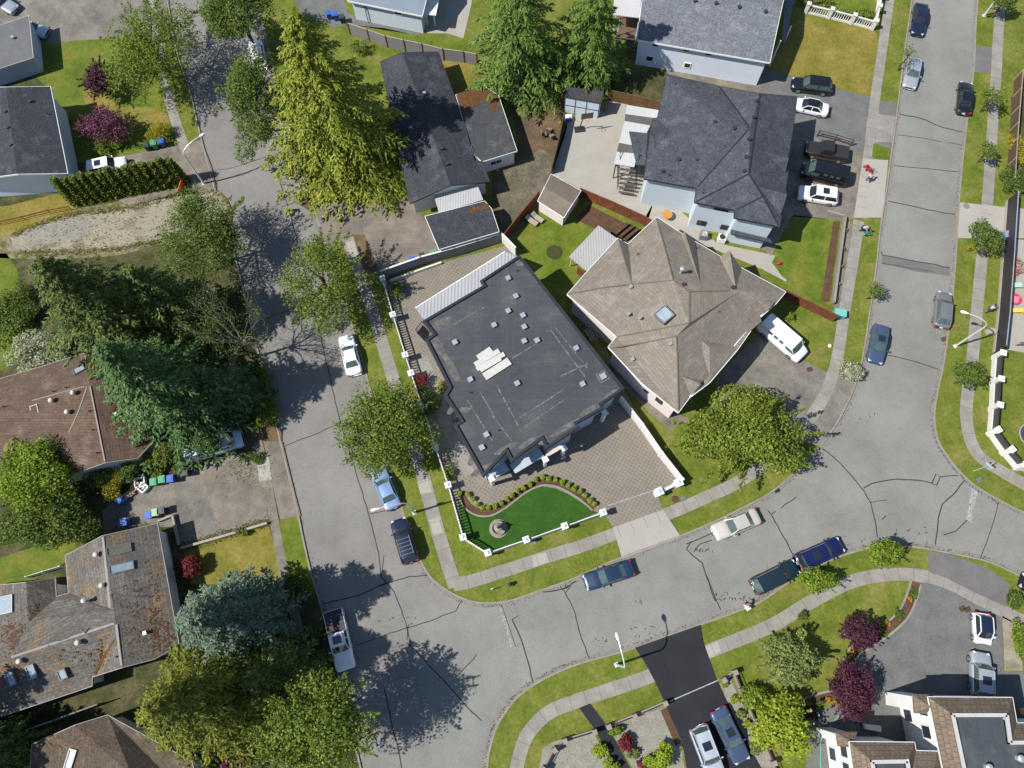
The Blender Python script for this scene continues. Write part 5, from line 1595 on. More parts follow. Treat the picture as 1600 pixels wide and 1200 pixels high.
car('van', (1254, 558), (1190, 503), WHITE, 'white van in front of the tan house', group=DS, glass=CGREEN)
car('sedan', (1368, 566), (1378, 508), BGREY, 'blue grey sedan with a sunroof by the yellow bush', group=KS, sunroof=True, glass=CGREEN)
car('hatch', (1477, 456), (1472, 511), GREY, 'grey hatchback near the tall street lamp on the east kerb', group=KS, glass=CGREEN)
car('sedan', (1511, 127), (1507, 176), BLACK, 'black sedan with red tail lamps on the east kerb of the long street', group=KS)
car('sedan', (1422, 135), (1431, 90), SILV, 'silver sedan under a thin street tree on the long street', group=KS, glass=CGREEN)
car('sedan', (1434, 55), (1441, 3), NAVY, 'dark navy sedan at the top of the long street', group=KS)
car('suv', (1237, 130), (1299, 138), BLACK, 'black car, uppermost on the grey driveway of the dark hip house', group=DS, glass=CGREEN)
car('sedan', (1234, 160), (1294, 173), WHITE, 'white sedan with a black roof beside the uppermost black car', group=DS, roofcol=BLACK)
car('pickup', (1258, 231), (1325, 243), BROWNB, 'dark brown pickup truck with a covered bed next to the trailer rails', group=DS, rear_cover=BLKP)
car('van', (1252, 264), (1323, 281), BLACK, 'long black car between the brown pickup and the white car with a sunroof', cat='car', group=DS, glass=CGREEN)
car('suv', (1247, 300), (1309, 310), WHITE, 'white car with a large dark sunroof, lowest in the driveway of the dark hip house', group=DS, sunroof=True)
car('mini', (1536, 1006), (1533, 958), WHITE, 'tiny white two seater car with a dark roof on the grey driveway', group=DS, roofcol=NAVY)
car('suv', (1531, 1019), (1533, 1088), SILV, 'silver car with a dark sunroof half in the shadow of the mansard house', group=DS, glass=CGREEN, sunroof=True)
car('suv', (1120, 1213), (1090, 1135), ('pale_silver', (0.46, 0.49, 0.53), 0.3), 'silver car with a sunroof on the new black driveway', group=DS, sunroof=True, glass=CGREEN)
car('sedan', (1161, 1191), (1121, 1108), BGREY, 'dark blue grey sedan on the new black driveway beside the silver car', group=DS, glass=CGREEN, sunroof=True)
car('sedan', (1597, 905), (1665, 937), BLACK, 'dark car only just showing at the right edge of the photo', group=KS)
# ================================================================ TREES AND PLANTS
BARK = mat('bark', tone(120, 104, 88), tone(92, 80, 68), s1=2.0, fine=8, famt=0.25)
BARKP = mat('pale_twigs', tone(172, 158, 146), tone(142, 128, 118), s1=2.0, fine=6, famt=0.2)
rng = np.random.default_rng(11)

def quadmesh(name, V, m, parent):                     # V: (n,4,3) world coords
    off = wloc(parent) if parent is not None else Vector((0, 0, 0))
    V = (V - np.array([off.x, off.y, off.z])).astype(np.float32)
    n = len(V)
    me = bpy.data.meshes.new(name)
    me.vertices.add(n * 4)
    me.vertices.foreach_set('co', V.reshape(-1))
    me.loops.add(n * 4)
    me.loops.foreach_set('vertex_index', np.arange(n * 4, dtype=np.int32))
    me.polygons.add(n)
    me.polygons.foreach_set('loop_start', np.arange(0, n * 4, 4, dtype=np.int32))
    me.update(calc_edges=True)
    me.materials.append(m)
    o = bpy.data.objects.new(name, me)
    COL.objects.link(o)
    if parent is not None:
        o.parent = parent
    return o

def nrm(a):
    return a / np.maximum(np.linalg.norm(a, axis=-1, keepdims=True), 1e-6)

def leaves(C, N, size, asp=0.7, up=0.55):
    """leaf-sized kites at points C, facing roughly along N"""
    n = len(C)
    nn = nrm(N + rng.normal(0, 0.75, (n, 3)) + np.array([0, 0, up]))
    t = nrm(np.cross(nn, rng.normal(0, 1, (n, 3))))
    b = np.cross(nn, t)
    s = size * rng.uniform(0.6, 1.35, (n, 1))
    fold = nn * s * 0.12
    return np.stack([C - t * s * 0.5, C - b * s * 0.5 * asp + fold, C + t * s * 0.5, C + b * s * 0.5 * asp + fold], 1)

def limb_tree(root, base, top, spread, seed, m=BARK, r0=0.18, n=8):
    r_ = random.Random(seed)
    b, t = Vector(base), Vector(top)
    mb = MB()
    pts = [b + (t - b) * k / 4 + Vector((r_.uniform(-.1, .1), r_.uniform(-.1, .1), 0)) * (k > 0) for k in range(5)]
    mb.tube(pts, [r0, r0 * .85, r0 * .7, r0 * .5, r0 * .25], 7)
    mb.build('trunk', m, root)
    mb = MB()
    for i in range(n):
        s = b + (t - b) * r_.uniform(0.35, 0.85)
        a = 2 * math.pi * (i + r_.random()) / n
        e = s + Vector((math.cos(a) * spread[0], math.sin(a) * spread[1], 0)) * r_.uniform(.5, .85) + Vector((0, 0, r_.uniform(.3, 1.0) * spread[2]))
        mid = (s + e) / 2 + Vector((0, 0, -.15 * spread[2]))
        mb.tube([s, mid, e], [r0 * .45, r0 * .3, r0 * .1], 5)
    mb.build('limbs', m, root)

def broad(px, py, rx, ry, z, label, m, n=6000, leaf=0.30, rz=None, lobes=26, seed=0, name='street_tree', cat='tree', group=None, gap=0.0, spiky=0.0, trunk=True, basepx=None, lift=0.12, shell=0.45, near=0.45, far=0.92, lmin=0.26, lmax=0.46):
    """deciduous tree: crown centred on photo point at height z, radii in photo px"""
    r_ = np.random.default_rng(seed + 100)
    c = P(px, py, z)
    ax = (P(px + rx, py, z) - c).length
    ay = (P(px, py + ry, z) - c).length
    az = rz or min(z * 0.95, 0.75 * (ax + ay) / 2)
    az = min(az, (z - 0.15) if not trunk else z - lift)
    bx, by = c.x, c.y
    root = thing(name, label, cat, (bx, by, GZ), group)
    if trunk:
        limb_tree(root, (bx, by, 0.05), (bx, by, z + az * .5), (ax, ay, az * .4), seed, r0=max(.06, min(.3, 0.035 * (ax + ay) + .03)))
    n = int(n * 1.6)
    leaf = leaf * 0.84
    # clumps spread through the crown volume
    d = nrm(r_.normal(0, 1, (lobes, 3)))
    d[:, 2] = np.abs(d[:, 2]) * 0.9 - 0.25
    rad_ = r_.uniform(near, far, (lobes, 1))
    lc = d * rad_
    lr = r_.uniform(lmin, lmax, lobes)
    k = r_.integers(0, lobes, n)
    dd = nrm(r_.normal(0, 1, (n, 3)))
    rr = r_.uniform(0.25, 1.0, (n, 1)) ** shell
    pts = lc[k] + dd * rr * lr[k][:, None]
    if spiky > 0:
        s = r_.random(n) < spiky
        ns = int(s.sum())
        nb = max(8, lobes)
        sd = nrm(r_.normal(0, 1, (nb, 3))); sd[:, 2] = sd[:, 2] * .5 + .1
        kk = r_.integers(0, nb, ns)
        tt = r_.uniform(0.5, 1.22, (ns, 1))
        pts[s] = sd[kk] * tt + r_.normal(0, 0.07, (ns, 3)) * (1.4 - tt)
    if gap > 0:
        gk = nrm(r_.normal(0, 1, (7, 3))) * 0.75
        keep = np.ones(n, bool)
        for gg in gk:
            keep &= (np.linalg.norm(pts - gg, axis=1) > gap)
        pts = pts[keep]
        dd = dd[keep]
    W = pts * np.array([ax, ay, az]) + np.array([c.x, c.y, c.z])
    W[:, 2] = np.maximum(W[:, 2], GZ + 0.1)
    quadmesh('crown', leaves(W, dd, leaf), m, root)
    return root

def conifer(bx_, by_, h, R, label, m, seed=0, nb=120, sub=9, per=5, droop=0.5, name='conifer', group=None, z0=0.6, needle=0.5, wid=0.17, power=0.85, cat='tree', hang=0.45, jag=0.3, rise=0.3, fan=0.42):
    """conifer on a photo ground point: drooping boughs, each a fan of branchlets carrying small sprays"""
    r_ = np.random.default_rng(seed + 500)
    b = P(bx_, by_, GZ)
    root = thing(name, label, cat, (b.x, b.y, GZ), group)
    MB().tube([b, b + Vector((0, 0, h * .5)), b + Vector((0, 0, h * .98))], [h * .022 + .05, h * .012 + .03, .02], 7).build('trunk', BARK, root)
    Q = []
    tw = MB()
    for i in range(nb):
        f = ((i + r_.random()) / nb) ** 1.15
        z = z0 + (h - z0) * f
        Lb = R * (1 - f) ** power * r_.uniform(1 - jag, 1.1) + min(.3, R * .3)
        a = i * 2.39996 + r_.uniform(-.35, .35)
        D = np.array([math.cos(a), math.sin(a), 0.0])
        N = np.array([-D[1], D[0], 0.0])
        rs_ = rise * (f - 0.2) * Lb
        k = max(3, int(round(sub * (0.4 + 0.6 * Lb / R))))
        t = np.linspace(0.14, 1.0, k) + r_.normal(0, .02, k)
        ax = np.outer(Lb * t, D)
        ax[:, 2] += z + rs_ * t - droop * Lb * t * t * 0.5
        P0, DR, LL = [], [], []
        for s in (-1, 1):
            l = Lb * fan * (1.08 - t) * r_.uniform(.75, 1.2, k) + .22
            d = D * 0.75 + N * s * 0.8 + np.array([0, 0, -hang * .45])
            P0.append(ax); LL.append(l); DR.append(np.tile(d / np.linalg.norm(d), (k, 1)) + r_.normal(0, .1, (k, 3)))
        P0.append(ax); LL.append(np.full(k, Lb / k * 1.1)); DR.append(np.tile(D + np.array([0, 0, -droop * .5]), (k, 1)))
        P0, DR, LL = np.concatenate(P0), nrm(np.concatenate(DR)), np.concatenate(LL)
        m_ = len(P0)
        u = r_.uniform(0.08, 1.0, (m_, per))
        C = P0[:, None, :] + DR[:, None, :] * (LL[:, None] * u)[:, :, None]
        C[:, :, 2] -= hang * 0.55 * LL[:, None] * u * u
        C = C.reshape(-1, 3) + r_.normal(0, .045, (m_ * per, 3)) + np.array([b.x, b.y, 0])
        sd = np.repeat(DR, per, 0) + r_.normal(0, .35, (m_ * per, 3)) + np.array([0, 0, -hang * .6])
        sd = nrm(sd)
        un = nrm(D * .3 + np.array([0, 0, 1.0]) + r_.normal(0, .35, (m_ * per, 3)))
        sv = nrm(np.cross(un, sd))
        g = 0.6 + 0.4 * min(1.0, Lb / R * 1.5)
        s = needle * g * r_.uniform(.6, 1.3, (m_ * per, 1))
        w = wid * g * r_.uniform(.7, 1.3, (m_ * per, 1))
        Q.append(np.stack([C - sd * s * .4, C + sv * w * .5, C + sd * s * .6, C - sv * w * .5], 1))
        if Lb > 0.8:
            tw.tube([b + Vector((0, 0, z)), Vector((b.x + D[0] * Lb * .5, b.y + D[1] * Lb * .5, z + rs_ * .5 - droop * Lb * .125)), Vector((b.x + D[0] * Lb * .93, b.y + D[1] * Lb * .93, z + rs_ - droop * Lb * .44))], [.05, .035, .01], 4, False)
    quadmesh('crown', np.concatenate(Q), m, root)
    tw.build('limbs', BARK, root)
    return root

G = lambda *c, k=1.3: [tone(*x, k=k) for x in c]
LF_STREET = leafmat('leaf_street', *G((84, 108, 36), (116, 138, 50), (154, 166, 76)))
LF_MID = leafmat('leaf_mid', *G((68, 92, 38), (96, 118, 48), (132, 146, 70), k=1.15))
LF_BRIGHT = leafmat('leaf_bright', *G((100, 130, 30), (132, 158, 48), (162, 176, 70)))
LF_LIME = leafmat('leaf_lime', *G((128, 150, 36), (160, 174, 54), (186, 192, 78)))
LF_PALE = leafmat('leaf_pale', *G((112, 134, 70), (140, 156, 84), (168, 176, 112)))
LF_OLIVE = leafmat('leaf_olive', *G((96, 118, 36), (128, 146, 50), (166, 174, 76)))
LF_PURPLE = leafmat('leaf_purple', *G((62, 34, 48), (86, 44, 62), (112, 60, 82)), trans=0.2)
LF_PURPL2 = leafmat('leaf_plum', *G((92, 50, 70), (122, 66, 92), (150, 92, 116)), trans=0.2)
LF_RED = leafmat('leaf_red', *G((96, 34, 34), (124, 46, 46), (150, 66, 64)), trans=0.2)
LF_YEL = leafmat('leaf_yellow', *G((140, 140, 34), (172, 164, 44), (196, 184, 70)))
LF_WHITE = leafmat('leaf_white', *G((120, 138, 92), (178, 182, 150), (222, 222, 204)))
LF_GOLDC = leafmat('needle_gold', *G((92, 108, 30), (132, 144, 42), (178, 176, 72), k=1.15), trans=0.22)
LF_CEDAR = leafmat('needle_cedar', *G((64, 92, 32), (92, 120, 48), (128, 146, 72), k=1.05), trans=0.22)
LF_DARKC = leafmat('needle_dark', *G((54, 74, 32), (78, 96, 42), (124, 132, 64), k=1.0), trans=0.2)
LF_BLUEG = leafmat('needle_bluegreen', *G((56, 82, 44), (76, 106, 58), (112, 136, 80), k=1.05), trans=0.2)
LF_BLUE = leafmat('needle_blue', *G((80, 102, 84), (106, 126, 104), (140, 156, 130)), trans=0.15)
LF_HEDGE = leafmat('needle_hedge', *G((74, 94, 34), (104, 118, 44), (140, 146, 66), k=1.1), trans=0.2)
LF_OLIVEC = leafmat('needle_olive', *G((78, 88, 28), (112, 118, 36), (152, 150, 60), k=1.1), trans=0.22)
LF_TOPI = leafmat('leaf_topiary', *G((120, 144, 30), (154, 174, 48), (180, 192, 70)), trans=0.2)

# --- conifers
conifer(541, 248, 22.5, 11.0, 'huge golden green conifer towering over the street and the long dark house', LF_GOLDC, 1, nb=200, sub=12, per=11, droop=0.5, jag=0.45, needle=.46, wid=.17, hang=.6)
conifer(812, 128, 20, 8.0, 'tall green cedar, left of the pair at the upper edge', LF_CEDAR, 2, nb=170, sub=10, per=7, droop=0.6, jag=0.4, name='cedar_tree', needle=.6, wid=.16, hang=.7)
conifer(914, 122, 18, 5.8, 'tall green cedar, right of the pair behind the garden shed', LF_CEDAR, 3, nb=150, sub=9, per=7, droop=0.65, jag=0.4, name='cedar_tree', needle=.6, wid=.16, hang=.7)
conifer(228, 540, 20, 9.2, 'dark conifer leaning over the gravel driveway on the left, largest of the dark pair', LF_DARKC, 4, nb=200, sub=11, per=7, droop=0.45, jag=0.45, needle=.55, wid=.17)
conifer(302, 516, 15, 6.6, 'narrower dark conifer between the larger dark one and the roadside maple', LF_DARKC, 5, nb=150, sub=9, per=7, droop=0.45, jag=0.4, needle=.5)
conifer(306, 644, 19.5, 7.9, 'blue green conifer hanging over the brown roofed house', LF_BLUEG, 6, nb=200, sub=10, per=7, droop=0.5, jag=0.4, needle=.5, wid=.2)
conifer(378, 624, 8.0, 4.0, 'lower dark conifer in the shade between the blue green conifer and the street', LF_BLUEG, 12, nb=90, sub=8, per=6, droop=0.45, jag=0.4)
conifer(402, 970, 16, 4.9, 'blue grey spruce beside the weathered roof', LF_BLUE, 7, nb=190, sub=9, per=7, droop=0.3, jag=0.35, name='blue_spruce', power=0.6, needle=.34, wid=.17, hang=.3)
conifer(372, 1080, 18, 8.8, 'broad olive green drooping conifer at the lower left', LF_OLIVEC, 8, nb=210, sub=11, per=7, droop=0.6, jag=0.4, needle=.5, wid=.15, hang=.8)
conifer(452, 1050, 11.0, 4.8, 'darker conifer between the olive conifer and the street', LF_DARKC, 9, nb=110, sub=8, per=6, droop=0.4)
conifer(-38, 1100, 14, 5.2, 'dark conifer cut by the lower left edge, shading the weathered roof', LF_DARKC, 10, nb=110, sub=8, per=6)
conifer(-34, 1220, 13, 5.0, 'dark conifer at the lower left corner shading the rusty roof', LF_DARKC, 13, nb=100, sub=8, per=6)
conifer(-4, 1168, 12, 3.6, 'slim dark conifer at the left edge above the rusty roof', LF_DARKC, 14, nb=90, sub=7, per=6)
conifer(30, 1158, 6, 3.2, 'small dark conifer in the shade at the lower left edge', LF_DARKC, 11, nb=70, sub=7, per=6)
# --- hedge of clipped cedars
for i in range(14):
    t = i / 13
    x, y = 120 + t * (288 - 120), 316 + t * (284 - 316)
    conifer(x, y, 4.7 + (0.3 if i % 3 == 0 else 0) - .15 * (i % 2), 0.50, 'columnar cedar in the clipped hedge along the gravel driveway', LF_HEDGE, 20 + i, nb=95, sub=4, per=4, needle=0.22, wid=0.12, droop=0.0, rise=.9, name='hedge_cedar', cat='shrub', z0=0.15, power=0.62, hang=-.5, jag=.15, group='cedars of the clipped hedge')
# --- broadleaf trees
broad(238, 74, 66, 74, 5.6, 'loose leaning birch over the pavement near the purple leaved trees', LF_STREET, 10500, 0.27, rz=4.0, lobes=40, seed=1, name='birch_tree', spiky=.35)
broad(374, 18, 60, 46, 6.0, 'bushy green street tree at the top edge left of the golden conifer', LF_MID, 11000, 0.28, seed=2, spiky=.12)
broad(394, 156, 50, 74, 6.0, 'green street tree half behind the golden conifer', LF_MID, 12000, 0.28, seed=3, spiky=.12)
broad(316, 372, 66, 76, 5.6, 'roadside tree with mid green foliage between the gravel driveway and the dark conifers', LF_MID, 12000, 0.24, seed=4, spiky=.2, lobes=34)
broad(64, 742, 66, 62, 4.2, 'leafy tree growing over the front of the brown roof on the left', LF_BRIGHT, 8500, 0.30, seed=5, lobes=30)
broad(70, 812, 72, 52, 3.2, 'low leafy tree in front of the bare lawn at the left edge', LF_MID, 8500, 0.28, seed=6, lobes=30)
broad(505, 438, 66, 72, 5.2, 'light green street tree beside the driveway of the dark gable house', LF_STREET, 9000, 0.26, seed=7, spiky=.28, lobes=30)
broad(600, 668, 72, 72, 5.0, 'dense round street tree above the light blue sedan', LF_STREET, 12000, 0.27, seed=8, spiky=.14, lobes=34)
broad(1160, 680, 104, 76, 3.6, 'big dense bushy tree on the corner in front of the tan house', LF_OLIVE, 19000, 0.30, seed=9, lobes=20, spiky=.12, shell=.3, near=.42, far=.86, lmin=.26, lmax=.42)
broad(496, 1136, 94, 80, 8.3, 'large yellow green street tree at the bottom edge casting a shadow on the junction', LF_STREET, 13000, 0.28, seed=10, lobes=38, spiky=.3, rz=4.0)
broad(60, 552, 52, 36, 1.9, 'cream flowering shrub against the brown roofed house', LF_WHITE, 5500, 0.26, seed=11, name='flowering_shrub', cat='shrub', lobes=20, lift=0.05)
broad(20, 490, 40, 50, 1.2, 'low green thicket at the left edge below the gravel patch', LF_MID, 4500, 0.26, seed=12, name='thicket', cat='shrub', lobes=24, trunk=False)
broad(1233, 1030, 50, 44, 2.6, 'pale green tree with loose foliage on the south lawn', LF_PALE, 5000, 0.24, seed=13, spiky=.4)
broad(1222, 1134, 44, 56, 2.8, 'lime green tree by the long low garden wall', LF_LIME, 3400, 0.36, seed=14, spiky=.1)
broad(1184, 1095, 26, 26, 1.4, 'small bright green shrub between the garden wall and the lime green tree', LF_BRIGHT, 1500, 0.24, seed=15, name='garden_shrub', cat='shrub')
broad(1542, 369, 25, 24, 3.0, 'leafy young street tree beside the pale driveway crossing on the right', LF_MID, 2200, 0.24, seed=16, name='young_tree')
broad(1515, 585, 24, 20, 3.0, 'leafy young street tree on the pavement right of the wide bend', LF_MID, 1900, 0.24, seed=17, name='young_tree', spiky=.2)
broad(1383, 864, 30, 22, 2.5, 'young street tree on the curved verge beside the grey crossing', LF_BRIGHT, 2000, 0.24, seed=18, name='young_tree', spiky=.25)
broad(1281, 907, 30, 20, 2.5, 'young street tree on the verge below the bright blue car', LF_BRIGHT, 2000, 0.24, seed=19, name='young_tree', spiky=.25)
broad(1553, 150, 18, 16, 3.0, 'thin young street tree casting a blot of shade by the wooden fence', LF_STREET, 700, 0.22, seed=20, name='young_tree', spiky=.4)
broad(1546, 234, 13, 13, 2.6, 'smallest young street tree on the right hand verge', LF_STREET, 600, 0.22, seed=21, name='young_tree', spiky=.3)
broad(1421, 84, 12, 16, 3.0, 'nearly leafless young street tree above the silver sedan', LF_STREET, 170, 0.2, seed=22, name='young_tree', spiky=.5)
broad(1368, 453, 12, 13, 2.4, 'thin young street tree on the verge by the red wooden fence', LF_STREET, 420, 0.2, seed=23, name='young_tree', spiky=.4)
broad(1572, 0, 22, 12, 3.0, 'young street tree at the top right edge by the lamp post', LF_MID, 1200, 0.24, seed=24, name='young_tree')
broad(1331, 578, 20, 17, 1.0, 'round yellow cream bush at the kerb near the blue grey sedan', LF_WHITE, 1500, 0.24, seed=25, name='round_bush', cat='shrub', lift=0.02)
broad(1584, 281, 22, 22, 1.2, 'dark green bush behind the end of the wooden fence at the right edge', LF_MID, 1800, 0.22, seed=26, name='round_bush', cat='shrub')
broad(1592, 232, 12, 28, 0.9, 'yellow green shrub behind the wooden fence at the right edge', LF_YEL, 1300, 0.2, seed=27, name='garden_shrub', cat='shrub')
broad(1593, 1000, 10, 40, 1.0, 'green shrub at the right edge beside the tiny white car', LF_BRIGHT, 1300, 0.22, seed=28, name='garden_shrub', cat='shrub')
broad(1588, 938, 16, 16, 0.8, 'green shrub in the verge at the right edge near the grey driveway', LF_MID, 1000, 0.2, seed=29, name='garden_shrub', cat='shrub')
# purple and red foliage
broad(153, 125, 25, 30, 2.6, 'dark purple leaved tree on the lawn below the birch', LF_PURPLE, 3200, 0.24, seed=30, name='purple_tree', spiky=.3)
broad(161, 196, 38, 26, 2.2, 'spreading plum coloured tree on the lawn beside the gable house', LF_PURPL2, 3600, 0.24, seed=31, name='purple_tree', spiky=.25)
broad(1346, 988, 30, 27, 2.2, 'smaller purple leaved tree at the edge of the grey driveway', LF_PURPLE, 4200, 0.22, seed=32, name='purple_tree', spiky=.2)
broad(1330, 1078, 34, 46, 2.8, 'larger purple leaved tree beside the curved flower bed', LF_PURPLE, 6000, 0.22, seed=33, name='purple_tree', spiky=.2)
broad(295, 884, 20, 19, 1.3, 'round red leaved maple on the dry lawn by the weathered house', LF_RED, 2600, 0.2, seed=34, name='red_maple', lift=0.02)
broad(978, 1160, 12, 14, 0.8, 'round red shrub in the gravel, upper of the two', LF_RED, 1400, 0.16, seed=35, name='red_shrub', cat='shrub', lift=0.02)
broad(1006, 1194, 12, 10, 0.8, 'round red shrub in the gravel, lower of the two', LF_RED, 1200, 0.16, seed=36, name='red_shrub', cat='shrub', lift=0.02)
broad(364, 1194, 20, 14, 1.5, 'reddish plum shrub at the bottom edge under the olive conifer', LF_PURPL2, 1000, 0.22, seed=37, name='red_shrub', cat='shrub')
# shrubs
SHR = [(246, 207, 17, 15, 1.3, LF_YEL, 1400, 'round yellow bush on the lawn near the wheeled bins at the upper left'),
    (163, 229, 24, 16, 1.0, LF_BRIGHT, 1500, 'low green shrub under the spreading plum tree'),
    (176, 756, 20, 24, 1.5, LF_YEL, 1700, 'yellow green shrub at the corner of the brown roof near the scrap pile'),
    (152, 744, 22, 18, 1.6, LF_HEDGE, 1600, 'dark clipped shrub below the brown roof beside the leafy tree'),
    (200, 736, 17, 16, 1.6, LF_MID, 1400, 'mid green shrub in the row below the brown roof'),
    (230, 717, 15, 14, 1.8, LF_OLIVE, 1300, 'golden topped shrub in the row below the brown roof'),
    (262, 708, 22, 22, 2.2, LF_HEDGE, 2200, 'tall dark shrub between the brown roof and the pale van'),
    (244, 736, 10, 10, 0.8, LF_BRIGHT, 600, 'small green shrub beside the green bins'),
    (380, 831, 12, 7, 0.5, LF_MID, 600, 'low shrub on the edge of the long dry lawn wall'),
    (1029, 1183, 24, 24, 1.2, LF_TOPI, 3000, 'big round clipped bush beside the silver car on the black driveway'),
    (938, 1174, 12, 13, 0.8, LF_TOPI, 1200, 'upper round clipped bush left of the black path'),
    (954, 1196, 13, 11, 0.8, LF_TOPI, 1100, 'lower round clipped bush left of the black path'),
    (962, 1141, 12, 10, 0.7, LF_BRIGHT, 900, 'bright green shrub above the red shrub in the gravel'),
    (989, 1178, 10, 9, 0.6, LF_PALE, 900, 'pale green shrub between the two red shrubs'),
    (1132, 1068, 7, 8, 0.6, LF_LIME, 500, 'uppermost small bush in the strip beside the black driveway'),
    (1148, 1094, 7, 7, 0.6, LF_LIME, 500, 'second small bush in the strip beside the black driveway'),
    (1157, 1116, 7, 8, 0.6, LF_PALE, 500, 'grey green small bush in the strip beside the dark blue grey sedan'),
    (1168, 1132, 8, 7, 0.6, LF_LIME, 500, 'yellow green small bush by the low pillar near the dark blue grey sedan'),
    (1181, 1168, 11, 12, 0.8, LF_PALE, 1000, 'largest pale bush at the lower end of the strip beside the black driveway'),
    (658, 592, 13, 13, 1.0, LF_RED, 700, 'shrub with red flowers inside the white fence of the flat roofed house'),
    (660, 608, 8, 9, 0.9, LF_MID, 600, 'green shrub just below the red flowering one inside the white fence'),
    (676, 632, 18, 20, 1.6, LF_MID, 1700, 'large green shrub at the fence beside the dense round street tree'),
    (690, 604, 8, 9, 0.6, LF_YEL, 500, 'yellow green shrub against the street side of the flat roofed house'),
    (618, 452, 12, 12, 1.2, LF_MID, 900, 'green shrub inside the corner pillar next to the grey panel wall'),
    (668, 728, 12, 12, 0.8, LF_BRIGHT, 600, 'loose green shrub on the verge beneath the dense round street tree'),
    (702, 738, 10, 14, 0.6, LF_STREET, 700, 'flowering plants inside the white fence near the front door'),
    (1255, 962, 10, 8, 0.5, LF_MID, 300, 'low shrub in the shade beside the smaller purple tree'),
    (1232, 494, 8, 9, 0.8, LF_BRIGHT, 350, 'small green sapling by the white van'),
    (1275, 5, 30, 7, 0.6, LF_HEDGE, 1500, 'low hedge behind the white balustrade at the top'),
    (1340, 22, 34, 6, 0.6, LF_HEDGE, 1500, 'low clipped hedge along the right half of the white balustrade'),
    (560, 72, 16, 10, 1.2, LF_CEDAR, 700, 'small green shrub by the grey panel fence near the golden conifer'),
    (870, 320, 7, 8, 0.5, LF_BRIGHT, 300, 'small weedy shrub beside the beige garden shed'),
    (1263, 1112, 16, 12, 0.7, LF_PURPLE, 700, 'dark foliage plant beside the round blue planter'),
    (400, 715, 16, 10, 0.4, LF_MID, 700, 'weedy green patch on the verge beside the brown driveway'),
    (462, 915, 22, 22, 0.6, LF_MID, 1500, 'low green ground shrubs on the verge above the white pickup'),
    (314, 690, 30, 26, 3.4, LF_BLUEG, 3800, 'leafy dark shrub overhanging the rear of the pale van'),
    (415, 640, 26, 34, 0.9, LF_OLIVE, 1600, 'straggling shrub on the shady verge beside the lower dark conifer'),
    (405, 595, 20, 26, 1.2, LF_MID, 1500, 'shrub under the bare branched tree by the kerb')]
for i, (x, y, rx, ry, z, m, n, lb) in enumerate(SHR):
    broad(x, y, rx, ry, z, lb, m, n, 0.17 if n < 1500 else 0.2, seed=60 + i, name='garden_shrub', cat='shrub', lobes=14, lift=0.02, spiky=.08)
# clipped balls round the lawn bed
BALLS = [(718, 771), (731, 772), (739, 780), (746, 788), (754, 793), (763, 793), (774, 791), (783, 786), (792, 780), (800, 774), (809, 767), (818, 762), (828, 756), (837, 749), (848, 745), (857, 748), (868, 750), (878, 754), (888, 759), (897, 763), (906, 768), (914, 774), (922, 782), (928, 787)]
for i, (x, y) in enumerate(BALLS):
    broad(x, y, 5.6, 5.6, 0.55, 'small clipped round green bush in the curved bed round the turf lawn', LF_TOPI, 700, 0.10, seed=200 + i, name='clipped_bush', cat='shrub', lobes=14, rz=0.4, shell=.2, near=.3, far=.62, group='clipped bushes round the turf lawn', trunk=True, lift=0.02)
for i, (x, y, m, lb) in enumerate(((1422, 935, LF_YEL, 'orange yellow flower clump at the top of the curved bed by the grey driveway'), (1387, 975, LF_YEL, 'orange yellow flower clump in the curved bed above the smaller purple tree'), (1332, 1017, LF_YEL, 'orange yellow flower clump between the two purple trees'),
        (1294, 1094, LF_YEL, 'orange yellow flower clump right of its neighbour in the lower curved bed'), (1264, 1100, LF_YEL, 'orange yellow flower clump at the left end of the lower curved bed'), (1307, 1098, LF_YEL, 'bright yellow flower clump at the foot of the larger purple tree'))):
    broad(x, y, 5, 5, 0.35, lb, leafmat('flower_orange', *G((190, 140, 40), (206, 156, 56), (220, 172, 70))), 350, 0.14, seed=240 + i, name='flower_clump', cat='plant', lobes=8, trunk=False)
for i, (x, y, rx, ry, m, n) in enumerate(((1428, 922, 7, 12, LF_MID, 500), (1404, 958, 8, 12, LF_MID, 500), (1378, 988, 10, 8, LF_STREET, 400), (1326, 1030, 8, 10, LF_STREET, 400), (1282, 1098, 9, 7, LF_MID, 350))):
    o = broad(x, y, rx, ry, 0.25, ['low greenery at the top end of the curved bed', 'low greenery halfway down the curved bed by the grey driveway', 'low greenery beside the smaller purple tree', 'low greenery between the two purple trees', 'low greenery in the lower curved bed'][i], m, n, 0.14, seed=260 + i, name='ground_plant', cat='plant', lobes=10, trunk=False)
broad(1517, 388, 11, 9, 0.5, 'yellow flowering plant on the verge beside the leafy young tree', LF_YEL, 450, 0.2, seed=270, name='flower_clump', cat='plant', lobes=9, trunk=False)
for i, (x, y) in enumerate(((1321, 358), (1317, 388), (1314, 416), (1310, 442), (1306, 468))):
    broad(x, y, 4, 4, 0.4, ['first (uppermost)', 'second', 'third', 'fourth', 'lowest'][i] + ' small green shrub along the concrete planting bed wall', LF_BRIGHT, 160, 0.16, seed=280 + i, name='border_shrub', cat='shrub', lobes=6, trunk=False)

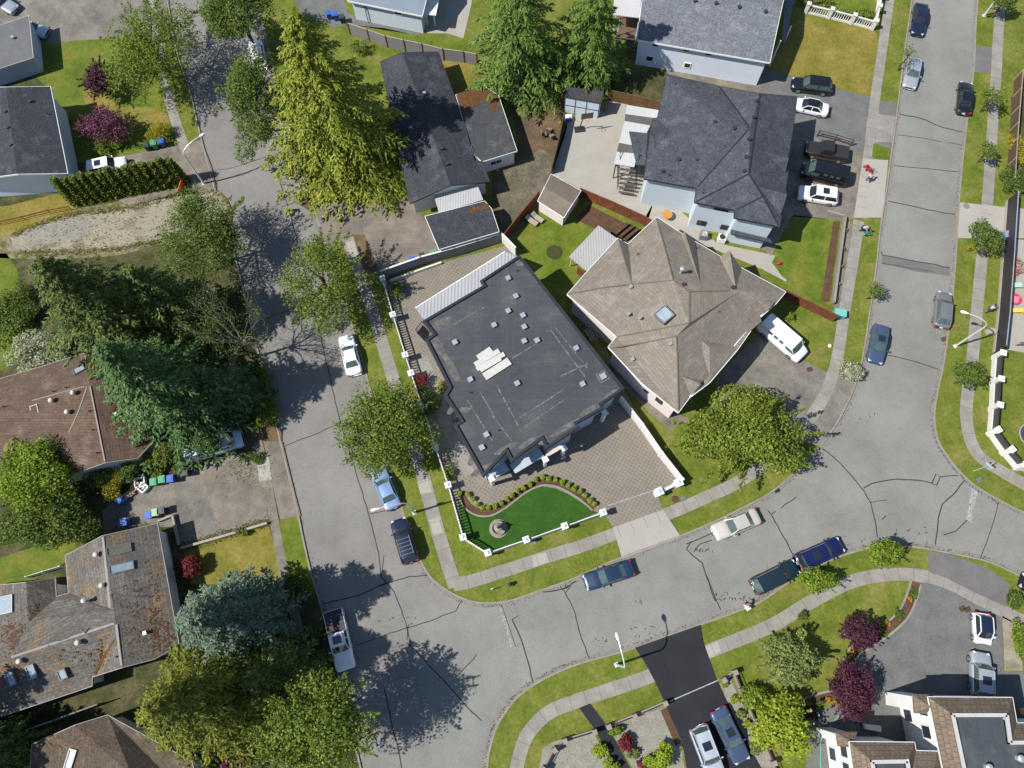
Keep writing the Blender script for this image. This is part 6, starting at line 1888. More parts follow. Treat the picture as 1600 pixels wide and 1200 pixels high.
# --- bare branching tree
def bare(px, py, h, spread, label, seed=3):
    r_ = random.Random(seed)
    b = P(px, py, GZ)
    root = thing('bare_tree', label, 'tree', b)
    tk = MB()
    tk.tube([b, b + Vector((0.1, 0, h * .2)), b + Vector((0, .1, h * .4))], [.17, .14, .11], 7)
    tk.build('trunk', BARKP, root)
    mb = MB()
    tips = []
    def grow(p, d, l, r, lv):
        q = p + d * l
        mid = (p + q) / 2 + Vector((r_.uniform(-.1, .1), r_.uniform(-.1, .1), r_.uniform(-.05, .1))) * l
        mb.tube([p, mid, q], [r, r * .8, r * .6], 4, False)
        tips.append(q)
        if lv <= 0:
            return
        for i in range(r_.choice((2, 3, 3, 4))):
            nd = (d + Vector((r_.uniform(-.75, .75), r_.uniform(-.75, .75), r_.uniform(-.3, .45)))).normalized()
            grow(q if i else mid, nd, l * r_.uniform(.6, .82), r * .55, lv - 1)
    s = b + Vector((0, 0, h * .3))
    for i in range(7):
        a = 2 * math.pi * i / 7 + r_.uniform(-.3, .3)
        grow(s + Vector((0, 0, h * .1 * r_.random())), Vector((math.cos(a) * spread, math.sin(a) * spread, 1.0)).normalized(), h * .2, .10, 4)
    mb.build('limbs', BARKP, root)
    t = np.array([tuple(v) for v in tips])
    t = np.repeat(t, 3, 0)
    t = t[rng.random(len(t)) < 0.75] + rng.normal(0, .35, (int(0), 3)) if False else t
    t = t + rng.normal(0, .3, t.shape)
    quadmesh('crown', leaves(t, rng.normal(0, 1, t.shape), 0.16), LF_MID, root)
bare(402, 556, 12.5, 0.8, 'nearly bare pale branched tree between the dark conifers and the street')
# ================================================================ FENCES AND WALLS
WOODR = mat('wood_redbrown', tone(160, 92, 62), tone(140, 80, 56), tone(172, 108, 74), s1=0.8, fine=5, famt=0.15, pat='plank', ps=0.8, pamt=0.2)
WOODB = mat('wood_brown', tone(128, 100, 76), tone(110, 86, 66), s1=0.8, fine=5, famt=0.2, pat='plank', ps=0.8, pamt=0.25)
WOODT = mat('wood_tan', tone(150, 112, 72), tone(132, 98, 62), s1=0.8, fine=5, famt=0.2, pat='plank', ps=0.7, pamt=0.2)
PANELG = mat('panel_grey', tone(176, 172, 172), tone(164, 161, 162), s1=0.8, fine=4, famt=0.06)
POSTR = paint('post_oxblood', (0.09, 0.03, 0.03), 0.7)
BLOCKW = mat('block_wall', tone(178, 180, 180), tone(166, 169, 170), s1=0.5, fine=5, famt=0.07, pat='block', ps=1.6, pamt=0.12)
CWHITE = mat('wall_white', (.60, .59, .56), (.53, .51, .47), s1=0.7, fine=4, famt=0.06)
CREAMW = mat('wall_cream', tone(214, 202, 184), tone(200, 188, 170), s1=0.7, fine=4, famt=0.08)
TANW = mat('wall_pinkish', tone(196, 180, 168), tone(180, 166, 154), s1=0.7, fine=4, famt=0.1)
CAPSTONE = paint('pillar_cap', (0.60, 0.63, 0.64), 0.6)
BLUEW = mat('pillar_pale', (.56, .6, .62), (.5, .54, .56), famt=0.06)
ORNG = paint('orange_mesh', (0.62, 0.10, 0.03), 0.7)
ORN2 = paint('orange_mesh_pale', (0.40, 0.17, 0.04), 0.8)

def along(pts, step):
    out = []
    for a, b in zip(pts[:-1], pts[1:]):
        L = (b - a).length
        n = max(1, round(L / step))
        out += [(a + (b - a) * i / n, (b - a).normalized()) for i in range(n)]
    out.append((pts[-1], (pts[-1] - pts[-2]).normalized()))
    return out

def fence(name, label, cat, px, h, pm, postm=None, kind='solid', step=2.4, th=0.06, postw=0.12, posth=None, cap=None, z=GZ, railm=None, ends=(True, True), plinth=0.4, plm=None):
    w = [P(x, y, z) for x, y in px]
    root = thing(name, label, cat, w[0])
    postm = postm or pm
    railm = railm or pm
    V = lambda zz: Vector((0, 0, zz))
    for a, b in zip(w[:-1], w[1:]):
        d = (b - a).normalized()
        if kind == 'solid':
            mb = MB().beam(a + V(h / 2 + .03), b + V(h / 2 + .03), th, h)
            mb.build('panel', pm, root)
            MB().beam(a + V(h + .05), b + V(h + .05), th + .05, .06).build('top_rail', railm, root)
        elif kind == 'wall':
            MB().beam(a + V(h / 2), b + V(h / 2), th, h).build('wall', pm, root)
        elif kind == 'balus':
            MB().beam(a + V(.14), b + V(.14), th, .28).build('plinth', pm, root)
            MB().beam(a + V(h), b + V(h), th * .9, .14).build('top_rail', railm, root)
            mb = MB()
            L = (b - a).length
            n = max(2, int(L / .3))
            for i in range(1, n):
                p = a + (b - a) * i / n
                mb.lathe(p, [(.05, .28), (.085, .45), (.05, .7), (.06, h - .06)], 6)
            mb.build('balusters', pm, root)
        elif kind == 'iron':
            MB().beam(a + V(.22), b + V(.22), th, .44).build('plinth', pm, root)
            mb = MB()
            for zz in (.62, h):
                mb.beam(a + V(zz), b + V(zz), .05, .05)
            L = (b - a).length
            n = max(2, int(L / .16))
            for i in range(n):
                p = a + (b - a) * (i + .5) / n
                mb.box(p + V((h + .44) / 2), (.025, .025, h - .44), math.atan2(d.y, d.x))
            mb.build('railing', railm, root)
        elif kind == 'panel':
            MB().beam(a + V(plinth / 2), b + V(plinth / 2), th, plinth).build('plinth', plm, root)
            MB().beam(a + V((h + plinth) / 2), b + V((h + plinth) / 2), .07, h - plinth).build('panel', pm, root)
            MB().beam(a + V(h + .03), b + V(h + .03), .1, .06).build('top_rail', railm, root)
        elif kind == 'rail':
            mb = MB()
            for zz in (.35, .7, h):
                mb.beam(a + V(zz), b + V(zz), .05, .09)
            mb.build('rails', pm, root)
    if step:
        lst = along(w, step)
        lst = lst[0 if ends[0] else 1:len(lst) if ends[1] else -1]
        for p, d in lst:
            ph = posth or h + .1
            mb = MB().box(p + V(ph / 2), (postw, postw, ph), math.atan2(d.y, d.x))
            if cap:
                mb.box(p + V(ph + .05), (postw * 1.35, postw * 1.35, .1), math.atan2(d.y, d.x))
                mb.lathe(p + V(ph + .1), [(postw * .5, 0), (postw * .2, .14), (.02, .16)], 4)
            mb.build('post', postm, root)
    return root

# white fence round the flat roofed house: pillars with caps, thin rails, balusters
fence('garden_fence', 'white balustrade fence with capped pillars along the street side of the flat roofed house', 'fence',
    [(601, 444), (617, 500), (636, 562), (645, 590), (662, 640), (682, 702), (702, 762), (725, 842)], 1.25, CWHITE, BLUEW, 'balus', 4.2, .11, .5, 1.5, True)
fence('garden_fence', 'short white balustrade fence cutting the corner of the turf lawn', 'fence', [(727, 844), (762, 866)], 1.25, CWHITE, BLUEW, 'balus', 9, .11, .5, 1.5, True, ends=(False, False))
fence('garden_fence', 'white balustrade fence with capped pillars along the lower edge of the turf lawn', 'fence', [(763, 866), (822, 846), (881, 825), (940, 804)], 1.25, CWHITE, BLUEW, 'balus', 4.1, .11, .5, 1.5, True)
fence('garden_wall', 'white wall with capped pillars between the paved forecourt and the tan house', 'wall', [(969, 628), (1000, 668), (1030, 712), (1062, 753)], 1.5, CWHITE, CWHITE, 'solid', 4.0, .2, .3, 1.6)
fence('pillar_wall', 'short white pillared wall right of the paved forecourt entrance', 'wall', [(1026, 772), (1056, 758)], 1.1, BLUEW, BLUEW, 'wall', 3, .3, .62, 1.4, True)
fence('panel_wall', 'grey block panel wall between the garage and the paved rear yard', 'wall', [(598, 436), (660, 414), (712, 400), (782, 378)], 1.9, BLOCKW, BLOCKW, 'solid', 3.4, .15, .22, railm=CWHITE)
fence('panel_wall', 'low pale kerb wall at the foot of the grey block panel wall', 'wall', [(610, 440), (690, 412)], 0.4, CWHITE, None, 'wall', 0, .2)
fence('panel_wall', 'short white wall at the rear corner of the flat roofed house', 'wall', [(783, 376), (806, 400)], 1.9, CWHITE, CWHITE, 'solid', 0, .15)
fence('panel_fence', 'grey panel fence with oxblood posts behind the dark gable house', 'fence', [(548, 54), (578, 64), (606, 74), (634, 80), (662, 86), (694, 94), (726, 98), (746, 102)], 1.9, PANELG, POSTR, 'solid', 2.6, .06, .16, railm=CREAMW)
fence('wood_fence', 'red brown board fence between the back lawn and the concrete yard', 'fence', [(906, 308), (958, 330), (1006, 352), (1022, 362)], 1.8, WOODR, WOODR, 'solid', 2.4)
fence('wood_fence', 'dark red board fence between the back lawn and the garage yard', 'fence', [(788, 378), (815, 344), (842, 312)], 1.8, WOODR, WOODR, 'solid', 2.4)
fence('wood_fence', 'brown board fence along the left of the concrete yard', 'fence', [(862, 272), (872, 232), (880, 192)], 1.8, WOODB, WOODB, 'solid', 2.4)
fence('wood_fence', 'tan board fence behind the concrete yard at the blue shed', 'fence', [(945, 156), (984, 164), (1032, 176)], 1.8, WOODT, WOODT, 'solid', 2.4)
fence('wood_fence', 'red brown board fence beside the tan house and the front lawn', 'fence', [(1218, 462), (1258, 482), (1300, 502)], 1.6, WOODR, WOODR, 'solid', 2.4)
fence('wood_fence', 'short red wooden fence under the corner of the carport', 'fence', [(902, 428), (914, 438)], 1.6, WOODR, WOODR, 'solid', 2.4)
fence('wood_fence', 'open brown board fence at the right edge by the young street trees', 'fence', [(1585, 125), (1580, 180), (1576, 230), (1572, 290)], 1.7, WOODB, CREAMW, 'solid', 2.6, railm=TANW)
fence('garden_wall', 'tall dark topped garden wall along the pavement at the right edge', 'wall', [(1572, 316), (1568, 372), (1563, 440), (1558, 500), (1552, 552)], 2.3, paint('fence_plum_black', (.028, .024, .032), .5), FRAMED, 'panel', 2.6, .24, .1, 2.35, railm=METALV, plinth=.4, plm=CREAMW)
fence('garden_wall', 'white pillared wall with dark panels curving round the right hand lawn', 'wall', [(1552, 560), (1549, 600), (1547, 640), (1544, 678), (1565, 708), (1586, 732), (1640, 742)], 1.6, paint('panel_charcoal', (.05, .046, .05), .5), CWHITE, 'panel', 4.2, .3, .5, 1.75, True, railm=FRAMED, plinth=.75, plm=CWHITE)
fence('balustrade', 'white balustrade with pillars at the top of the dry front lawn', 'fence', [(1258, 20), (1294, 28), (1329, 37), (1362, 46)], 1.25, CWHITE, CWHITE, 'balus', 3.2, .2, .42, 1.5, True)
fence('balustrade', 'white balustrade running up to the top edge beside the pavement', 'fence', [(1363, 44), (1372, 2), (1384, -50)], 1.25, CWHITE, CWHITE, 'balus', 3.2, .2, .42, 1.5, True, ends=(False, True))
for px, lb in (([(850, 1200), (866, 1170), (882, 1156), (928, 1142)], 'low curved pinkish wall with black railing left of the black path'), ([(950, 1134), (990, 1118), (1037, 1098)], 'low pinkish wall with black railing between the black path and the black driveway')):
    fence('garden_wall', lb, 'wall', px, 0.95, TANW, TANW, 'iron', 5, .3, .45, 1.1, railm=FRAMED)
fence('garden_wall', 'long low pinkish wall right of the black driveway', 'wall', [(1128, 1062), (1145, 1050), (1156, 1078), (1180, 1130), (1205, 1190), (1222, 1230)], 0.95, TANW, TANW, 'iron', 5.2, .3, .45, 1.1, railm=FRAMED)
fence('planter_wall', 'grey concrete planting bed wall beside the lawn of the dark hip house', 'wall', [(1290, 334), (1318, 342), (1300, 476)], 0.7, CONC, CONC, 'wall', 0, .25)
fence('driveway_wall', 'pale kerb wall along the upper edge of the dry lawn at the left', 'wall', [(285, 857), (345, 840), (419, 818)], 0.45, CREAMW, CREAMW, 'wall', 0, .25)
fence('driveway_wall', 'low block kerb enclosing the corner behind the wheeled bins', 'wall', [(250, 815), (272, 806), (282, 852)], 0.5, CREAMW, CREAMW, 'wall', 0, .2)
fence('mesh_fence', 'long low orange mesh fence on the lawn beside the gravel patch', 'fence', [(2, 352), (40, 344), (80, 334), (112, 328)], 0.9, ORN2, ORN2, 'rail', 3.0, .04, .06)
fence('mesh_fence', 'bright orange safety mesh standing at the end of the cedar hedge by the street lamp', 'fence', [(284, 306), (292, 282)], 1.1, ORNG, ORNG, 'solid', 1.2, .04, .06)
fence('board_fence', 'grey board fence along the shady passage below the weathered house', 'fence', [(44, 1142), (100, 1122), (166, 1098)], 1.5, PANELG, WOODB, 'solid', 2.4)
fence('board_fence', 'white rail fence on the left lawn above the weathered house', 'fence', [(50, 902), (102, 886)], 1.0, CWHITE, CWHITE, 'rail', 2.0)
fence('trailer_rail', 'brown slatted rail beside the dark brown pickup', 'fence', [(1276, 213), (1303, 220), (1328, 228)], 1.1, WOODB, WOODB, 'rail', 2.4)

# ================================================================ STREET LAMPS
LAMPM = paint('lamp_steel', (0.62, 0.65, 0.67), 0.4, 0.3)
def lamp(base, head, label, zt=6.4, bend=None):
    b = P(*base, GZ)
    h = P(*head, zt + 0.55)
    root = thing('street_lamp', label, 'street lamp', b, 'street lamps')
    MB().box(b + Vector((0, 0, .04)), (.42, .42, .08), .4).lathe(b, [(.17, .08), (.15, .3), (.11, .36)], 10).build('base_plate', LAMPM, root)
    MB().tube([b + Vector((0, 0, .1)), b + Vector((0, 0, 3)), b + Vector((0, 0, zt - .8))], [.12, .10, .08], 10).build('pole', LAMPM, root)
    d = Vector((h.x - b.x, h.y - b.y, 0))
    L = d.length
    pts = []
    for i in range(9):
        t = i / 8
        a = t * math.pi / 2
        pts.append(b + d * (0.92 * (1 - math.cos(a)) ** 1.0) + Vector((0, 0, zt - .8 + 1.35 * math.sin(a))))
    MB().tube(pts, [.08 - .035 * i / 8 for i in range(9)], 8).build('arm', LAMPM, root)
    e = pts[-1]
    dd = d.normalized()
    mb = MB().tube([e - dd * .1, e + dd * .12, e + dd * .4, e + dd * .62, e + dd * .72], [.06, .13, .17, .13, .04], 10)
    mb.build('lamp_head', paint('lamp_head', (0.70, 0.70, 0.73), 0.4), root, True)
    MB().box(e + dd * .4 + Vector((0, 0, -.16)), (.4, .2, .06), math.atan2(dd.y, dd.x)).build('lamp_lens', SKYG, root)
    return root
lamp((318.7, 287), (315, 213), 'curved street lamp at the end of the cedar hedge on the left street')
lamp((1492.5, 541), (1507, 489), 'curved street lamp on the verge near the grey hatchback')
lamp((963.5, 1038.5), (965, 997), 'curved street lamp beside the new black driveway')
lamp((647.5, 801), (587, 796), 'curved street lamp reaching over the road between the blue and the black parked cars')
lamp((1537.5, 24.5), (1532, -26), 'street lamp at the top right with its head outside the photo')

# ================================================================ BINS
BINB, BING, BIND, BINT = paint('bin_blue', (0.03, 0.10, 0.42), 0.5), paint('bin_green', (0.05, 0.28, 0.14), 0.5), paint('bin_charcoal', (0.04, 0.045, 0.05), 0.5), paint('bin_pale_green', (0.26, 0.42, 0.20), 0.5)
def bin_(x, y, m, label, rz=0.2, s=1.0):
    b = P(x, y, LV(9))
    root = thing('wheeled_bin', label, 'bin', b, 'wheeled bins')
    mb = MB()
    c, sn = math.cos(rz), math.sin(rz)
    i = 0
    lo = [(-.25, -.25), (.25, -.25), (.25, .25), (-.25, .25)]
    up = [(-.31, -.33), (.31, -.33), (.31, .36), (-.31, .36)]
    R_ = lambda p, z: b + Vector((p[0] * c - p[1] * sn, p[0] * sn + p[1] * c, 0)) * s + Vector((0, 0, z * s))
    mb.v += [R_(p, .06) for p in lo] + [R_(p, .95) for p in up]
    for q in ((3, 2, 1, 0), (4, 5, 6, 7), (0, 1, 5, 4), (1, 2, 6, 5), (2, 3, 7, 6), (3, 0, 4, 7)):
        mb.f.append(list(q))
    mb.build('bin_body', m, root)
    MB().box(R_((0, .02), 1.0), (.70 * s, .78 * s, .08 * s), rz).box(R_((0, .0), 1.05), (.46 * s, .5 * s, .05 * s), rz).build('lid', m, root)
    MB().beam(R_((-.28, .44), .92), R_((.28, .44), .92), .05, .05).build('handle', BIND, root)
    for k in (-1, 1):
        MB().tube([R_((k * .3, .3), .11), R_((k * .35, .3), .11)], .11, 10).build('wheel', TYRE, root)
for a in ((234, 234, BIND, 'dark bin, leftmost of the three bins by the cedar hedge'), (245, 231, BING, 'green bin between the dark and the blue bin by the cedar hedge'), (257, 228, BINB, 'blue bin, rightmost of the three bins by the cedar hedge'),
        (516, 29, BINB, 'blue bin, leftmost at the blue grey house by the golden conifer'), (526, 31, BINB, 'second blue bin at the blue grey house by the golden conifer'), (536, 35, BIND, 'charcoal bin right of the two blue ones at the top edge'),
        (246, 756, BING, 'dark green bin, leftmost of the row on the brown driveway'), (259, 752, BING, 'lighter green bin next to the blue one on the brown driveway'), (272, 751, BINB, 'blue bin, rightmost of the touching row on the brown driveway'),
        (294, 741, BIND, 'grey bin standing apart beside the pale van'), (239, 807, BINB, 'blue bin beside the pale green one at the weathered house'), (249, 803, BINT, 'pale green bin between blue and dark ones at the weathered house'),
        (258, 800, BIND, 'dark bin at the right end of the three by the weathered house'), (200, 818, BINB, 'blue bin standing alone above the weathered roof'),
        (646, 412, BINB, 'blue bin against the grey block wall by the garage'), (661, 406, BIND, 'charcoal bin against the grey block wall by the garage'), (678, 402, BING, 'green bin against the grey block wall by the garage')):
    bin_(*a)
b = P(192, 784, LV(6))
o = thing('water_barrel', 'round blue barrel beside the scrap pile at the edge of the brown driveway', 'barrel', b)
MB().lathe(b, [(.36, 0), (.42, .3), (.42, .6), (.36, .95), (.30, 1.0), (.30, .93)], 16).build('barrel_body', BINB, o, True)
MB().lathe(b, [(.29, .9), (.29, .92)], 16).build('lid', BINB, o)
b = P(1309, 493, LV(6))
o = thing('storage_box', 'teal storage box at the end of the red brown fence by the pavement', 'box', b)
MB().box(b + Vector((0, 0, .4)), (1.25, .8, .8), -.2).build('box_body', paint('teal_plastic', (0.10, 0.36, 0.30), 0.5), o)
MB().box(b + Vector((0, 0, .83)), (1.32, .88, .07), -.2).build('lid', paint('teal_lid', (0.14, 0.42, 0.36), 0.5), o)

# scrap pile by the brown driveway
r_ = random.Random(8)
for i, (x, y, sx, sy, sz, m, lb, nm) in enumerate(((221, 755, 1.0, .7, .5, FRAMEW, 'white discarded appliance frame on the scrap pile', 'scrap_appliance'), (226, 763, .8, .8, .5, FRAMEW, 'round cornered white item lowest on the scrap pile', 'scrap_item'),
        (212, 764, .6, .6, .6, paint('ochre', (0.5, 0.28, 0.06)), 'orange ochre tub on the scrap pile', 'scrap_tub'), (202, 774, 1.3, .7, .12, CREAMW, 'pale board leaning at the left of the scrap pile', 'scrap_board'), (205, 752, 1.6, .5, .3, paint('tarp_blue', (0.08, 0.2, 0.28)), 'dark blue tarpaulin roll above the scrap pile', 'scrap_roll'), (214, 757, .8, .3, .2, CREAMW, 'pale plank lying across the scrap pile', 'scrap_plank'))):
    b = P(x, y, LV(5))
    rz = r_.uniform(0, 1)
    mb = MB()
    if nm == 'scrap_tub':
        mb.lathe(b, [(.3, 0), (.38, .45), (.34, .5), (.28, .3)], 12)
    elif nm in ('scrap_appliance', 'scrap_item'):
        for k in range(4):
            a = rz + k * math.pi / 2
            mb.box(b + Vector((math.cos(a) * sx / 2, math.sin(a) * sx / 2, sz / 2)), (.14, sx, sz), a)
        mb.box(b + Vector((0, 0, sz * .5)), (sx * .8, .1, .1), rz)
    elif nm == 'scrap_roll':
        mb.tube([b + Vector((-.9, -.25, .25)), b + Vector((0, 0, .28)), b + Vector((.9, .3, .22))], [.2, .24, .2], 10)
    else:
        mb.box(b + Vector((0, 0, sz / 2 + .2)), (sx, sy, sz), rz, .25)
    tag(mb.build(nm, m), lb, 'scrap', 'scrap beside the brown driveway')

# ================================================================ SMALL THINGS
# fountain on the turf
b = P(779, 826, LV(6))
o = thing('garden_fountain', 'round stone fountain with a small statue on the turf lawn', 'fountain', b)
STONE = mat('cast_stone', tone(200, 190, 174), tone(180, 170, 156), famt=0.12, fine=6)
MB().lathe(b, [(.98, 0), (.98, .06), (.85, .07)], 28).build('stone_ring', KERB, o)
MB().lathe(b, [(.72, .05), (.78, .35), (.72, .42), (.62, .36), (.58, .2), (.1, .2)], 28).build('basin', STONE, o, True)
MB().lathe(b, [(.18, .2), (.12, .5), (.1, .8), (.42, .95), (.46, 1.02), (.1, .98)], 16).build('upper_bowl', STONE, o, True)
mb = MB().lathe(b + Vector((0, 0, .98)), [(.12, 0), (.17, .12), (.14, .35), (.17, .5), (.06, .6), (.09, .68), (.1, .76), (.05, .85)], 12)
mb.tube([b + Vector((.12, 0, 1.45)), b + Vector((.3, .05, 1.35)), b + Vector((.28, .05, 1.15))], [.05, .04, .03], 6)
mb.build('statue', paint('statue_dark', (0.08, 0.08, 0.08), 0.6), o, True)
# garden loungers
for i, (x, y) in enumerate(((833, 349), (842, 344))):
    b = P(x, y, LV(6))
    o = thing('sun_lounger', ['cream lounger, left of the two on the back lawn', 'cream lounger, right of the two on the back lawn'][i], 'lounger', b, 'loungers on the back lawn')
    rz = rad(-38)
    d = Vector((math.cos(rz), math.sin(rz), 0))
    MB().box(b + Vector((0, 0, .34)), (1.2, .6, .12), rz).build('seat', CREAMW, o)
    MB().box(b - d * .8 + Vector((0, 0, .52)), (.6, .6, .1), rz, 0, .6).build('backrest', paint('lounger_grey', (0.25, 0.27, 0.26), 0.7), o)
    for sx in (-.6, .5):
        for sy in (-.25, .25):
            p = b + d * sx + Vector((-d.y, d.x, 0)) * sy
            MB().box(p + Vector((0, 0, .15)), (.05, .05, .3), rz).build('leg', FRAMED, o)
b = P(873, 344, LV(6))
o = thing('toy_ride_on', 'small pink toy on the lawn beside the beige shed', 'toy', b)
PINKM = paint('toy_pink', (0.6, 0.08, 0.22), 0.5)
MB().box(b + Vector((0, 0, .25)), (.6, .3, .22), .6).build('toy_body', PINKM, o)
MB().box(b + Vector((.15, .1, .5)), (.1, .4, .3), .6).build('toy_backrest', PINKM, o)
for k in (-1, 1):
    MB().lathe(b + Vector((k * .2, k * .1, .0)), [(.12, .02), (.12, .14)], 10).build('toy_wheel', FRAMED, o)
# fire pit ring and pergola table
b = P(866, 394, LV(5))
tag(MB().lathe(b, [(.95, 0), (.95, .05), (.5, .06), (.1, .03)], 20).build('scorched_ring', mat('scorched_grass', tone(96, 92, 50), tone(78, 76, 44), s1=2, famt=.35)), 'scorched round patch on the back lawn', 'fire patch')
b = P(931, 521, LV(6))
o = thing('slatted_bench', 'slatted wooden platform in the gap between the flat roof and the tan house', 'bench', b)
mb = MB()
for i in range(8):
    mb.box(b + Vector((-.9 + i * .25, -.45 + i * .13 * 1.0, .5)), (.14, 1.7, .06), .52)
mb.build('slats', CREAMW, o)
for sx, sy in ((-.9, -.9), (.9, .4), (-.9, .2), (.7, -.4)):
    MB().box(b + Vector((sx, sy, .25)), (.08, .08, .5)).build('leg', WOODB, o)
# wooden crates by the carport
b = P(983, 366, LV(6))
o = thing('raised_planter', 'dark slatted raised planters between the tan roof and the vegetable bed', 'planter', b)
mb = MB()
for k in range(4):
    mb.box(b + Vector((-.9 + k * .6, .5 - k * .35, .3)), (.34, 2.0, .6), -.85)
mb.build('planter_boards', WOODB, o)
# basketball hoop on the pad
b = P(905, 203, LV(6))
o = thing('basketball_hoop', 'portable basketball hoop in front of the pale blue shed', 'basketball hoop', b)
MB().box(b + Vector((0, 0, .12)), (1.2, .8, .22), .15).build('base', BLKP, o)
MB().tube([b + Vector((0, 0, .2)), b + Vector((.25, .1, 1.6)), b + Vector((.6, -.2, 3.0))], [.07, .06, .06], 8).build('pole', FRAMED, o)
MB().box(b + Vector((.75, -.4, 3.1)), (1.5, .05, 1.0), .15).build('backboard', CLR, o)
mb = MB()
for k in range(16):
    a, c2 = 2 * math.pi * k / 16, 2 * math.pi * (k + 1) / 16
    q = b + Vector((.8, -.75, 2.85))
    mb.beam(q + Vector((math.cos(a), math.sin(a), 0)) * .25, q + Vector((math.cos(c2), math.sin(c2), 0)) * .25, .035, .035)
mb.build('rim', paint('rim_red', (0.5, 0.06, 0.03)), o)
b = P(888, 187, LV(6))
o = thing('cool_box', 'blue and white cool box beside the pale blue shed', 'box', b)
MB().box(b + Vector((0, 0, .3)), (.8, .6, .5), .1).build('box_body', BINB, o)
MB().box(b + Vector((0, 0, .58)), (.84, .64, .1), .1).build('lid', FRAMEW, o)
for i, (x, y, a) in enumerate(((850, 213, .3), (858, 206, 1.2), (862, 216, 2.0))):
    b = P(x, y, LV(6))
    o = thing('garden_chair', ['left garden chair in the group on the bare yard', 'upper garden chair in the group on the bare yard', 'lower right garden chair in the group on the bare yard'][i], 'chair', b, 'garden chairs on the bare yard')
    WD = mat('weathered_wood', tone(170, 158, 136), tone(150, 138, 118), famt=.15)
    d = Vector((math.cos(a), math.sin(a), 0)); n_ = Vector((-d.y, d.x, 0))
    MB().box(b + Vector((0, 0, .4)), (.6, .55, .07), a).build('seat', WD, o)
    MB().box(b - d * .36 + Vector((0, 0, .72)), (.07, .6, .65), a, 0, -.2).build('backrest', WD, o)
    for sx in (-.25, .25):
        for sy in (-.25, .25):
            MB().box(b + d * sx + n_ * sy + Vector((0, 0, .2)), (.06, .06, .4), a).build('leg', WD, o)
# air conditioners and table behind the dark hip house
for i, (x, y) in enumerate(((1098, 371), (1126, 376))):
    b = P(x, y, LV(6))
    o = thing('air_conditioner', ['dark outdoor unit at the wall of the dark hip house', 'white outdoor fan unit at the wall of the dark hip house'][i], 'air conditioner', b)
    MB().box(b + Vector((0, 0, .45)), (.9, .8, .85), -.2).build('casing', GREYM if False else (paint('ac_grey', (0.16, 0.17, 0.18)) if i == 0 else FRAMEW), o)
    MB().lathe(b + Vector((0, 0, .88)), [(.36, 0), (.36, .05), (.3, .05), (.3, .01), (.1, .02), (.1, .06)], 16).build('fan_grille', FRAMED if i else METALV, o)
b = P(1041, 340, LV(6))
o = thing('patio_table', 'round ochre table with chairs by the wall of the dark hip house', 'table', b)
OCH = paint('ochre_wood', (0.42, 0.22, 0.05), 0.5)
MB().lathe(b, [(.62, .7), (.62, .76)], 18).build('tabletop', OCH, o)
MB().lathe(b, [(.3, 0), (.06, .06), (.06, .7)], 10).build('pedestal', OCH, o)
for px, py, lb in ((1200, 440, ''), ):
    pass
b = P(1217, 412, LV(7))
o = thing('toy_car', 'small red toy lying on the pale patio by the dark hip house', 'toy', b)
MB().box(b + Vector((0, 0, .15)), (.5, .28, .2), .3).box(b + Vector((.05, 0, .3)), (.24, .24, .12), .3).build('toy_body', paint('toy_red', (0.6, 0.03, 0.03)), o)
MB().tube([b + Vector((-.15, -.2, .1)), b + Vector((-.15, .2, .1))], .09, 8).tube([b + Vector((.15, -.2, .1)), b + Vector((.15, .2, .1))], .09, 8).build('toy_wheel', FRAMED, o)
b = P(1296, 541, LV(5))
o = thing('garden_stone', 'white boulder on the lawn beside the white van', 'stone', b)
MB().lathe(b, [(.17, -.02), (.24, .1), (.2, .22), (.11, .3), (.02, .32)], 9).build('boulder', CWHITE, o, True)
b = P(1546, 520, LV(5))
o = thing('utility_kiosk', 'rounded pale utility cabinet on the verge beside the tall street lamp', 'utility box', b)
MB().prism([b + Vector((-.45, -.32, 0)), b + Vector((.3, -.36, 0)), b + Vector((.52, -.1, 0)), b + Vector((.5, .2, 0)), b + Vector((.2, .36, 0)), b + Vector((-.45, .34, 0))], GZ, .75).build('cabinet', CREAMW, o)
b = P(1548, 347, LV(5)) if False else P(1566, 372, LV(7))
o = thing('waste_container', 'blue grey lidded container by the leafy young tree at the right', 'bin', b)
MB().box(b + Vector((0, 0, .45)), (.7, .8, .9), .1).build('bin_body', paint('slate_blue', (0.13, 0.19, 0.30)), o)
MB().box(b + Vector((0, 0, .94)), (.76, .86, .08), .1).build('lid', paint('slate_lid', (0.2, 0.26, 0.38)), o)
# right hand yard
b = P(1585, 468, LV(7))
o = thing('paddling_pool', 'round red inflatable pool on the patio at the right edge', 'pool', b)
MB().lathe(b, [(.62, 0), (.74, .12), (.7, .24), (.58, .26), (.52, .16), (.5, .05), (.1, .05)], 24).build('pool_ring', paint('pool_red', (0.62, 0.03, 0.08), 0.35), o, True)
MB().lathe(b, [(.48, .06), (.2, .1), (.05, .12)], 20).build('pool_floor', paint('pool_pink', (0.7, 0.22, 0.26), 0.35), o)
b = P(1588, 487, LV(7))
o = thing('play_slide', 'yellow plastic play slide on the patio at the right edge', 'toy', b)
YELP = paint('toy_yellow', (0.66, 0.44, 0.05), 0.4)
MB().beam(b + Vector((-.9, .1, .15)), b + Vector((.4, -.1, .6)), .5, .08).build('slide_chute', YELP, o)
MB().box(b + Vector((.55, -.1, .35)), (.12, .55, .7)).build('slide_ladder', YELP, o)
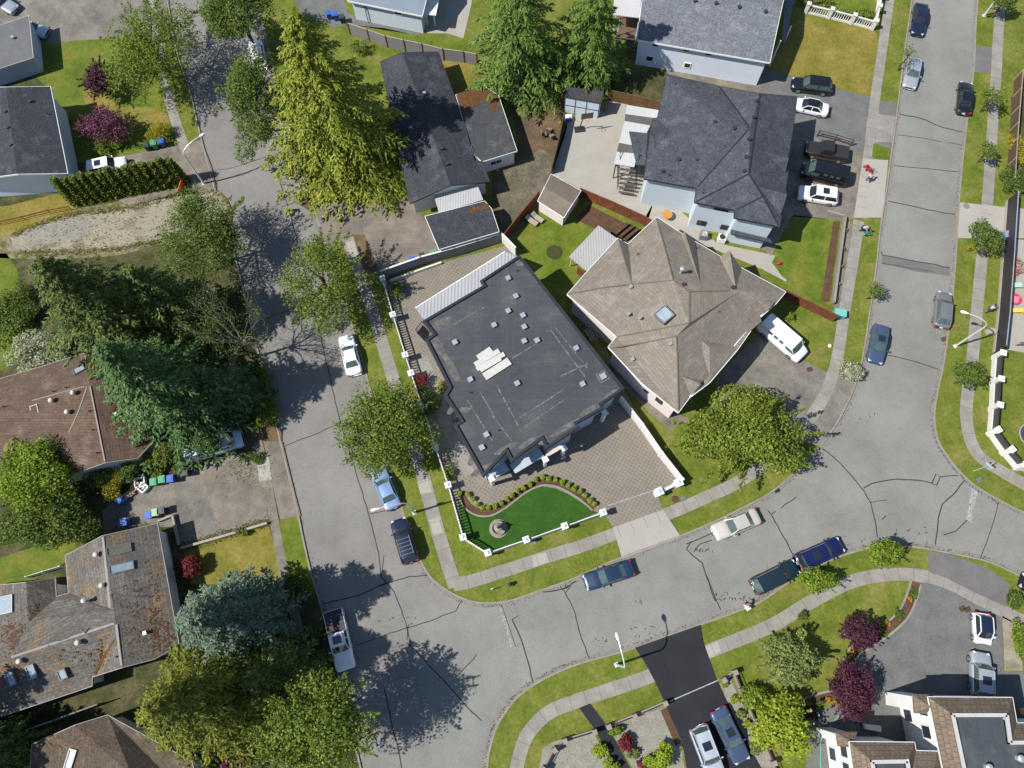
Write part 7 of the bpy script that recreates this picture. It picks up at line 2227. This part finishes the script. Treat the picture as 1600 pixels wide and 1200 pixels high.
for i, (x, y, c_) in enumerate(((1580, 408, (.5, .1, .1)), (1588, 414, (.42, .22, .2)), (1584, 428, (.55, .12, .12)), (1594, 424, (.4, .3, .26)))):
    b = P(x, y, LV(7))
    o = thing('flower_pot', ['uppermost pot of red flowers on the right hand patio', 'second pot of pinkish flowers on the right hand patio', 'lowest pot of red flowers near the round pool', 'pot of brownish flowers at the right edge near the round pool'][i], 'flower pot', b, 'flower pots on the patio')
    MB().lathe(b, [(.2, 0), (.3, .35), (.26, .36), (.1, .3)], 12).build('pot', TERRA, o)
    t = rng.normal(0, .22, (160, 3)) + np.array([b.x, b.y, b.z + .5])
    quadmesh('flowers', leaves(t, rng.normal(0, 1, t.shape), .14), leafmat('flower_%d' % i, c_, tuple(v * 1.2 for v in c_), (.3, .32, .16)), o)
b = P(1586, 448, LV(7))
o = thing('play_table', 'pale green play table above the round red pool', 'table', b)
GRN = paint('pale_green_plastic', (0.38, 0.52, 0.44), .5)
MB().box(b + Vector((0, 0, .45)), (1.1, .6, .08)).build('tabletop', GRN, o)
for sx in (-.45, .45):
    for sy in (-.22, .22):
        MB().box(b + Vector((sx, sy, .22)), (.06, .06, .44)).build('leg', GRN, o)
b = P(1608, 682, LV(4))
o = thing('trampoline', 'round dark trampoline with a pale rim at the right edge', 'trampoline', b)
MB().lathe(b, [(1.25, .5), (1.25, .52)], 32).build('jump_mat', paint('mat_dark', (0.03, 0.045, 0.06), .7), o)
mb = MB()
for k in range(32):
    a, c2 = 2 * math.pi * k / 32, 2 * math.pi * (k + 1) / 32
    mb.beam(b + Vector((math.cos(a) * 1.32, math.sin(a) * 1.32, .52)), b + Vector((math.cos(c2) * 1.32, math.sin(c2) * 1.32, .52)), .12, .06)
mb.build('frame_ring', CREAMW, o)
for k in range(4):
    a = math.pi / 4 + k * math.pi / 2
    MB().box(b + Vector((math.cos(a) * 1.3, math.sin(a) * 1.3, .25)), (.06, .06, .5)).build('leg', METALV, o)
b = P(1594, 540, LV(7))
o = thing('iron_gate', 'black iron framed stair hatch on the patio at the right edge', 'railing', b)
mb = MB()
for i in range(6):
    mb.box(b + Vector((-.5 + i * .25, 0, .5)), (.04, .04, 1.0))
mb.beam(b + Vector((-.6, 0, 1.0)), b + Vector((1.0, 0, 1.0)), .05, .05).beam(b + Vector((-.6, 0, .1)), b + Vector((1.0, 0, .1)), .05, .05)
mb.build('railing', BLK, o)
# street sign on the bend
b = P(1521, 736, GZ)
o = thing('street_sign', 'street name sign post with pale blades on the verge of the bend', 'sign', b)
MB().tube([b, b + Vector((0, 0, 3.0))], .035, 8).build('pole', LAMPM, o)
SGN = paint('sign_teal', (0.35, 0.55, 0.55), .5)
MB().box(b + Vector((0, 0, 2.95)), (.8, .03, .2), .7).build('sign_blade', SGN, o)
MB().box(b + Vector((0, 0, 2.72)), (.8, .03, .2), .7 + 1.57).build('sign_blade', SGN, o)
# round blue planter and hose by the mansard house
b = P(1269, 1117, LV(7))
o = thing('round_planter', 'round dark blue planter tub on the grey path by the mansard house', 'planter', b)
MB().lathe(b, [(.3, 0), (.42, .5), (.48, .7), (.42, .7), (.36, .5)], 18).build('tub', paint('glazed_blue', (0.02, 0.08, 0.14), .25), o, True)
MB().lathe(b, [(.38, .6), (.1, .64)], 14).build('soil_fill', MULCH, o)
o = strip('x', [(1311, 1118), (1296, 1136), (1284, 1150), (1282, 1180), (1283, 1210)], 0.06, paint('hose_green', (.12, .42, .28), .5), k=9, smooth=4, kind=None, h=.03)
o.name = 'garden_hose'
tag(o, 'pale green garden hose lying on the grey path by the mansard house', 'hose')
# orange planter box at the lower right edge
b = P(1596, 1110, LV(6))
o = thing('wood_box', 'orange wooden box beside the tile roof at the right edge', 'box', b)
MB().box(b + Vector((0, 0, .3)), (.9, .5, .6)).build('box_body', paint('orange_wood', (.45, .2, .05)), o)
MB().box(b + Vector((0, 0, .62)), (.96, .56, .05)).build('lid', paint('orange_wood_lid', (.5, .24, .07)), o)
b = P(518, 1006, LV(6)) if False else P(457, 1004, LV(6))
o = thing('utility_box', 'small pale green utility box on the shady verge left of the white pickup', 'utility box', b)
MB().box(b + Vector((0, 0, .3)), (.6, .7, .6), .15).build('cabinet', paint('utility_green', (.30, .38, .34)), o)
MB().box(b + Vector((0, 0, .63)), (.68, .78, .06), .15).build('lid', paint('utility_lid', (.40, .48, .44)), o)
# real estate / name sign on the lower verge and small white items
b = P(769, 922, GZ)
o = thing('hydrant', 'dark fire hydrant with outlet caps on the verge at the corner of the junction', 'hydrant', P(797, 913, GZ))
b = P(797, 913, GZ)
HYD = paint('hydrant_dark', (.03, .03, .035), .5)
MB().lathe(b, [(.2, 0), (.2, .08), (.14, .1), (.14, .6), (.18, .62), (.18, .7), (.1, .82), (.05, .88)], 14).build('hydrant_body', HYD, o, True)
MB().tube([b + Vector((-.3, 0, .5)), b + Vector((.3, 0, .5))], .08, 10).tube([b + Vector((0, 0, .5)), b + Vector((0, -.28, .5))], .1, 10).build('outlet', HYD, o)
b = P(769, 921, GZ)
o = thing('marker_post', 'thin white marker post beside the dark hydrant', 'post', b)
MB().tube([b, b + Vector((0, 0, 1.1))], .04, 8).build('post_shaft', FRAMEW, o)
MB().box(b + Vector((0, 0, 1.15)), (.3, .05, .2), .3).build('marker_plate', FRAMEW, o)

# ================================================================ PEOPLE
SKIN = mat('skin', (.34, .19, .12), (.30, .17, .11), famt=0)
def person(x, y, face, label, shirt, trousers, hair, bend=0.0, stride=0.25, armf=0.6):
    """standing or stooping figure: one skinned body, clothes and hair as children"""
    b = P(x, y, LV(7))
    root = thing('person', label, 'person', b, None)
    root.rotation_euler = (0, 0, face)                 # faces local +X
    cb, sb = math.cos(bend), math.sin(bend)
    hipz = .92 - .10 * bend
    def up(l, y_=0.0, f=0.0):                           # point along the bent spine
        return Vector((sb * l + cb * f, y_, hipz + cb * l - sb * f))
    pts = {'pel': Vector((0, 0, hipz)), 'wst': up(.18), 'chs': up(.42), 'nck': up(.56, 0, .02), 'hd0': up(.64, 0, .03), 'hd1': up(.76, 0, .05), 'hd2': up(.84, 0, .03)}
    rad_ = {'pel': .155, 'wst': .135, 'chs': .155, 'nck': .06, 'hd0': .075, 'hd1': .105, 'hd2': .06}
    edges = [('pel', 'wst'), ('wst', 'chs'), ('chs', 'nck'), ('nck', 'hd0'), ('hd0', 'hd1'), ('hd1', 'hd2')]
    for s, nm in ((1, 'l'), (-1, 'r')):
        f = stride * s
        pts['hip' + nm] = Vector((0, s * .10, hipz - .06)); rad_['hip' + nm] = .095
        pts['kne' + nm] = Vector((f * .6 + .06, s * .11, .49)); rad_['kne' + nm] = .062
        pts['ank' + nm] = Vector((f - .02, s * .11, .08)); rad_['ank' + nm] = .042
        pts['toe' + nm] = Vector((f + .17, s * .13, .04)); rad_['toe' + nm] = .038
        edges += [('pel', 'hip' + nm), ('hip' + nm, 'kne' + nm), ('kne' + nm, 'ank' + nm), ('ank' + nm, 'toe' + nm)]
        sh = up(.47, s * .19)
        pts['sho' + nm] = sh; rad_['sho' + nm] = .065
        el = sh + Vector((armf * .24, s * .05, -.22))
        pts['elb' + nm] = el; rad_['elb' + nm] = .046
        wr = el + Vector((.12 + armf * .16, -s * .02, -.13))
        pts['wri' + nm] = wr; rad_['wri' + nm] = .032
        edges += [('chs', 'sho' + nm), ('sho' + nm, 'elb' + nm), ('elb' + nm, 'wri' + nm)]
        pl = wr + Vector((.07, 0, -.03))
        pts['plm' + nm] = pl; rad_['plm' + nm] = .03
        edges.append(('wri' + nm, 'plm' + nm))
        for q in range(4):
            a = pl + Vector((.05, (q - 1.5) * .022, -.01)); c_ = a + Vector((.045 - .006 * abs(q - 1.4), (q - 1.5) * .004, -.03))
            pts['f%s%d' % (nm, q)] = a; pts['g%s%d' % (nm, q)] = c_
            rad_['f%s%d' % (nm, q)] = .0095; rad_['g%s%d' % (nm, q)] = .008
            edges += [('plm' + nm, 'f%s%d' % (nm, q)), ('f%s%d' % (nm, q), 'g%s%d' % (nm, q))]
        th = wr + Vector((.05, -s * .045, -.01))
        pts['t' + nm] = th; rad_['t' + nm] = .011
        edges.append(('wri' + nm, 't' + nm))
    keys = list(pts)
    def skinned(nm, ks, es, grow, m):
        me = bpy.data.meshes.new(nm)
        ix = {k: i for i, k in enumerate(ks)}
        me.from_pydata([tuple(pts[k]) for k in ks], [(ix[a], ix[b_]) for a, b_ in es], [])
        o = bpy.data.objects.new(nm, me)
        COL.objects.link(o)
        o.parent = root
        md = o.modifiers.new('skin', 'SKIN')
        if not me.skin_vertices:
            me.skin_vertices_layers = None
        for i, k in enumerate(ks):
            r0 = rad_[k] * grow
            me.skin_vertices[0].data[i].radius = (r0, r0)
        me.skin_vertices[0].data[0].use_root = True
        sd = o.modifiers.new('smooth', 'SUBSURF')
        sd.levels = sd.render_levels = 1
        me.materials.append(m)
        return o
    try:
        bpy.context.view_layer.update()
        def mk(nm, ks, es, grow, m):
            me = bpy.data.meshes.new(nm)
            ix = {k: i for i, k in enumerate(ks)}
            import bmesh as _b
            bm = _b.new()
            lay = bm.verts.layers.skin.verify()
            vs = []
            for i, k in enumerate(ks):
                v = bm.verts.new(pts[k])
                v[lay].radius = (rad_[k] * grow, rad_[k] * grow)
                v[lay].use_root = (i == 0)
                vs.append(v)
            for a, b_ in es:
                bm.edges.new((vs[ix[a]], vs[ix[b_]]))
            bm.to_mesh(me)
            bm.free()
            o = bpy.data.objects.new(nm, me)
            COL.objects.link(o)
            o.parent = root
            md = o.modifiers.new('skin', 'SKIN')
            sd = o.modifiers.new('smooth', 'SUBSURF')
            sd.levels = sd.render_levels = 1
            me.materials.append(m)
            return o
        mk('body', keys, edges, 1.0, SKIN)
        tk = ['chs', 'wst', 'pel', 'shol', 'shor', 'elbl', 'elbr']
        mk('shirt', tk, [('chs', 'wst'), ('wst', 'pel'), ('chs', 'shol'), ('chs', 'shor'), ('shol', 'elbl'), ('shor', 'elbr')], 1.13, shirt)
        lk_ = ['pel', 'hipl', 'hipr', 'knel', 'kner', 'ankl', 'ankr']
        mk('trousers', lk_, [('pel', 'hipl'), ('pel', 'hipr'), ('hipl', 'knel'), ('hipr', 'kner'), ('knel', 'ankl'), ('kner', 'ankr')], 1.17, trousers)
    except Exception as ex:
        print('person failed', ex)
    hp = up(.80, 0, .02)
    M = MB().lathe(hp, [(.112, -.08), (.125, 0), (.10, .07), (.03, .10)], 12)
    M.build('hair', hair, root, True, world=False)
    for s in (1, -1):
        MB().box(up(.74, s * .04, .15), (.02, .025, .015)).build('eye', FRAMED, root, world=False)
    return root
SHW, SHB, TRD, HRD = paint('shirt_pale', (.55, .56, .60), .8), paint('shirt_blue', (.30, .36, .60), .8), paint('trousers_dark', (.03, .035, .05), .8), paint('hair_dark', (.02, .017, .015), .7)
person(1355, 284, rad(110), 'person in a pale grey top pushing a red mower on the pale crossing', SHW, TRD, HRD, 0.25, 0.22, 0.8)
person(1344, 361, rad(-35), 'person in a pale blue top stooping over a green mower on the verge', SHB, TRD, HRD, 0.9, 0.12, 0.9)
person(1165, 951, rad(120), 'person in white kneeling down at the kerb beside the dark teal car', paint('shirt_white', (.72, .72, .72), .8), FRAMEW, HRD, 0.8, 0.15, 0.6)
person(1541, 487, rad(20), 'person in light blue and navy walking beside the pavement near the tall street lamp', paint('shirt_sky', (.38, .50, .66), .8), paint('trousers_navy', (.02, .03, .08), .8), HRD, 0.1, 0.3, 0.5)
def mower(x, y, rz, m, lb):
    b = P(x, y, LV(7))
    o = thing('lawn_mower', lb, 'mower', b)
    o.rotation_euler = (0, 0, rz)
    V = Vector
    MB().box(V((0, 0, .24)), (.62, .5, .14)).build('deck', m, o, world=False)
    MB().lathe(V((0, 0, .3)), [(.17, 0), (.17, .14), (.12, .2)], 12).build('engine', BLKP, o, world=False)
    for sx in (-.27, .27):
        for sy in (-.27, .27):
            MB().tube([V((sx, sy - .03, .12)), V((sx, sy + .03, .12))], .12, 10).build('wheel', TYRE, o, world=False)
    mb = MB()
    for sy in (-.2, .2):
        mb.beam(V((-.25, sy, .3)), V((-.95, sy, .98)), .035, .035)
    mb.beam(V((-.95, -.2, .98)), V((-.95, .2, .98)), .035, .035)
    mb.build('handle', BLKP, o, world=False)
    MB().box(V((-.5, 0, .36)), (.4, .4, .3), 0, 0, .3).build('grass_bag', m, o, world=False)
mower(1354, 263, rad(110), paint('mower_red', (.40, .02, .03), .4), 'red lawn mower on the pale crossing in front of the person in grey')
mower(1356, 366, rad(12), paint('mower_green', (.06, .30, .14), .4), 'green lawn mower on the verge in front of the stooping person')
# thin overhead pole near the blue house
b = P(576, 36, GZ)
o = thing('clothes_pole', 'thin dark pole with a cross bar on the grass by the blue grey house', 'pole', b)
MB().tube([b, b + Vector((0, 0, 2.6))], .05, 8).build('pole', FRAMED, o)
MB().beam(b + Vector((-.4, 0, 2.6)), b + Vector((.4, .1, 2.6)), .06, .06).build('cross_bar', FRAMED, o)
